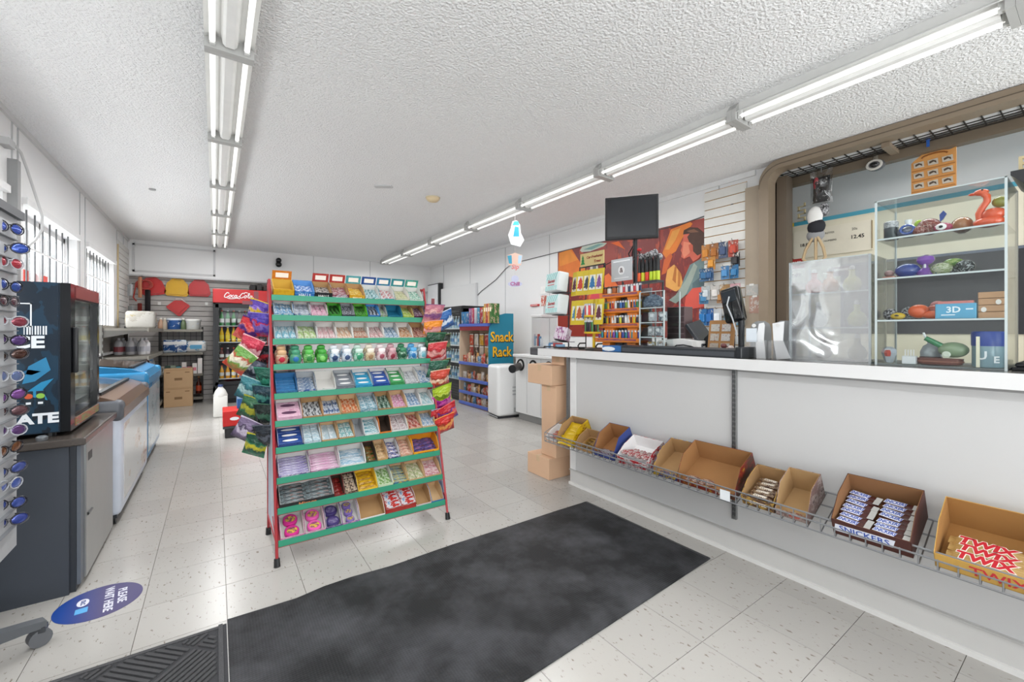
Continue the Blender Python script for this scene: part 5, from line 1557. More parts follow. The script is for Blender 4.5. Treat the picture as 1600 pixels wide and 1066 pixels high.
# bottom
t = orn('crystal_skull', 'clear faceted crystal ornament at the bottom left of the tall case', 'ornament', .582, z1, 2.46)
MB().lathe([(.008, 0), (.014, .004), (.028, .045), (.024, .062), (.010, .072)], n=7).build('crystal', M('#cfd8de', .05, metal=.4), t)
MB().lathe([(.010, .03), (.014, .045), (.009, .058)], c=(-.02, 0, 0), n=6).build('red_core', glossy('#b0483c'), t)
t = orn('white_tub', 'small white open box holding pegs in the tall case bottom', 'box', .513, z1, 2.455)
MB().rbox(-.02, -.022, 0, .02, .022, .034, .002, 1).build('tub', M('#dfe2e4', .4), t)
for k in range(4):
    MB().cyl((-.008, -.014 + .009 * k, .03), (-.008, -.014 + .009 * k, .062), .002, n=6).build('peg', M('#d8d8d8', .3), t)
t = orn('glass_jar', 'clear ribbed glass jar behind the brown tray', 'jar', .47, z1, 2.58)
MB().lathe([(.03, 0), (.034, .005), (.036, .05), (.026, .075), (.012, .085), (.012, .10)], n=16).build('jar', M('#b8c0c4', .06, metal=.2), t, smooth=True)
MB().lathe([(.037, .02), (.0375, .025), (.037, .03)], n=16).build('band', M('#5a3a3a', .3), t)
t = orn('brown_tray', 'oval reddish brown tray on the bottom of the tall case', 'tray', .425, z1, 2.475)
MB().lathe([(.026, 0), (.032, .004), (.034, .028), (.031, .028), (.028, .008)], n=20, sy=2.1).build('tray', M('#6a3a30', .3), t, smooth=True)
MB().lathe([(.0345, .012), (.0348, .015), (.0345, .018)], n=20, sy=2.1).build('band', M('#8a5a48', .3), t, smooth=True)
t = orn('green_bottle', 'frosted green flask lying across the brown tray', 'bottle', .395, z1 + .030, 2.475, (0, 0, .1))
MB().ball((0, -.01, .034), .028, .046, .032, 16, 10).build('bulb', M('#7f9474', .25, coat=.4), t, smooth=True)
MB().cyl((0, .02, .046), (0, .072, .082), .012, .010, 12).build('neck', glossy('#2f7a4e'), t, smooth=True)
MB().cyl((0, .07, .08), (.0, .078, .105), .004, n=8).build('straw', M('#d8dcdc', .2), t)
MB().lathe([(.012, 0), (.013, .004), (.008, .006)], n=14).build('spout', M('#c8d0c0', .2), t, (-.026, .008, .016), (0, -PI / 2, 0))
t = orn('blue_lid_canister', 'clear canister with a wide blue lid at the tall case bottom right', 'canister', .29, z1, 2.48)
MB().lathe([(.042, 0), (.044, .004), (.044, .085)], n=22).build('canister', M('#7f9ba4', .12), t, smooth=True)
MB().lathe([(.0455, .083), (.046, .087), (.046, .135), (.042, .14)], n=22).build('lid', M('#1f3f8f', .3), t, smooth=True)
text('U', .045, M('#e0e6e8', .4), t, (-.044, .012, .045), FACE_LEFT, bold=.001)
text('E', .035, M('#e0e6e8', .4), t, (-.037, -.026, .03), (PI / 2, 0, -PI / 2 + .6), bold=.001)
MB().box(-.047, .016, 0, -.044, .026, .12).build('hang_tag', M('#e4e0c8', .4), t)
# ---- black cabinet at the right edge
t = thing('black_cabinet', 'black wooden cabinet standing on the counter at the right edge', 'cabinet', (2.60, .05, CT))
MB().box(-.12, -.14, .03, .14, .15, .70).build('body', M('#34353a', .5, var=.1, scale=30), t)
MB().prism([(-.17, .75), (.18, .75), (.18, .735), (.15, .70), (-.14, .70), (-.17, .735)], 'x', -.15, .16).build('cornice', M('#1d1e22', .35), t)
MB().rbox(-.15, -.17, 0, .16, .18, .014, .004, 1).rbox(-.14, -.16, .014, .15, .17, .030, .004, 1).build('plinth', M('#17181b', .3), t)
for k, ch in enumerate('ENE'):
    t = thing('wooden_letter', 'cream block letter %s, %s from left on top of the black cabinet' % (ch, ORD[k]), 'letter', (2.50, .20 - .055 * k, CT + .751), (0, 0, -PI / 2), 'block letters on the black cabinet')
    me = text_mesh(ch, .075, M('#c4b48c', .6), depth=.008, bold=.001)
    o = link('letter', me, t, (0, 0, .029), (PI / 2, 0, 0))

# ================================================================ FLOOR COVERINGS
def mat_rubber():
    m = bpy.data.materials.new('ribbed_rubber')
    m.use_nodes = True
    nt = m.node_tree
    b = nt.nodes['Principled BSDF']
    tc = nd(nt, 'ShaderNodeTexCoord')
    ck_ = nd(nt, 'ShaderNodeTexVoronoi')
    ck_.inputs['Scale'].default_value = 95
    ck_.inputs['Randomness'].default_value = 0.0
    nt.links.new(tc.outputs['Object'], ck_.inputs['Vector'])
    bp_ = nd(nt, 'ShaderNodeBump')
    bp_.inputs['Strength'].default_value = 0.9
    bp_.inputs['Distance'].default_value = 0.003
    nt.links.new(ck_.outputs['Distance'], bp_.inputs['Height'])
    nt.links.new(bp_.outputs['Normal'], b.inputs['Normal'])
    n = nd(nt, 'ShaderNodeTexNoise')
    n.inputs['Scale'].default_value = 3.2
    n.inputs['Detail'].default_value = 6
    n.inputs['Roughness'].default_value = .65
    nt.links.new(tc.outputs['Object'], n.inputs['Vector'])
    r = nd(nt, 'ShaderNodeValToRGB')
    r.color_ramp.elements[0].position = .42
    r.color_ramp.elements[0].color = lin('#1d1e20') + (1,)
    r.color_ramp.elements[1].position = .78
    r.color_ramp.elements[1].color = lin('#505155') + (1,)
    nt.links.new(n.outputs['Fac'], r.inputs['Fac'])
    nt.links.new(r.outputs['Color'], b.inputs['Base Color'])
    b.inputs['Roughness'].default_value = 0.6
    b.inputs['Specular IOR Level'].default_value = 0.3
    return m
RUB = mat_rubber()
t = thing('rubber_mat', 'large black ribbed rubber mat on the tiles in front of the counter', 'floor mat', (1.1, 1.3, 0))
# slightly wavy far edge, as it lies
pts = [(.045 - 1.1, .2 - 1.3)]
far = [(.041, 2.15), (.30, 2.14), (.42, 2.165), (.55, 2.17), (.75, 2.155), (1.1, 2.17), (1.5, 2.17), (1.9, 2.175), (2.168, 2.172)]
poly = [(x - 1.1, y - 1.3) for x, y in far] + [(2.172 - 1.1, 1.25 - 1.3), (.9 - 1.1, 1.185 - 1.3), (.041 - 1.1, 1.17 - 1.3)]
MB().prism(poly[::-1], 'z', .0005, .007).build('sheet', RUB, t)
MB().box(2.150 - 1.1, 1.262 - 1.3, .007, 2.168 - 1.1, 2.165 - 1.3, .009).build('edge', M('#3a3b3d', .5), t)
t = thing('door_mat', 'dark grey door mat with raised parquet bars left of the rubber mat', 'floor mat', (-.3, 1.6, 0))
GM = M('#4c4c4e', .9, var=.25, scale=160, bump=.6, bscale=220)
MB().box(-.45, -.6, .0005, .338, .52, .008).build('backing', M('#3c3c3f', .9, var=.2, scale=120), t)
MB().box(.31, -.6, .008, .325, .52, .013).box(-.45, .497, .008, .31, .512, .012).build('rim', GM, t)
bw, pitch, cell = .012, .021, .21
d45 = Matrix.Rotation(math.radians(45), 4, 'Z')
hb_ = MB().box(0, -bw / 2, 0, 1, bw / 2, .006).mesh('bar', GM)
def clip_seg(p, q, x0, y0, x1, y1):
    t0, t1 = 0.0, 1.0
    dx, dy = q[0] - p[0], q[1] - p[1]
    for pp, qq in ((-dx, p[0] - x0), (dx, x1 - p[0]), (-dy, p[1] - y0), (dy, y1 - p[1])):
        if abs(pp) < 1e-9:
            if qq < 0:
                return None
        else:
            r = qq / pp
            if pp < 0:
                t0 = max(t0, r)
            else:
                t1 = min(t1, r)
    if t1 - t0 < .12:
        return None
    return (p[0] + dx * t0, p[1] + dy * t0), (p[0] + dx * t1, p[1] + dy * t1)
for i in range(-4, 5):
    for j in range(-4, 5):
        c = d45 @ Vector((i * .20, j * .20, 0))
        ang = PI / 4 + (PI / 2 if (i + j) % 2 else 0)
        for k in range(9):
            v = Matrix.Rotation(ang, 4, 'Z') @ Vector((0, -.084 + k * pitch, 0))
            x, y = c.x + v.x - .05, c.y + v.y
            ex, ey = .092 * math.cos(ang), .092 * math.sin(ang)
            sg_ = clip_seg((x - ex, y - ey), (x + ex, y + ey), -.44, 0.0, .30, .487)
            if sg_:
                (ax, ay), (bx, by) = sg_
                o = link('bar', hb_, t, (ax, ay, .008), (0, 0, ang))
                o.scale = (math.hypot(bx - ax, by - ay), 1, 1)
t = thing('floor_sticker', 'round blue and purple floor sticker asking people to wait', 'sticker', (-.428, 2.632, 0), (0, 0, math.radians(-84)))
def disc_mat():
    m = bpy.data.materials.new('sticker_print')
    m.use_nodes = True
    nt = m.node_tree
    b = nt.nodes['Principled BSDF']
    tc = nd(nt, 'ShaderNodeTexCoord')
    sp = nd(nt, 'ShaderNodeSeparateXYZ')
    nt.links.new(tc.outputs['Generated'], sp.inputs[0])
    r = nd(nt, 'ShaderNodeValToRGB')
    r.color_ramp.elements[0].position = .1
    r.color_ramp.elements[0].color = lin('#16408e') + (1,)
    r.color_ramp.elements[1].position = .55
    r.color_ramp.elements[1].color = lin('#4b4570') + (1,)
    nt.links.new(sp.outputs['Y'], r.inputs['Fac'])
    nt.links.new(r.outputs['Color'], b.inputs['Base Color'])
    b.inputs['Roughness'].default_value = .4
    return m
MB().lathe([(.148, .0002), (.148, .0012)], n=48).build('disc', disc_mat(), t)
SW = M('#dcdce6', .5)
text('PLEASE', .044, SW, t, (.0, .075, .0016), (0, 0, 0), bold=.0008)
text('WAIT HERE', .044, SW, t, (.0, .03, .0016), (0, 0, 0), bold=.0008)
MB().lathe([(.034, .0013), (.034, .0018)], n=20, sy=.6).build('logo', SW, t, (-.035, -.055, 0))
text('OLC', .022, M('#24407e', .5), t, (-.035, -.055, .0022), (0, 0, 0), bold=.0005)
MB().box(.015, -.075, .0013, .06, -.035, .0018).build('logo', M('#5aa4d8', .5), t)

# ================================================================ LEFT SIDE
# sunglasses spinner
sg = thing('sunglasses_spinner', 'grey sunglasses spinner rack on castors at the left edge', 'display rack', (-.825, 2.26, 0))
MB().cyl((0, 0, .09), (0, 0, 1.62), .03, n=12).build('column', M('#6a6c70', .4), sg)
for a in (28, 100, 172, 244, 316):
    c, s = math.cos(math.radians(a)), math.sin(math.radians(a))
    arm = MB()
    arm.M = Matrix.Rotation(math.radians(a), 4, 'Z')
    arm.prism([(.02, .09), (.27, .075), (.315, .07), (.315, .095), (.27, .105), (.02, .15)][::1], 'y', -.022, .022)
    ar = arm.build('base_arm', M('#55585c', .45), sg)
    MB().box(.30 * c - .02, .30 * s - .02, .055, .30 * c + .02, .30 * s + .02, .075).build('castor_fork', M('#3a3c40', .4), ar)
    MB().cyl((.30 * c - .018 * s, .30 * s + .018 * c, .033), (.30 * c + .018 * s, .30 * s - .018 * c, .033), .033, n=16).build('castor_wheel', M('#5c5e62', .5), ar, smooth=True)
PANELM = M('#a9abae', .45)
zz = .50
MB().box(.02, -.16, .42, .21, -.155, 1.64).box(.21, -.16, .42, .215, .10, 1.64).box(.02, .10, .42, .215, .105, 1.64).build('panel_box', PANELM, sg)
MB().box(-.02, -.18, 1.64, .23, .13, 1.67).build('top_cap', M('#4a4c50', .5), sg)
lens_c = ['#3a55b0', '#2f4fa8', '#b03a4a', '#3050a0', '#5a4048', '#8a3a4a', '#5a3f7a', '#4a2f28', '#6a7aa8', '#7a4a90', '#6a4a50', '#5a3a70', '#7a4a2a', '#4a5aa0', '#4a62b0', '#4458a8', '#4050a0']
ypx = [357, 389, 411, 447, 471, 502, 531, 555, 587, 618, 641, 671, 700, 733, 755, 785, 812]
frm = ['blue mirrored', 'wide blue', 'red lensed', 'large blue', 'brown tinted', 'rose tinted', 'round violet', 'dark brown', 'pale blue', 'violet flash', 'smoky', 'plum', 'amber framed', 'navy sport', 'blue sport', 'slim blue', 'silver and blue']
for k, y in enumerate(ypx):
    depth = -.585 * .5736 + 2.27 * .819
    z = CAM_Z - (y - 518) * depth / 662
    t = thing('sunglasses', '%s sunglasses, %s from the top on the spinner rack' % (frm[k], ORD[k]), 'sunglasses', (-.603, 2.262, z), (random.uniform(-.15, .15), random.uniform(-.1, .1), -.5 + random.uniform(-.45, .35)), 'sunglasses on the spinner')
    t.scale = (.85, .85, .85)
    fm = M(['#24242a', '#3a3a40', '#a8aab0'][k % 3], .25)
    for s in (-1, 1):
        MB().ball((.0, s * .034, 0), .006, .028, .021, 12, 8).build('lens', M(lens_c[k], .08, coat=.8, metal=.5), t, smooth=True)
        MB().tube([(.004, s * .034 + .030 * math.cos(a * PI / 6), .023 * math.sin(a * PI / 6)) for a in range(12)], .0025, 5, closed=True).build('rim', fm, t)
        MB().tube([(.0, s * .064, .008), (-.06, s * .066, .008), (-.12, s * .062, -.004)], .0032, 5).build('temple', fm, t)
    MB().tube([(.005, -.01, .008), (.009, 0, .011), (.005, .01, .008)], .0025, 5).build('bridge', fm, t)
    if k % 2 == 1 or k > 14:
        MB().box(.004, -.09, -.03, .005, -.06, .004).build('price_tag', M('#e2e2e0', .5), t)
for k in range(17):
    z = CAM_Z - (ypx[k] - 518) * (-.585 * .5736 + 2.27 * .819) / 662
    MB().box(.215, -.13, z - .036, .228, .08, z - .033).build('holder', M('#7c7e82', .4), sg)

# black cabinet with steel door and stone top
cb = thing('drinks_cabinet', 'low black cabinet with a steel door under the drinks cooler', 'cabinet', (-.85, 3.15, 0))
def cbm():
    mb = MB()
    mb.M = Matrix.Translation((.85, -3.15, 0))
    return mb
cbm().box(-1.165, 2.80, .0, -.535, 3.52, .685).build('carcass', M('#2c3036', .45, var=.05), cb)
cbm().box(-.534, 2.805, .03, -.520, 2.86, .68).build('front_stile', M('#5a6068', .4), cb)
cbm().box(-1.17, 2.78, .0, -.555, 2.80, .685).build('front_panel', M('#373c44', .45, var=.04), cb)
dr = cbm().rbox(-.534, 2.865, .03, -.512, 3.515, .68, .003, 1).build('door', M('#a9abaa', .32, .85, var=.05), cb)
cbm().box(-.5118, 2.90, .585, -.511, 2.98, .625).build('recessed_pull', BLACK, dr)
cbm().box(-.512, 2.89, .32, -.508, 2.90, .335).box(-.512, 2.89, .325, -.505, 2.97, .331).build('latch', M('#6a6c6e', .3, .8), dr)
cbm().rbox(-1.175, 2.755, .69, -.495, 3.53, .725, .006, 2).build('stone_top', PRT('#4a4440', '#5c544e', '#332e2c', 60, 2, .25), cb)
tag(MB().lathe([(.018, 0), (.02, .004), (.02, .016), (.012, .022)], n=14).build('silver_knob', M('#8a8e92', .3, .7), None, (-.645, 2.80, .725), smooth=True), 'small silver knob lying on the black cabinet top', 'knob')
# countertop drinks cooler
dk = thing('drinks_cooler', 'black countertop drinks cooler with blue graphics and a glass door', 'cooler', (-.85, 3.15, .725))
def dkm():
    mb = MB()
    mb.M = Matrix.Translation((.85, -3.15, -.725))
    return mb
for x in (-1.08, -.64):
    for y in (2.90, 3.42):
        dkm().cyl((x, y, .725), (x, y, .745), .02, n=10).build('foot', BLACK, dk)
dkm().box(-1.12, 2.862, .745, -.60, 2.868, 1.45).box(-1.12, 2.868, .745, -1.115, 3.46, 1.45).box(-1.12, 3.455, .745, -.60, 3.46, 1.45).box(-1.12, 2.868, 1.42, -.60, 3.46, 1.45).box(-1.12, 2.868, .745, -.60, 3.46, .80).build('shell', M('#0f1f2e', .35, var=.15, scale=8), dk)
dkm().box(-1.11, 2.87, .80, -1.10, 3.455, 1.42).box(-1.1, 3.44, .8, -.6, 3.452, 1.42).build('liner', M('#c8c8c4', .5), dk)
side = dkm().box(-1.12, 2.857, .75, -.605, 2.862, 1.448).build('graphic_panel', PRT('#0e2436', '#143a52', '#0b1a28', 2.2, 3, .3), dk)
for pts_, c in (([(-.60 - .12, .98), (-.70, 1.06), (-.645, 1.10), (-.63, 1.04), (-.68, .99)], '#2a7aa4'), ([(-.72, .93), (-.66, .985), (-.62, 1.0), (-.655, .95), (-.64, .90)], '#2484b0'), ([(-.73, 1.03), (-.70, 1.045), (-.66, 1.035), (-.69, 1.02)], '#1f5f86')):
    dkm().prism(pts_, 'y', 2.8555, 2.8572).build('graphic_shape', M(c, .4), side)
WH = M('#e2e6ea', .4)
for s_, sz, x, z in (('ICE', .075, -.715, 1.168), ('RATE', .062, -.692, .815)):
    o = text(s_, sz, WH, side, (x + .85, 2.8548 - 3.15, z - .725), FACE_FRONT, bold=.003, sx=1.2)
for k in range(9):
    dkm().box(-.715 + k * .0085, 2.8552, 1.205, -.715 + k * .0085 + (.005 if k % 3 else .003), 2.8568, 1.245).build('graphic_stripe', WH, side)
dkm().box(-.76, 2.8552, 1.24, -.69, 2.8568, 1.245).box(-.76, 2.8552, 1.345, -.69, 2.8568, 1.35).box(-.695, 2.8552, 1.24, -.69, 2.8568, 1.35).build('graphic_frame', WH, side)
for x, c in ((-.700, '#c85a34'), (-.662, '#8ab84a')):
    a = dkm().box(x - .014, 2.8545, .875, x + .014, 2.8568, .945).build('can_picture', M('#1c2a34', .3), side)
    dkm().prism([(x + .014 * math.cos(q * PI / 8), .922 + .012 * math.sin(q * PI / 8)) for q in range(16)], 'y', 2.8535, 2.8545).build('can_badge', M(c, .35), a)
    dkm().box(x - .008, 2.8535, .885, x + .008, 2.8545, .895).build('can_badge', WH, a)
# door on the +x face
fr = dkm().box(-.60, 2.862, .745, -.565, 2.94, 1.45).box(-.60, 3.42, .745, -.565, 3.465, 1.45).box(-.60, 2.94, .745, -.565, 3.42, .80).box(-.60, 2.94, 1.375, -.565, 3.42, 1.45).build('door_frame', BLACK_GLOSS, dk)
dkm().box(-.566, 2.945, 1.385, -.562, 3.44, 1.44).build('door_header', M('#7c2a26', .4), fr)
dkm().box(-.566, 2.945, .755, -.562, 3.44, .795).build('door_footer', PRT('#8a9a5a', '#b84a3a', '#c8c8c0', 5, 2, .4), fr)
dkm().box(-.585, 2.94, .80, -.581, 3.42, 1.375).build('door_glass', ACRYLIC, fr)
dkm().rbox(-.565, 2.885, 1.02, -.545, 2.905, 1.24, .006, 2).build('door_handle', BLACK, fr, smooth=True)
for z in (1.17, .99, .86):
    dkm().box(-1.10, 2.88, z - .008, -.61, 3.44, z).build('shelf', M('#b8bab8', .4), dk)
n = 0
for z, cs in ((1.17, ['#2f4a94', '#d8dce4', '#3a5aa8', '#e0c040', '#d8b43a']), (.99, ['#d8a020', '#e0b030', '#d89a20', '#c8981c', '#d8a828']), (.80, ['#2a6ab0', '#3a7ac0', '#d8dce0', '#2a62a4', '#3f86c4'])):
    for k in range(5):
        t = thing('drink_can', 'small drink can, %s from left on %s shelf of the countertop cooler' % (ORD[k], {1.17: 'the top', .99: 'the middle', .80: 'the bottom'}[z]), 'can', (-.68, 2.99 + k * .092, z), group='cans in the countertop cooler')
        MB().lathe([(.024, 0), (.029, .006), (.029, .10), (.022, .112)], n=12).build('can', PRT(cs[k], '#e0e0e0', cs[k - 1], 3, k, .25, t1=.55), t, smooth=True)
        MB().lathe([(.0225, .112), (.0225, .115)], n=12).build('rim', STEEL, t)

# chest freezers along the left wall
def chest_freezer(y0, y1, x1, top, body, lid, label, end, art):
    t = thing('chest_freezer', label, 'freezer', (-.8, (y0 + y1) / 2, 0))
    cy = (y0 + y1) / 2
    a, b = y0 - cy, y1 - cy
    X1 = x1 + .8
    X0 = -1.15 + .8
    MB().rbox(X0, a, .06, X1, b, top - .07, .035, 3).build('body', body, t, smooth=True)
    MB().rbox(X0, a - .012, top - .13, X1 + .012, a + .10, top, .03, 3).build('end_cap', end, t, smooth=True)
    MB().rbox(X0, b - .10, top - .13, X1 + .012, b + .012, top, .03, 3).build('end_cap', end, t, smooth=True)
    fr_ = MB().prism([(X0, top - .11), (X1 + .014, top - .11), (X1 + .014, top - .05), (X1 - .03, top + .0), (X1 - .10, top + .028), (X0, top + .10)], 'y', a + .02, b - .02).build('lid_frame', lid, t)
    L = b - a
    for k in range(2):
        q0, q1 = a + .10 + k * L * .42, a + .10 + k * L * .42 + L * .42
        g = MB()
        g.quad((X0 + .06, q0, top + .092), (X1 - .12, q0, top + .034), (X1 - .12, q1, top + .034), (X0 + .06, q1, top + .092))
        g.quad((X0 + .06, q0, top + .096), (X1 - .12, q0, top + .038), (X1 - .12, q1, top + .038), (X0 + .06, q1, top + .096))
        g.build('glass_lid', M('#5a4f48', .05, coat=.5), t)
        MB().box(X1 - .135, q0, top + .03, X1 - .105, q1, top + .048).build('lid_rail', BLACK, t)
    MB().rbox(X1 - .001, a + .10, .13, X1 + .002, b - .04, top - .16, .001, 1).build('side_artwork', art, t)
    for yy in (a + .06, b - .06):
        for xx in (X0 + .06, X1 - .05):
            MB().cyl((xx - .02, yy, .03), (xx + .02, yy, .03), .03, n=14).box(xx - .015, yy - .015, .04, xx + .015, yy + .015, .07).build('castor', BLACK, t)
    MB().box(X0 + .01, a + .01, .05, X1 - .02, b - .01, .07).build('base', DARK, t)
    return t
chest_freezer(3.585, 4.84, -.485, .785, M('#c3cad6', .3), M('#6a5548', .25), 'grey chest freezer with a brown glass lid beside the steel cabinet', M('#55585e', .35), PRT('#e2e4e6', '#d8c8c0', '#b8564a', 2.2, 4, .12, t1=.56, t2=.64))
chest_freezer(4.90, 5.97, -.495, .86, M('#2a6f9c', .25), M('#2a7aa8', .25), 'blue chest freezer behind the grey one', M('#2f7fae', .25), PRT('#c8d4da', '#9ab8c4', '#2a7aa8', 2.2, 6, .12))
# white flex and things on the left wall
t = thing('wall_cable', 'white cable looping down the left wall above the window', 'cable', (XL + .03, 4.5, 2.4))
MB().tube([(0, -.15, .10), (0, -.06, .125), (.0, .04, .11), (.01, .12, .02), (.02, .24, -.12), (.03, .37, -.27), (.03, .36, -.38), (.02, .26, -.48), (.01, .12, -.56), (0, -.08, -.6)], .009, 8).build('cable', M('#c6c6c6', .5), t, smooth=True)
MB().box(-.03, -.25, .07, .02, -.14, .12).build('junction_box', M('#b8b8b8', .5), t)

# ================================================================ BACK LEFT CORNER
# sleds on the slatwall
def sled(name, label, cx, cz, w, h, col, rot=0, notch=True):
    t = thing(name, label, 'sled', (cx, YB - .025, cz), (0, rot, 0), 'plastic sleds on the back slatwall')
    out = [(-w / 2, -h / 2 + .05), (-w / 2 + .04, -h / 2), (w / 2 - .04, -h / 2), (w / 2, -h / 2 + .05), (w / 2 - .03, h / 2 - .08), (w / 2 - .10, h / 2), (-w / 2 + .10, h / 2), (-w / 2 + .03, h / 2 - .08)]
    MB().prism(out, 'y', -.035, 0).build('shell', M(col, .3), t)
    MB().prism([(x * .82, z * .82) for x, z in out], 'y', -.055, -.03).build('raised_base', M(col, .3), t)
    MB().box(-.05, -.04, h / 2 - .045, .05, -.034, h / 2 - .02).build('grip_slot', M('#5a1414' if col.startswith('#c') else '#7a5a10', .5), t)
sled('plastic_sled', 'red plastic sled at the left of the slatwall row', -.87, 1.985, .33, .30, '#c4201f', -.18)
sled('plastic_sled', 'yellow plastic sled in the middle of the slatwall row', -.545, 1.985, .345, .30, '#e0ad16', .04)
sled('plastic_sled', 'red plastic sled at the right of the slatwall row', -.235, 1.99, .335, .29, '#c4262a', 0)
t = thing('plastic_sled', 'small red diamond-shaped sled hanging below the yellow one', 'sled', (-.53, YB - .025, 1.62), (0, 0, 0), 'plastic sleds on the back slatwall')
MB().prism([(-.165, .03), (-.15, 0), (0, -.13), (.03, -.13), (.16, .04), (.15, .07), (.05, .14), (-.05, .14)], 'y', -.04, 0).build('shell', M('#c4201f', .3), t)
MB().prism([(-.12, .03), (.01, -.09), (.12, .045), (.04, .10), (-.04, .10)], 'y', -.058, -.035).build('raised_base', M('#c4201f', .3), t)
MB().tube([(-.06, -.02, .13), (-.03, -.05, .165), (.04, -.05, .165), (.10, -.02, .11)], .012, 6).build('handle', M('#d8c8c4', .4), t)
for x, z in ((-.78, 1.70), (-.13, 1.72)):
    tag(MB().cyl((0, 0, 0), (0, -.09, .0), .006, n=6).box(-.02, -.10, -.03, .02, -.09, .02).build('peg_hook', M('#dcdcd8', .4), None, (x, YB - .02, z)), 'bare white peg hook on the slatwall %s the small red sled' % ('left of' if x < -.5 else 'right of'), 'hook')
# tools hanging in the corner
tools = [(-1.13, 8.95, 1.78, '#a8aaac', .18, .06, 'grey aerosol can in a carded pack'), (-1.12, 8.95, 1.50, '#8a8c8c', .12, .07, 'grey metal funnel pack'), (-1.11, 8.95, 1.24, '#b8bab8', .22, .08, 'silver wiper pack'), (-1.05, 9.30, 1.78, '#c88a6a', .34, .04, 'copper jumper cable pack'), (-.96, 9.38, 1.52, '#26262a', .40, .07, 'black umbrella'), (-1.06, 9.36, 1.45, '#7a2a24', .24, .05, 'dark red tool pack')]
for x, y, z, c, h, w, nm in tools:
    t = thing('hanging_pack', '%s hanging in the back left corner' % nm, 'hanging pack', (x + .03, y - .03, z), (0, 0, -.6), 'packs hanging in the corner')
    MB().rbox(-w / 2, -.02, 0, w / 2, .02, h, .008, 2).build('pack', M(c, .35, var=.2), t, smooth=True)
    MB().tube([(0, 0, h), (0, .03, h + .03), (0, .06, h + .03)], .004, 5).build('hook', STEEL, t)
t = thing('jumper_cables', 'coiled red jumper cables hanging in the back left corner', 'cables', (-.99, 9.32, 2.0))
for k in range(3):
    MB().tube([(.09 * math.cos(a * PI / 8) + .02 * k, -.02 * k, .075 * math.sin(a * PI / 8)) for a in range(16)], .011, 6, closed=True).build('loop', M('#b8443a', .35), t, smooth=True)
MB().tube([(-.09, 0, 0), (-.1, 0, -.1), (-.12, 0, -.22), (-.08, 0, -.28)], .01, 6).build('loose_end', M('#b8443a', .35), t, smooth=True)
MB().cyl((0, .1, .07), (0, -.03, .07), .006, n=6).build('peg', STEEL, t)

# gondola shelving: wing along the left wall and wing along the back
SHG = M('#6b675f', .5, var=.06)
gs = thing('gondola_shelf', 'grey steel shelving against the left wall behind the blue freezer', 'shelving', (-1.0, 8.0, 0))
def gsm():
    mb = MB()
    mb.M = Matrix.Translation((1.0, -8.0, 0))
    return mb
gsm().box(-1.175, 7.03, 0, -1.12, 7.07, 1.30).build('upright', M('#4c4a46', .5), gs)
gsm().box(-1.175, 8.85, 0, -1.12, 8.89, 1.30).build('upright', M('#4c4a46', .5), gs)
gsm().box(-1.175, 7.05, .0, -1.165, 8.87, 1.30).build('back_sheet', M('#8f8b84', .6), gs)
for k in range(12):
    gsm().box(-1.119, 7.035, .35 + .075 * k, -1.117, 7.065, .385 + .075 * k).build('slot_hole', M('#d8d8d4', .5), gs)
for z, d in ((1.26, .46), (.90, .46), (.62, .46), (.12, .46)):
    sh = gsm().box(-1.165, 7.05, z - .03, -1.165 + d, 8.87, z).build('shelf', SHG, gs)
    gsm().box(-1.165 + d, 7.05, z - .045, -1.165 + d + .012, 8.87, z + .005).build('price_rail', M('#7c786f', .45), sh)
    gsm().prism([(-1.16, z - .03), (-1.165 + d, z - .03), (-1.16, z - .13)], 'y', 7.05, 7.055).build('bracket', M('#4c4a46', .5), sh)
gb = thing('gondola_shelf', 'dark wire-backed shelving against the back wall above the cartons', 'shelving', (-.45, 9.2, 0))
def gbm():
    mb = MB()
    mb.M = Matrix.Translation((.45, -9.2, 0))
    return mb
for x in (-.78, -.19):
    gbm().box(x - .015, 9.38, 0, x + .015, 9.42, 1.30).build('upright', M('#3c3a38', .5), gb)
for z in (1.25, .86, .50, .10):
    sh = gbm().box(-.80, 8.98, z - .025, -.175, 9.40, z).build('shelf', M('#5c5850', .5), gb)
    gbm().box(-.80, 8.97, z - .035, -.175, 8.98, z + .005).build('price_rail', M('#78746a', .5), sh)
mb = gbm()
for k in range(8):
    mb.box(-.76 + k * .08, 9.395, .1, -.755 + k * .08, 9.40, 1.25)
mb.build('wire_back', M('#3a3836', .5), gb)
# goods on the shelves
def soft_bag(name, label, cat, loc, w, d, h, cols, rz=0, seed=0):
    t = thing(name, label, cat, loc, (0, 0, rz))
    mb = MB()
    mb.rbox(-d / 2, -w / 2, 0, d / 2, w / 2, h, min(d, h) * .16, 3)
    mb.build('bag', PRT(*cols, scale=2.5, seed=seed, rough=.25, t1=.56, t2=.66), t, smooth=True)
    MB().box(-d / 2 - .004, -w * .3, h * .35, d / 2 + .004, w * .3, h * .62).build('label', M(cols[2], .4), t)
    return t
soft_bag('cat_litter_bag', 'large white bag standing on the top left shelf', 'bag', (-.90, 8.30, 1.26), .26, .34, .26, ('#a29f99', '#928e86', '#8a7c58'), .05, 1)
for k in range(6):
    t = thing('plastic_jug', 'clear shrink-wrapped bottle, %s from left on the second left shelf' % ORD[k], 'bottle', (-1.08 + (k % 3) * .12 + (k // 3) * .03, 7.80 + (k // 3) * .12, .90), group='wrapped bottles on the left shelf')
    MB().lathe([(.045, 0), (.05, .01), (.05, .15), (.03, .19), (.018, .20), (.018, .23)], n=12).build('bottle', M('#d4d2d4', .15, var=.1), t, smooth=True)
    MB().lathe([(.051, .04), (.0515, .05), (.051, .11)], n=12).build('label', M(['#a8545a', '#8a8a94', '#b8b8c0'][k % 3], .4), t)
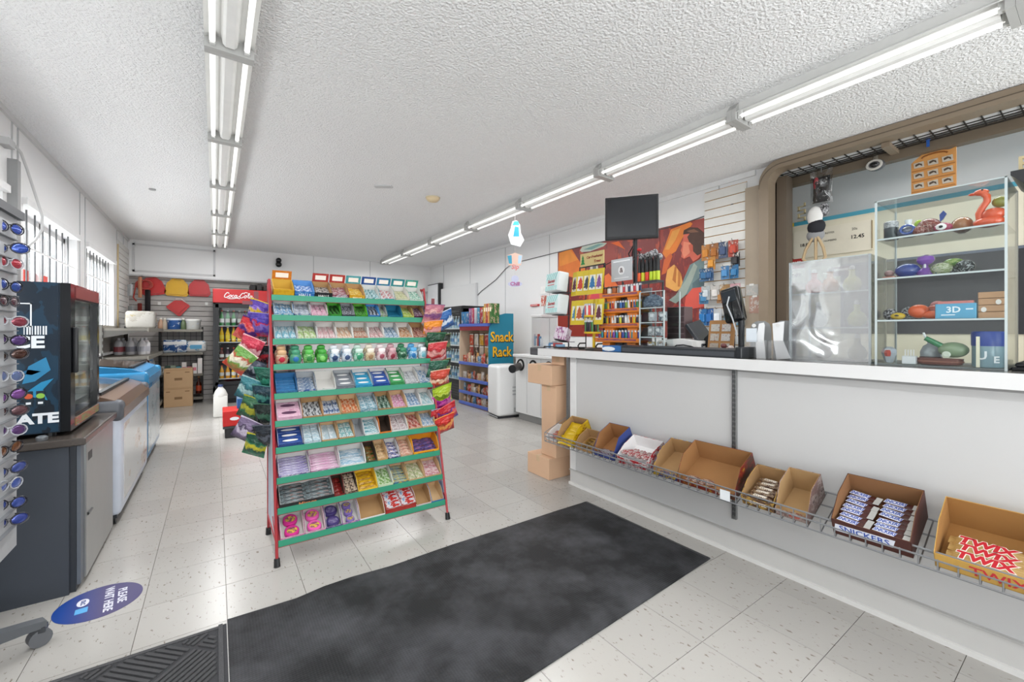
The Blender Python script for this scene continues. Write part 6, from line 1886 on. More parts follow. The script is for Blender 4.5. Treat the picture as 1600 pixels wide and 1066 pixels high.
for k in range(14):
    cc = ['#d8d8dc', '#3a5a94', '#c85a3a', '#e0dcd8', '#5a8ab8', '#b83a34', '#8a94a0'][k % 7]
    t = thing('snack_packet', '%s packet, %s from the front along the third left shelf' % (['white', 'blue', 'orange', 'cream', 'pale blue', 'red', 'grey'][k % 7], ORD[k]), 'packet', (-.86 + (k % 2) * .05, 7.12 + k * .12, .62), (0, 0, PI / 2 + random.uniform(-.4, .4)), 'packets on the third left shelf')
    MB().pillow(.13, .17, .06, seed=k).build('pouch', PRT(cc, '#e6e4e2', '#4a4a54', 3, k, .3), t, smooth=True)
    MB().box(-.065, -.002, .16, .065, .002, .172).build('seal', M(cc, .4), t)
# back shelf goods
def tub(label, x, y, z, r, h, c, lidc):
    t = thing('plastic_tub', label, 'tub', (x, y, z))
    MB().lathe([(r * .85, 0), (r * .9, .01), (r, h * .85)], n=18).build('tub', PRT(c, '#dfe6ee', c, 3, 2, .35, t1=.6, t2=.68), t, smooth=True)
    MB().lathe([(r * 1.06, h * .83), (r * 1.06, h * .95), (r * .9, h)], n=18).build('lid', M(lidc, .35), t, smooth=True)
tub('blue tub with a white lid on the back shelving top', -.565, 9.10, 1.25, .10, .19, '#2a5a9c', '#d4dce4')
tub('white tub with a pale lid on the back shelving top', -.31, 9.10, 1.25, .105, .18, '#dcdcd6', '#e4e4e0')
for k, (x, c, nm) in enumerate(((-.74, '#b08a70', 'tan'), (-.69, '#a89a88', 'beige'), (-.445, '#5a6a4a', 'olive'))):
    t = thing('bottle', '%s bottle, %s from left on the back shelving top' % (nm, ORD[k]), 'bottle', (x, 9.08, 1.25))
    MB().lathe([(.035, 0), (.04, .01), (.04, .11), (.02, .15), (.016, .17)], n=12).build('bottle', M(c, .3), t, smooth=True)
    MB().lathe([(.019, .168), (.019, .195)], n=10).build('cap', M('#d8d4cc', .4), t)
t = thing('water_pack', 'blue and white wrapped pack on the second back shelf', 'pack', (-.55, 9.12, .86))
MB().rbox(-.16, -.12, 0, .16, .12, .22, .03, 2).build('wrap', PRT('#24508c', '#c8d4e0', '#3a70ac', 2.5, 3, .2), t, smooth=True)
MB().box(-.15, -.123, .14, .15, -.119, .19).build('label', M('#d8d8d8', .4), t)
t = thing('tissue_pack', 'rounded white and blue tissue pack on the second back shelf', 'pack', (-.27, 9.12, .86))
MB().rbox(-.15, -.10, 0, .15, .10, .20, .05, 3).build('wrap', PRT('#e2e0dc', '#5a94b8', '#d8c8a8', 2.2, 6, .25, t1=.56), t, smooth=True)
MB().box(-.08, -.103, .06, .08, -.099, .13).build('label', M('#4a90b4', .4), t)
for k, (c, h, nm) in enumerate((('#a8a498', .14, 'grey'), ('#2f4a40', .15, 'dark green'), ('#8a9a8a', .15, 'sage'), ('#5aa0b0', .13, 'aqua'), ('#d8d4d0', .20, 'white'), ('#d87a8a', .12, 'pink'), ('#e0dcd8', .18, 'cream'), ('#e8e0dc', .26, 'tall white'))):
    t = thing('small_carton', '%s carton on the third back shelf above the cardboard boxes' % nm, 'box', (-.72 + k * .072, 9.05, .50), group='cartons on the third back shelf')
    MB().rbox(-.032, -.04, 0, .032, .04, h, .003, 1).build('carton', M(c, .4, var=.1), t)
    MB().box(-.022, -.0412, h * .3, .022, -.040, h * .6).build('label', M('#d87a88' if k in (4, 6) else '#e0e0dc', .4), t)
t = thing('syrup_bottle', 'dark amber bottle on a ledge right of the cartons', 'bottle', (-.235, 9.08, .15))
MB().lathe([(.035, 0), (.04, .01), (.04, .16), (.016, .22), (.014, .28)], n=14).build('bottle', M('#4a1c10', .15), t, smooth=True)
MB().lathe([(.041, .05), (.0415, .06), (.041, .14)], n=14).build('label', M('#b84a2a', .4), t)
MB().lathe([(.018, .275), (.018, .30)], n=10).build('cap', M('#c88a4a', .4), t)
for k in range(2):
    t = thing('moving_carton', '%s of two stacked brown cartons on the floor by the back shelving' % ('lower', 'upper')[k], 'box', (-.485, 8.835, .308 * k), (0, 0, 0), 'brown cartons by the back shelving')
    MB().rbox(-.19, -.13, 0, .18, .12, .306, .004, 1).build('carton', M('#c2a07a', .8, var=.04), t)
    MB().box(-.19, -.1312, .285, .18, -.130, .292).build('tape_line', M('#a8845c', .6), t)
    MB().box(-.055, -.1312, .12, .045, -.130, .16).build('print_patch', M('#8a6a48', .7), t)
    MB().box(.08, -.1312, .24, .14, -.130, .255).box(-.16, -.1312, .24, -.11, -.130, .255).build('print_mark', M('#8a6a48', .7), t)
# ================================================================ COLA COOLER
ck = thing('cola_cooler', 'tall black glass-door drinks cooler with a red cola header', 'cooler', (.45, 8.98, 0))
MB().box(-.48, -.34, .08, -.45, .34, 1.72).box(.72, -.34, .08, .75, .34, 1.72).box(-.48, .31, .08, .75, .34, 1.72).box(-.48, -.34, .08, .75, .34, .30).box(-.48, -.34, 1.68, .75, .34, 1.93).build('cabinet', M('#2a2b2d', .4), ck)
MB().box(-.45, -.30, .30, .72, .305, .31).box(-.45, .30, .30, .72, .31, 1.68).build('liner', M('#5c6064', .5), ck)
MB().box(-.46, -.30, 0, .73, .30, .08).build('kick', BLACK, ck)
hd = MB().rbox(-.485, -.375, 1.70, .755, -.33, 1.935, .01, 2).build('header', M('#c01f22', .3, var=.03), ck)
# flowing script of the header, drawn as round strokes
def script(parent, mat, ox, oy, oz, s, r):
    def st(pts, sub=6):
        P_ = [Vector((p[0], 0, p[1])) for p in pts]
        res = []
        n_ = len(P_)
        for i in range(n_ - 1):
            p0, p1, p2, p3 = P_[max(i - 1, 0)], P_[i], P_[i + 1], P_[min(i + 2, n_ - 1)]
            for j in range(sub):
                u = j / sub
                res.append(.5 * ((2 * p1) + (-p0 + p2) * u + (2 * p0 - 5 * p1 + 4 * p2 - p3) * u * u + (-p0 + 3 * p1 - 3 * p2 + p3) * u ** 3))
        res.append(P_[-1])
        MB().tube([(ox + q.x * s, oy, oz + q.z * s) for q in res], r, 5).build('script_stroke', mat, parent)
    C_ = [(.95, .78), (.85, .98), (.6, .95), (.3, .6), (.15, .2), (.25, -.02), (.5, .0), (.8, .25)]
    o_ = [(1.25, .5), (1.05, .45), (.92, .2), (1.0, .0), (1.2, .05), (1.32, .3), (1.25, .5), (1.42, .42)]
    c_ = [(1.85, .42), (1.7, .5), (1.5, .3), (1.5, .05), (1.7, .0), (1.9, .2)]
    a_ = [(2.3, .45), (2.1, .5), (1.95, .2), (2.05, .0), (2.25, .15), (2.38, .5), (2.3, .1), (2.45, .0), (2.6, .15)]
    for q in (C_, o_, c_, a_):
        st(q)
    st([(2.62, .25), (2.85, .28)])
    for q in (C_, o_):
        st([(x + 2.75, z) for x, z in q])
    st([(4.25, .15), (4.5, .5), (4.65, .9), (4.5, 1.0), (4.38, .6), (4.4, .1), (4.55, .0), (4.7, .15)])
    st([(x + 2.75, z) for x, z in a_])
    st([(.5, .0), (.9, -.22), (1.6, -.25), (2.3, -.12), (2.9, -.2)])
    st([(3.6, .95), (3.9, 1.15), (4.3, 1.1)])
script(hd, M('#f0eeee', .4), -.337, -.377, 1.795, .080, .0068)
for x0, x1 in ((-.45, .12), (.15, .72)):
    d_ = MB().box(x0, -.365, .32, x0 + .045, -.335, 1.68).box(x1 - .045, -.365, .32, x1, -.335, 1.68).box(x0, -.365, .32, x1, -.335, .37).box(x0, -.365, 1.62, x1, -.335, 1.68).build('door', M('#1f2022', .35), ck)
    MB().box(x0 + .045, -.352, .37, x1 - .045, -.348, 1.62).build('door_glass', ACRYLIC, d_)
    MB().rbox(x1 - .04, -.39, .85, x1 - .02, -.365, 1.2, .005, 1).build('door_handle', BLACK, d_)
shz = [1.32, 1.04, .74, .42]
for z in shz:
    MB().box(-.45, -.30, z - .012, .72, .28, z).build('shelf', M('#c2c4c2', .4), ck)
bot = {1.32: (['#3f8f4a', '#6aa878', '#3f8f4a', '#5a4a44', '#4a2a20', '#6a3a2a'], .26), 1.04: (['#e0b41c', '#e4bc28', '#dcae18', '#e0b420', '#c8c4bc', '#d0ccc4'], .26), .74: (['#6a3a34', '#4a3a44', '#5a4a54', '#7a6a74', '#3a4a5a', '#6a4a3a'], .20), .42: (['#e0a020', '#d8982a', '#e0a828', '#c87a24', '#d8a020', '#e0b040'], .22)}
for zi, z in enumerate(shz):
    cs, h = bot[z]
    for k in range(7):
        t = thing('drink_bottle', 'drink bottle, %s from left on the cola cooler, %s shelf down' % (ORD[k], ORD[zi]), 'bottle', (.45 - .36 + k * .085, 8.98 - .22, z), group='bottles in the cola cooler')
        MB().lathe([(.028, 0), (.033, .008), (.033, h * .55), (.014, h * .82), (.013, h * .94)], n=10).build('bottle', M(cs[k % 6], .12), t, smooth=True)
        MB().lathe([(.0155, h * .92), (.0155, h)], n=8).build('cap', M('#e0e0dc' if k % 2 else '#c8402c', .4), t)
        MB().lathe([(.0338, h * .2), (.034, h * .22), (.0338, h * .46)], n=10).build('label', M('#e8d040' if zi == 1 else '#dcdcd8', .4), t)
t = thing('stock_heap', 'dark bundle of stock lying on top of the cola cooler', 'bundle', (.75, 8.95, 1.936))
for k in range(5):
    MB().rbox(-.25 + .1 * k, -.2, 0, -.16 + .1 * k, .1, .11 + .02 * (k % 2), .02, 2).build('packet', M(['#1c1a1a', '#2a2624', '#3a2c28'][k % 3], .4), t)
# red bin of jugs in front of the cooler
bn = thing('crate_base', 'low black floor stand under a red lettered box before the cola cooler', 'stand', (.30, 5.98, 0))
MB().rbox(-.21, -.16, .0, .25, .18, .11, .006, 1).build('base', M('#26272a', .4), bn)
MB().box(-.23, -.18, .11, .27, .20, .135).build('deck', M('#3a3b3e', .4), bn)
t = thing('red_box', 'low red box lettered with a white D on the black stand', 'box', (.30, 5.98, .135))
MB().rbox(-.23, -.175, 0, .27, .19, .175, .005, 1).build('box', M('#c4211f', .35), t)
text('D', .10, WH, t, (.06, -.1765, .085), FACE_FRONT, bold=.003)
MB().prism([(-.12 + .045 * math.cos(a * PI / 6), .085 + .02 * math.sin(a * PI / 6)) for a in range(12)], 'y', -.1765, -.175).build('badge', WH, t)
t = thing('blue_pack', 'blue boxed pack standing on the red box', 'box', (.36, 6.03, .31))
MB().rbox(-.15, -.10, 0, .19, .10, .15, .004, 1).build('box', M('#1f5a96', .35, var=.1), t)
MB().box(-.15, -.102, .115, .19, -.100, .15).build('pale_band', M('#8ab0cc', .4), t)
MB().prism([(.02, .01), (.10, .01), (.06, .05)], 'y', -.1015, -.100).build('badge', M('#c0302c', .4), t)
for k, (x, y, z, h) in enumerate(((.06, 7.35, .0, .60), (.29, 6.06, .462, .17), (.44, 6.06, .462, .17))):
    t = thing('washer_jug', '%s white washer fluid jug by the red box' % ('tall near', 'left upper', 'right upper')[k], 'jug', (x, y, z), group='white jugs by the cola cooler')
    if k == 0:
        MB().rbox(-.085, -.06, 0, .085, .06, .30, .02, 2).build('jug', M('#e0dfda', .35), t, smooth=True)
        MB().lathe([(.085, .29), (.088, .31), (.06, .38), (.03, .42), (.025, .44)], n=12, sy=.7).build('shoulder', M('#e4e3de', .35), t, smooth=True)
        MB().lathe([(.03, .43), (.03, .46)], n=10).build('cap', M('#3a4a74', .4), t)
    else:
        MB().prism([(-.07, 0), (.07, 0), (.07, .07), (.02, .15), (.015, .17), (-.015, .17), (-.02, .15), (-.07, .07)], 'y', -.05, .05).build('jug', M('#e4e3de', .35), t)
        MB().cyl((0, 0, .168), (0, 0, .19), .02, n=10).build('cap', M('#d8d8d4', .4), t)

# ================================================================ FAR RIGHT: COOLER, SNACK RACK, AIR CONDITIONER
rc = thing('glass_door_cooler', 'narrow black glass-door cooler of water bottles left of the snack rack', 'cooler', (3.82, 6.95, 0))
MB().box(-.30, -.44, .30, .30, -.41, 1.62).box(-.30, .41, .30, .30, .44, 1.62).box(.27, -.44, .30, .30, .44, 1.62).box(-.30, -.44, 1.56, .30, .44, 1.67).box(-.30, -.44, .02, .30, .44, .32).build('cabinet', M('#1b1c1e', .35), rc)
MB().box(.255, -.41, .32, .27, .41, 1.56).build('liner', M('#d8dcdc', .5), rc)
d_ = MB().box(-.335, -.44, .32, -.30, -.385, 1.66).box(-.335, .385, .32, -.30, .44, 1.66).box(-.335, -.385, .32, -.30, .385, .37).box(-.335, -.385, 1.60, -.30, .385, 1.66).build('door', BLACK, rc)
MB().box(-.322, -.385, .37, -.318, .385, 1.60).build('door_glass', ACRYLIC, d_)
for k in range(5):
    MB().box(-.303, -.38, .08 + .045 * k, -.30, .38, .10 + .045 * k).build('vent_slot', M('#3a3c3e', .4), rc)
for zi, z in enumerate((1.28, .98, .68, .36)):
    MB().box(-.28, -.40, z - .02, .25, .40, z).build('shelf', M('#dfe2e2', .4), rc)
    for k in range(7):
        t = thing('water_bottle', 'clear blue-capped water bottle, %s from left, %s shelf down in the narrow cooler' % (ORD[k], ORD[zi]), 'bottle', (3.62, 6.95 + .33 - k * .11, z), group='water bottles in the narrow cooler')
        MB().lathe([(.028, 0), (.033, .01), (.033, .13), (.014, .18), (.013, .20)], n=10).build('bottle', M(['#a8c8d8', '#8fb4cc', '#c8d8e0'][(k + zi) % 3], .1), t, smooth=True)
        MB().lathe([(.0335, .05), (.034, .055), (.0335, .11)], n=10).build('label', M(['#3a78b0', '#d8dce0', '#5a94b8'][(k + zi) % 3], .4), t)
        MB().lathe([(.016, .198), (.016, .22)], n=8).build('cap', M('#e4e8ea', .4), t)
t = thing('wall_cabinet', 'plain white flat panel on the wall above the narrow glass-door cooler', 'wall panel', (XR - .004, 7.85, 1.70))
MB().box(-.05, -.75, 0, 0, .80, .46).build('body', M('#dfe0e1', .4, var=.01), t)
MB().box(-.054, -.73, .015, -.05, .78, .445).build('front_panel', M('#dcdddd', .4, var=.01), t)
t = thing('menu_screen', 'white-faced screen with a black edge on the right wall by the back corner', 'screen', (XR - .004, 8.93, 1.78))
MB().rbox(-.10, -.30, 0, 0, .31, .52, .005, 1).build('casing', M('#232426', .4), t)
MB().box(-.104, -.24, .02, -.10, .30, .50).build('face', M('#e6e8ea', .3), t)
# snack rack
sr = thing('snack_rack', 'wire snack rack with blue shelf edges and a lettered teal side panel', 'display rack', (3.68, 5.96, 0))
BLU = M('#4c62b0', .4)
TANP = M('#c8b49c', .5)
# far side panel, rounded
MB().prism([(-.28, .0), (.12, 0), (.12, 1.36), (-.10, 1.36), (-.20, 1.33), (-.26, 1.24), (-.28, 1.1)], 'y', .44, .46).build('side_panel', TANP, sr)
MB().box(.10, -.46, .05, .12, .44, 1.36).build('back_panel', TANP, sr)
ns = MB().prism([(-.28, .05), (.17, .05), (.17, 1.50), (.02, 1.50), (-.10, 1.47), (-.20, 1.40), (-.265, 1.28), (-.28, 1.15)], 'y', -.50, -.475).build('lettered_panel', M('#1f7f9a', .4, var=.1, scale=3), sr)
YL = M('#eeb41c', .4)
BK = M('#1c1a18', .5)
for s_, z in (('Snack', 1.13), ('Rack', .90)):
    text(s_, .215, BK, ns, (-.045, -.5008, z - .008), FACE_FRONT, bold=.010, sx=.84)
    text(s_, .215, YL, ns, (-.05, -.5022, z), FACE_FRONT, bold=.004, sx=.84, depth=.0012)
MB().box(-.29, -.475, 1.30, .12, .46, 1.345).build('top_shelf', BLU, sr)
MB().box(-.285, -.47, 1.235, .10, .44, 1.30).build('canopy', M('#7c1f28', .5), sr)
szs = [.70, .43, .22, .04]
for z in szs:
    s_ = MB().box(-.28, -.47, z - .02, .10, .44, z).build('shelf', M('#c8c0b4', .5), sr)
    MB().rbox(-.30, -.475, z - .03, -.28, .445, z + .02, .004, 1).build('shelf_edge', BLU, s_)
MB().box(-.28, -.47, 0, .10, .44, .02).build('base', M('#b8603a', .5), sr)
for z in (1.16, .96):
    MB().cyl((-.10, -.46, z + .02), (-.10, .44, z + .02), .006, n=6).build('hang_rail', CHROME, sr)
canc = [('#3a82b4', 'blue'), ('#4a90c0', 'sky blue'), ('#3a7ab0', 'blue banded'), ('#9a5a94', 'mauve'), ('#c8506a', 'rose'), ('#d8d4dc', 'white'), ('#5aa0c0', 'aqua'), ('#b83a44', 'red'), ('#c8a83a', 'mustard')]
for k, (c, nm) in enumerate(canc):
    h = .20 if k < 3 else .25
    t = thing('crisp_can', '%s crisp can, %s from left on top of the snack rack' % (nm, ORD[k]), 'can', (3.45, 6.36 - k * .088, 1.345), group='crisp cans on the snack rack')
    MB().lathe([(.034, 0), (.038, .004), (.038, h - .015)], n=12).build('can', PRT(c, '#e0dcd8', c, 3, k, .3, t1=.56, t2=.66), t, smooth=True)
    MB().lathe([(.040, h - .018), (.040, h), (.03, h + .002)], n=12).build('lid', M(c if k > 2 else '#2a6aa0', .3), t, smooth=True)
for k, (c, nm) in enumerate((('#d8a03a', 'amber'), ('#b8342c', 'red'), ('#e0903a', 'orange'), ('#3f7a3a', 'green'))):
    t = thing('cookie_box', '%s upright carton, %s from left at the snack rack top right' % (nm, ORD[k]), 'box', (3.46, 5.59 - k * .055, 1.345), group='cartons on top of the snack rack')
    MB().rbox(-.06, -.025, 0, .09, .025, .30, .003, 1).build('carton', PRT(c, '#e0c8a8', '#7a2a20', 3, k, .4, t1=.54), t)
    MB().box(-.0612, -.018, .18, -.06, .018, .24).build('label', M('#eee4d0', .4), t)
hung = [('#d8502c', 'orange red'), ('#e8e0d8', 'white'), ('#e0a81c', 'amber'), ('#c8302c', 'red')]
for row, z in enumerate((1.16, .96)):
    for k in range(5):
        c, nm = (hung[(k + row) % 4] if row == 0 else [('#b83a30', 'dark red'), ('#3a2420', 'cocoa'), ('#d8ccc0', 'cream'), ('#c89a5a', 'tan'), ('#e0c080', 'straw')][k])
        t = thing('snack_bag', '%s hanging snack bag, %s from left in the %s row of the snack rack' % (nm, ORD[k], ('upper', 'lower')[row]), 'snack bag', (3.56, 6.28 - k * .165, z), (0, 0, -PI / 2), 'hanging snack bags')
        mb = MB()
        mb.M = Matrix.Translation((0, 0, -.17))
        mb.pillow(.13, .17, .05, seed=k).build('pouch', PRT(c, '#e8d0b0', '#8a3a2a', 3, k + row, .3, t1=.56, t2=.66), t, smooth=True)
        MB().box(-.06, -.002, 0, .06, .002, .02).build('header', M('#e4dcd4', .4), t)
for zi, z in enumerate(szs):
    for k in range(11):
        c, nm = [('#b84a2c', 'rust'), ('#d89a4a', 'gold'), ('#e0d8d0', 'white'), ('#c83a30', 'red'), ('#5a8ab0', 'blue'), ('#8a5a3a', 'brown'), ('#d8b088', 'tan')][(k * 3 + zi * 2) % 7]
        h = .09 + .05 * ((k * 7 + zi) % 3) / 2 + (.03 if zi == 0 else 0)
        t = thing('snack_packet', '%s packet, %s from left on the snack rack, %s blue-edged shelf' % (nm, ORD[k], ORD[zi]), 'packet', (3.46 + .02 * (k % 2), 6.33 - k * .079, z), (0, 0, -PI / 2 + random.uniform(-.3, .3)), 'packets on the snack rack shelves')
        MB().pillow(.085, h, .045, seed=k, nx=5, ny=6).build('pouch', PRT(c, '#ecdccc', '#6a2c20', 3, k + zi, .3, t1=.54), t, smooth=True)
        MB().box(-.04, -.002, h * .94, .04, .002, h * 1.02).build('seal', M(c, .4), t)
# portable air conditioner
ac = thing('air_conditioner', 'white portable air conditioner standing in front of the snack rack', 'air conditioner', (3.42, 5.07, 0), (0, 0, math.radians(-8)))
MB().rbox(-.19, -.17, .025, .20, .20, .745, .05, 5).build('body', M('#e3e4e4', .3, var=.01), ac, smooth=True)
MB().box(-.17, -.15, 0, .18, .18, .03).build('base', DARK, ac)
for k in range(3):
    MB().box(.04, -.173, .42 - .05 * k, .12, -.169, .44 - .05 * k).build('vent_mark', M('#b8babc', .5), ac)
MB().box(.06, -.173, .08, .16, -.169, .14).build('rating_label', M('#b8bcbc', .5), ac)
MB().box(-.193, -.16, .02, -.189, .18, .03).build('lower_seam', M('#b4b6b8', .5), ac)
# white side counter with cup dispensers
wc = thing('side_counter', 'white cabinet counter with two black cup rings along the right wall', 'counter', (3.80, 4.2, 0))
MB().box(-.36, -.85, .10, .365, .62, .87).build('body', M('#dcdddd', .35, var=.01), wc)
MB().box(-.32, -.85, 0, .365, .60, .10).build('plinth', M('#8f8f8e', .5), wc)
MB().rbox(-.40, -.87, .87, .365, .64, .905, .005, 1).build('worktop', M('#d6d7d7', .35, var=.01), wc)
for y in (.36, .06, -.30):
    MB().box(-.362, y, .12, -.36, y + .006, .86).build('door_gap', M('#a8a9aa', .5), wc)
for y in (.50, .22, -.10):
    MB().tube([(-.365, y + .07 * math.cos(a * PI / 10), .76 + .07 * math.sin(a * PI / 10)) for a in range(20)], .014, 6, closed=True).build('cup_ring', BLACK, wc, smooth=True)
    MB().lathe([(.058, 0), (.058, .004)], n=18).build('cup_mouth', M('#e4e4e2', .4), wc, (-.362, y, .76), (0, -PI / 2, 0))
t = thing('cup_dispenser', 'dark tube of cups sticking out by the air conditioner', 'cup dispenser', (3.43, 4.72, .72), (0, 0, .5))
MB().cyl((-.22, 0, .0), (0, 0, .02), .05, .05, 14).build('tube', M('#4a4644', .4), t, smooth=True)
MB().lathe([(.055, -.006), (.055, .012)], n=16).build('collar', BLACK, t, (-.22, 0, 0), (0, PI / 2, 0))
# slush / coffee station items on the side counter
t = thing('drinks_dispenser', 'clear slush dispenser with red and white trim on the side counter', 'dispenser', (3.66, 4.46, .905))
MB().rbox(-.16, -.12, 0, .16, .12, .10, .01, 1).build('base', M('#4a4a4e', .4), t)
MB().box(-.14, -.10, .10, .14, .10, .50).build('tank', POLYBAG, t)
MB().rbox(-.15, -.11, .50, .15, .11, .54, .01, 1).build('lid', M('#c8c8c8', .4), t)
MB().cyl((0, 0, .54), (0, 0, .74), .01, n=8).build('post', STEEL, t)
MB().box(-.02, -.03, .66, .02, .05, .80).build('sign', PRT('#c85a4a', '#e8dcd4', '#b03a2c', 3, 2, .4), t)
for k in range(6):
    MB().box(-.13 + .0, -.09 + .03 * k, .12, -.10, -.07 + .03 * k, .22 + .03 * (k % 3)).build('sachet', M(['#d8e0e8', '#5a8ab0', '#b84a44', '#e0d8d8', '#8ab0c8', '#c8c8d0'][k], .4), t)
t = thing('sachet_tray', 'black-footed wire tray of blue and white sachets on the side counter', 'tray', (3.60, 4.15, .905))
MB().tube([(-.10, .12, .0), (-.10, .12, .12), (-.10, -.12, .12), (-.10, -.12, 0)], .008, 6).build('frame', BLACK, t)
for k in range(5):
    MB().box(-.08, .10 - .045 * k, .02, .05, .065 - .045 * k, .15 + .02 * (k % 2)).build('sachet_row', M(['#c8d4e0', '#5a88b0', '#d8d8dc', '#a84a4a', '#7aa0c0'][k], .4), t)
t = thing('red_stirrer_box', 'small red tag on the wall above the snack rack', 'sign', (XR - .02, 5.3, 1.62))
MB().box(-.01, -.10, 0, .02, .10, .03).build('plate', M('#c02c2c', .4), t)
MB().box(-.012, -.08, .01, -.01, .08, .02).build('print_line', M('#e8d8d8', .4), t)
t = thing('wall_switch', 'blank white electrical plate on the right wall by the poster', 'switch', (XR - .005, 5.05, 1.86))
MB().box(-.012, -.10, -.06, 0, .10, .06).build('plate', M('#eeeeec', .4), t)
MB().box(-.015, -.03, -.02, -.012, .03, .02).build('rocker', M('#e4e4e2', .4), t)

# ================================================================ RIGHT WALL
# poster: abstract warm print with a man in profile, in three sheets
ps = thing('wall_poster', 'large red and orange painted poster with a man in profile behind the counter', 'poster', (XR - .004, 3.6, 1.15))
PX0 = 4.165
def pw(px, py):
    q = onX(px, py, PX0)
    return (q[1] - 3.6, q[2] - 1.15)
def paint(col, rough=.5, v=.22, sc=6):
    return M(col, rough, var=v, scale=sc)
def zt(y):
    return 2.40
for a, b in ((4.76, 3.62), (3.615, 3.0), (2.995, 2.455)):
    MB().box(-.004, b - 3.6, 0, 0, a - 3.6, 1.25).build('sheet', PRT('#a83a2c', '#8a2c2a', '#c04a2c', 2.5, a, .35, t1=.48, t2=.6), ps)
def zc(px, py):
    """pixel of the zoomed study sheet to wall coordinates"""
    return pw(820 + px * .2626, 280 + py * .2626)
SHN = [0]
def shape(pts, col, lift, v=.2, sc=7):
    SHN[0] += 1
    lift += SHN[0] * .03
    P_ = [zc(*p) for p in pts]
    zmax, ymin, ymax = 1.249, 2.456 - 3.6, 4.759 - 3.6
    P_ = [(min(max(y, ymin), ymax), min(max(z, .001), zmax)) for y, z in P_]
    area = sum(P_[i][0] * P_[(i + 1) % len(P_)][1] - P_[(i + 1) % len(P_)][0] * P_[i][1] for i in range(len(P_)))
    if area < 0:
        P_ = P_[::-1]
    MB().prism(P_, 'x', -.004 - lift * .0012, -.004).build('painted_shape', paint(col, v=v, sc=sc), ps)
shape([(205, 440), (280, 415), (345, 520), (470, 600), (480, 690), (400, 690), (340, 600), (200, 560)], '#d8742c', 1)
shape([(205, 440), (270, 420), (320, 480), (210, 520)], '#e08a34', 2)
shape([(380, 640), (500, 560), (560, 640), (560, 780), (380, 780)], '#d86a34', 1)
shape([(370, 760), (410, 655), (475, 720), (470, 800)], '#cc4450', 2)
shape([(330, 425), (345, 395), (440, 375), (490, 380), (470, 400), (390, 430), (340, 435)], '#b8c4b8', 2, .15, 20)
shape([(350, 420), (440, 385), (475, 385), (400, 420)], '#7aa09a', 3, .2, 30)
shape([(400, 480), (430, 468), (438, 530), (420, 620), (380, 690), (365, 690), (395, 600), (390, 520)], '#c4bcae', 3, .15, 12)
shape([(408, 500), (428, 490), (425, 560), (402, 610)], '#6a6a68', 4)
shape([(510, 380), (560, 370), (600, 420), (560, 400)], '#d8642c', 1)
shape([(820, 440), (870, 300), (985, 255), (1000, 265), (940, 350), (900, 430), (840, 470)], '#d87a30', 1)
shape([(835, 420), (880, 310), (930, 290), (900, 360), (860, 420)], '#e09a48', 2)
shape([(815, 570), (830, 480), (870, 440), (880, 460), (840, 560)], '#c86030', 1)
shape([(840, 600), (850, 540), (890, 508), (930, 560), (945, 640), (900, 670), (840, 640)], '#dca054', 2)
shape([(880, 600), (895, 520), (905, 520), (900, 620)], '#b06a30', 3)
shape([(915, 540), (930, 560), (925, 640), (912, 640)], '#b87234', 3)
# jacket
shape([(1076, 450), (1040, 480), (985, 510), (950, 590), (925, 660), (960, 690), (1076, 640)], '#6f8686', 3, .3, 9)
shape([(1010, 500), (960, 600), (900, 690), (860, 720), (900, 740), (960, 690), (1000, 600), (1030, 520)], '#9aa69c', 4, .25, 9)
shape([(1076, 560), (1000, 620), (1000, 700), (1076, 690)], '#546a70', 4, .3, 9)
shape([(960, 700), (1000, 650), (1076, 640), (1076, 760), (950, 780)], '#d8584a', 4, .15)
# head
shape([(948, 330), (960, 300), (1010, 320), (1060, 370), (1062, 430), (1040, 470), (1005, 492), (985, 460), (950, 476), (933, 462), (938, 440), (930, 425), (940, 400), (932, 385), (944, 365)], '#c8604c', 5, .15)
shape([(948, 372), (990, 380), (985, 440), (950, 470), (940, 440), (945, 410)], '#dc8468', 6, .12)
shape([(945, 330), (950, 305), (985, 287), (1030, 290), (1068, 320), (1072, 380), (1060, 440), (1030, 455), (1005, 430), (1004, 395), (980, 372), (970, 345), (985, 325)], '#4a3026', 6, .3, 20)
shape([(978, 392), (996, 386), (1004, 410), (996, 432), (984, 425)], '#c05a44', 7, .12)
shape([(965, 310), (1010, 298), (1040, 315), (990, 320)], '#7a5440', 7, .3, 20)
shape([(880, 760), (940, 740), (1000, 800), (1000, 900), (880, 900)], '#9a1f22', 4, .2)
shape([(930, 800), (980, 790), (990, 850), (940, 860)], '#c83a34', 5, .2)
# cable along the wall
t = thing('wall_cable', 'thin dark cable sagging along the right wall above the poster', 'cable', (XR - .012, 4.0, 2.2))
def cw(px, py):
    q = onX(px, py, XR - .012)
    return (0, q[1] - 4.0, q[2] - 2.2)
MB().tube([cw(x, y) for x, y in ((738, 470), (752, 455), (775, 437), (790, 420), (800, 412), (860, 397), (930, 380), (1000, 366), (1060, 352), (1100, 338), (1130, 330), (1148, 316), (1168, 310))], .006, 5).build('cable', M('#5a5a5a', .5), t)
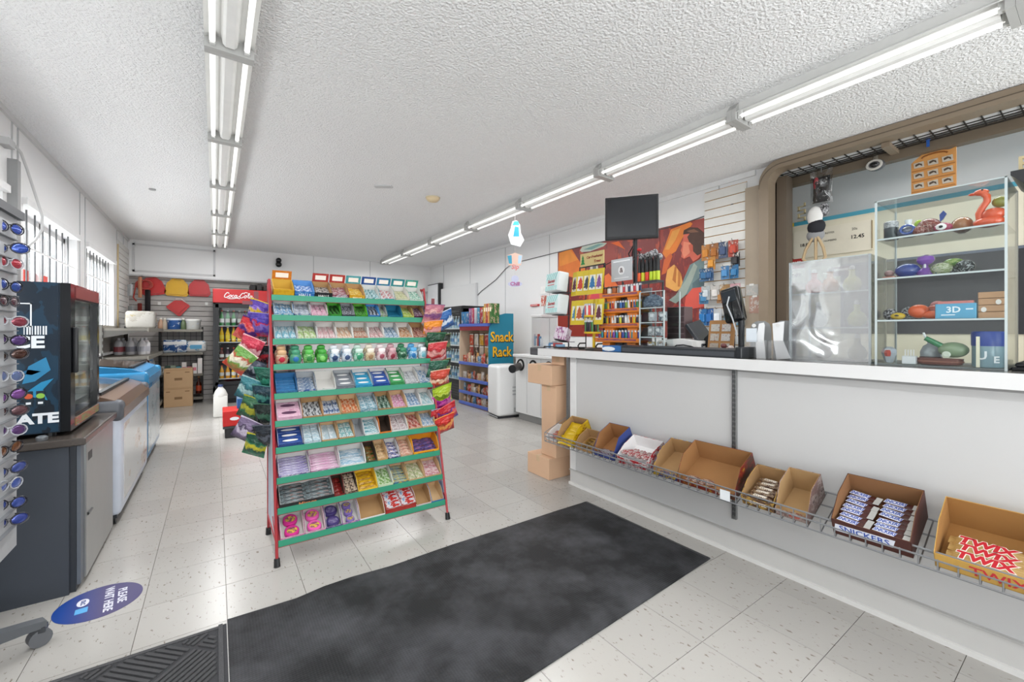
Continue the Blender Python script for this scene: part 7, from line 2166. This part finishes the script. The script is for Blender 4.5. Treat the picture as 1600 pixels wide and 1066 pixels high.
# carded goods on the slatwall
rows = [(2.10, [(2.40, '#c8843a', 'amber'), (2.31, '#a86a34', 'brown'), (2.22, '#4a5a7a', 'navy'), (2.12, '#b84a3a', 'red')], .16), (1.98, [(2.34, '#d8963c', 'orange'), (2.10, '#2a2a2e', 'black')], .14), (1.86, [(2.42, '#3a6a94', 'steel blue'), (2.36, '#2f5a88', 'dark blue'), (2.20, '#4a8ac0', 'sky blue'), (2.11, '#2f78ac', 'ocean blue')], .13), (1.68, [(2.40, '#c8d0d4', 'silver'), (2.30, '#d8d4d0', 'white'), (2.20, '#b08a5a', 'tan'), (2.10, '#d8a8b0', 'pink')], .14), (1.62, [(2.42, '#4a80a8', 'blue grey'), (2.24, '#a87a4a', 'caramel')], .12), (1.45, [(2.43, '#2a78b8', 'bright blue'), (2.36, '#2a6ab0', 'cobalt'), (2.28, '#d8dce0', 'pale'), (2.16, '#8ab4cc', 'ice blue'), (2.07, '#5a8aa4', 'teal')], .17), (1.22, [(2.40, '#2a2a24', 'black and gold'), (2.33, '#1c1c1e', 'black'), (2.25, '#4a90c4', 'light blue'), (2.15, '#2a2e38', 'charcoal')], .17)]
for ri, (z, its, h) in enumerate(rows):
    for k, (y, c, nm) in enumerate(its):
        t = thing('carded_pack', '%s carded pack on the slatwall hooks, %s row down' % (nm, ORD[ri]), 'carded pack', (XR - .085, y, z), (0, 0, random.uniform(-.2, .2)), 'carded packs on the slatwall')
        MB().box(-.003, -.045, -h, .003, .045, 0).build('card', PRT(c, '#e0dcd4', c, 3, k + ri, .4, t1=.58, t2=.66), t)
        MB().rbox(-.02, -.028, -h * .8, -.003, .028, -h * .3, .006, 1).build('blister', M(c, .15, var=.3), t)
        MB().tube([(.07, 0, .0), (-.03, 0, -.005), (-.04, 0, .012)], .003, 5).build('hook', M('#8a8a88', .4, .7), t)
# papers taped to the brown jamb
for k, (y, z, c, h) in enumerate(((1.97, 1.66, '#cfd0cc', .10), (1.94, 1.55, '#c8a090', .16))):
    t = thing('taped_notice', '%s notice taped to the beige jamb panel' % ('upper pale', 'lower pinkish')[k], 'notice', (XR - .042, y, z))
    MB().box(-.002, -.06, -h, 0, .05, 0).build('paper', PRT(c, '#e4dcd4', '#8a4038' if k else '#b8b8b4', 4, k, .6, t1=.54, t2=.64), t)
    MB().box(-.003, -.02, -.01, -.002, .02, .008).build('tape', M('#e0e0dc', .3), t)
# ---------------------------------------------------------------- back office things
of = thing('tobacco_cabinet', 'cream cabinet with a price header in the back office', 'cabinet', (4.62, 1.2, 0))
MB().box(0, -1.6, .0, .30, .76, 1.60).build('body', M('#d6cfb8', .5), of)
MB().box(-.01, -1.6, 1.60, .30, .76, 2.24).build('fascia', M('#d8d2bd', .5), of)
MB().box(-.016, -1.6, 2.24, .30, .60, 2.275).build('blue_strip', M('#3f8fa4', .45), of)
MB().box(-.016, .60, 2.24, .30, .76, 2.275).build('yellow_strip', M('#d8b838', .45), of)
pb = MB().box(-.03, .0, 1.92, -.01, .60, 2.18).build('price_board', M('#dcd6c4', .5), of)
MB().box(-.034, -.005, 1.93, -.03, .003, 2.17).build('board_clip', M('#8a7a5a', .5), pb)
INK = M('#26241f', .6)
text('12.45', .045, INK, pb, (-.0308, .10, 2.05), FACE_LEFT, bold=.001)
text('18.89', .04, INK, pb, (-.0308, .50, 2.04), FACE_LEFT, bold=.001)
text('CIGARETTES', .022, INK, pb, (-.0308, .33, 2.12), FACE_LEFT)
text('20s', .03, INK, pb, (-.0308, .12, 2.12), FACE_LEFT)
text('NUMBERS', .022, INK, pb, (-.0308, .30, 2.05), FACE_LEFT)
MB().box(-.012, -1.0, 1.20, -.009, .20, 1.80).build('dark_bay', M('#2b2c30', .5), of)
MB().box(-.02, .20, 1.20, -.01, .225, 1.82).box(-.02, -1.0, 1.80, -.01, .225, 1.82).build('bay_frame', M('#5a6270', .4), of)
MB().box(-.014, .02, 1.855, -.010, .17, 1.885).build('green_strip', M('#3f6a4a', .5), of)
t = thing('sales_notice', 'red and white notice lettered ALL SALES on the cream cabinet', 'sign', (4.605, 1.86, 1.60))
MB().box(0, -.15, 0, .004, .07, .33).build('paper', M('#e6e2da', .5), t)
MB().box(-.002, -.15, .23, 0, .07, .33).build('red_band', M('#b83a34', .5), t)
text('ALL SALES', .044, M('#f0ece6', .5), t, (-.003, -.04, .28), FACE_LEFT, bold=.0008, sx=.8)
text('NO EXIT', .042, INK, t, (-.0015, -.04, .16), FACE_LEFT, bold=.0006)
text('NO EXCHANGE', .038, INK, t, (-.0015, -.04, .08), FACE_LEFT, bold=.0006, sx=.7)
t = thing('wall_notice', 'white curled paper with a black mark below the ALL SALES notice', 'paper', (4.59, 1.84, 1.22), (0, .1, 0))
MB().prism([(-.14, .02), (.08, .0), (.06, .30), (-.13, .32)], 'x', 0, .004).build('paper', M('#dcdcda', .6), t)
MB().prism([(-.06, .12), (-.0, .13), (.01, .18), (-.03, .2)], 'x', -.002, 0).build('black_mark', INK, t)
t = thing('danger_label', 'small dark red danger label on the cream cabinet', 'label', (4.60, 1.42, 1.72))
MB().box(0, -.07, 0, .006, .07, .08).build('plate', M('#5a2c30', .5), t)
MB().box(-.002, -.055, .045, 0, .055, .065).build('print_line', M('#d8d0cc', .5), t)
# wooden hanging sign
ws = thing('wooden_sign', 'carved wooden hanging sign with three rows of plaques', 'sign', (4.44, .80, 2.29))
WOOD = M('#c98f4e', .5, var=.15, scale=25)
bo = MB().prism([(-.125, 0), (.12, 0), (.12, .235), (.11, .245), (.06, .285), (.0, .295), (-.05, .285), (-.09, .275), (-.125, .285)], 'x', 0, .014).build('board', WOOD, ws)
for r_ in range(3):
    MB().box(-.006, -.12, .005 + r_ * .08, 0, .115, .013 + r_ * .08).build('ledge', M('#a86f34', .5), ws)
    for k in range(3):
        y = .075 - k * .078
        p_ = MB().prism([(y - .03, .028 + r_ * .08), (y + .026, .03 + r_ * .08), (y + .03, .068 + r_ * .08), (y - .026, .072 + r_ * .08)], 'x', -.008, 0).build('plaque', M('#b9b0a2', .5), ws)
        MB().prism([(y - .02, .036 + r_ * .08), (y - .005, .05 + r_ * .08), (y + .018, .04 + r_ * .08), (y + .02, .056 + r_ * .08), (y, .064 + r_ * .08), (y - .018, .054 + r_ * .08)], 'x', -.0095, -.008).build('carved_mark', M('#4a3a2c', .5), p_)
MB().tube([(0, .07 * math.cos(a * PI / 8) - .01, .255 + .02 * math.sin(a * PI / 8)) for a in range(9)], .006, 5).build('carved_scroll', M('#8a5426', .5), ws)
MB().tube([(.007, .06, .28), (.007, .02, .36), (.007, -.06, .28)], .002, 4).build('hanging_wire', STEEL, ws)
t = thing('ring_tag', 'small white ring hanging on a string above the wooden sign', 'ring', (4.40, .74, 2.60))
MB().tube([(0, .022 * math.cos(a * PI / 8), .016 * math.sin(a * PI / 8)) for a in range(16)], .005, 6, closed=True).build('ring', M('#d8d8d4', .4), t)
MB().cyl((0, 0, .016), (0, 0, .06), .0015, n=4).build('string', M('#b8b8b0', .5), t)
t = thing('blue_clip', 'bright blue plastic clip on the ceiling grid above the sign', 'clip', (4.36, .81, 2.60))
MB().box(-.006, -.008, 0, .006, .008, .06).build('clip', M('#2a5aa8', .4), t)
MB().box(-.01, -.012, .05, .01, .012, .062).build('jaw', M('#2a5aa8', .4), t)
sc_ = thing('security_camera', 'grey eyeball camera hanging under the brown shutter frame', 'camera', (4.40, 1.125, 2.63))
MB().cyl((0, 0, .04), (0, 0, -.02), .02, n=10).build('stalk', M('#7a7468', .5), sc_)
MB().ball((0, 0, -.06), .058, .062, .045, 14, 8).build('eyeball', M('#5a5a5c', .3), sc_, smooth=True)
MB().tube([(-.045, .045 * math.cos(a * PI / 8), -.065 + .034 * math.sin(a * PI / 8)) for a in range(16)], .010, 6, closed=True).build('rim', M('#c0bdb6', .4), sc_, smooth=True)
MB().ball((-.05, 0, -.065), .014, .025, .02, 10, 6).build('lens', BLACK_GLOSS, sc_, smooth=True)
# bunch of gloves and masks hung by the jamb
hb = thing('hanging_bundle', 'hanging bundle of gloves and masks in clear bags by the jamb', 'bundle', (4.30, 1.47, 2.62))
mb = MB()
mb.M = Matrix.Translation((0, 0, -.30))
mb.pillow(.17, .30, .12, seed=3, wr=.3).build('clear_bag', POLYBAG, hb, rot=(0, 0, -PI / 2), smooth=True)
mb = MB()
mb.M = Matrix.Translation((0, 0, -.28))
mb.pillow(.13, .22, .10, seed=5, wr=.35).build('black_gloves', PRT('#1c1c20', '#2a2a2e', '#d0d0d0', 6, 3, .4, t1=.5, t2=.62), hb, rot=(0, 0, -PI / 2), smooth=True)
MB().ball((-.02, .03, -.12), .02, .022, .06, 10, 8).build('red_glove', M('#a83a44', .5), hb, smooth=True)
MB().ball((0, -.02, -.35), .03, .04, .06, 10, 8).build('patterned_glove', PRT('#2a2a2e', '#b8b8bc', '#e0e0e0', 6, 7, .5), hb, smooth=True)
MB().ball((-.02, .04, -.40), .03, .06, .09, 12, 8).build('white_cap', M('#dfdedb', .7, var=.05), hb, smooth=True)
MB().ball((-.02, .03, -.49), .035, .07, .07, 12, 8).build('black_cap', M('#1d1d24', .7), hb, smooth=True)
MB().ball((-.01, .04, -.56), .035, .07, .06, 12, 8).build('grey_cap', M('#8c8d8f', .8), hb, smooth=True)
for k, y in enumerate((.07, .0, -.05)):
    MB().tube([(-.03, .03 + y * .3, -.58), (-.03, .03 + y * 1.1, -.68), (-.03, .03 + y * 1.4, -.76), (-.03, .03 + y * .9, -.80)], .012, 6).build('strap', M('#b09a78', .7), hb, smooth=True)
MB().cyl((0, 0, -.02), (0, 0, .03), .003, n=5).build('string', STEEL, hb)
# upright wooden letters on the cabinet
t = thing('wooden_letters', 'small upright row of cream letters on the cream cabinet ledge', 'letters', (4.62, 1.74, 2.276))
for k in range(5):
    MB().box(-.01, -.035, k * .035, .0, .035, k * .035 + .008).box(-.01, -.035 + .05 * (k % 2), k * .035, 0, -.02 + .05 * (k % 2), k * .035 + .035).build('letter_block', M('#c4b48c', .6), t)
# ---------------------------------------------------------------- hanging mobile
mo = thing('hanging_mobile', 'blue and pink paper mobile hanging from the ceiling, lettered Sip and Chill', 'mobile', (2.9, 4.08, 2.58), (0, 0, math.radians(-36)))
MB().cyl((0, 0, -.90), (0, 0, .03), .0015, n=4).build('string', M('#c8c8c8', .5), mo)
MB().prism([(-.05, -.33), (.06, -.36), (.11, -.28), (.07, -.20), (.06, -.10), (.02, -.05), (-.03, -.06), (-.05, -.14), (-.08, -.22)][::-1], 'y', -.004, .004).build('top_card', M('#e6ecec', .5), mo)
MB().prism([(-.02, -.24), (.05, -.24), (.045, -.13), (-.0, -.12)], 'y', -.006, -.004).prism([(-.03, -.105), (.05, -.105), (.04, -.06), (-.01, -.06)], 'y', -.006, -.004).build('blue_print', M('#3aa4c4', .5), mo)
cu = MB().prism([(-.075, -.58), (.07, -.58), (.09, -.46), (.05, -.45), (0, -.43), (-.05, -.45), (-.095, -.46)], 'y', -.004, .004).build('cup_card', M('#d8b8a8', .5), mo)
MB().prism([(-.07, -.56), (-.035, -.56), (-.04, -.46), (-.09, -.465)], 'y', -.006, -.004).build('blue_stripe', M('#3a90ac', .5), cu)
MB().prism([(.035, -.56), (.065, -.56), (.085, -.465), (.04, -.46)], 'y', -.006, -.004).build('pale_stripe', M('#a8c4d8', .5), cu)
text('Sip', .075, M('#d87a78', .5), mo, (0, -.006, -.60), FACE_FRONT, shear=.2, bold=.002)
MB().prism([(.085 * math.cos(a * PI / 10), -.80 + .032 * math.sin(a * PI / 10)) for a in range(20)], 'y', -.004, .004).prism([(.045 * math.cos(a * PI / 10), -.74 + .042 * math.sin(a * PI / 10)) for a in range(20)], 'y', -.003, .003).build('lower_card', M('#b8bcd4', .5), mo)
text('Chill', .06, M('#a8588c', .5), mo, (0, -.006, -.80), FACE_FRONT, bold=.002)
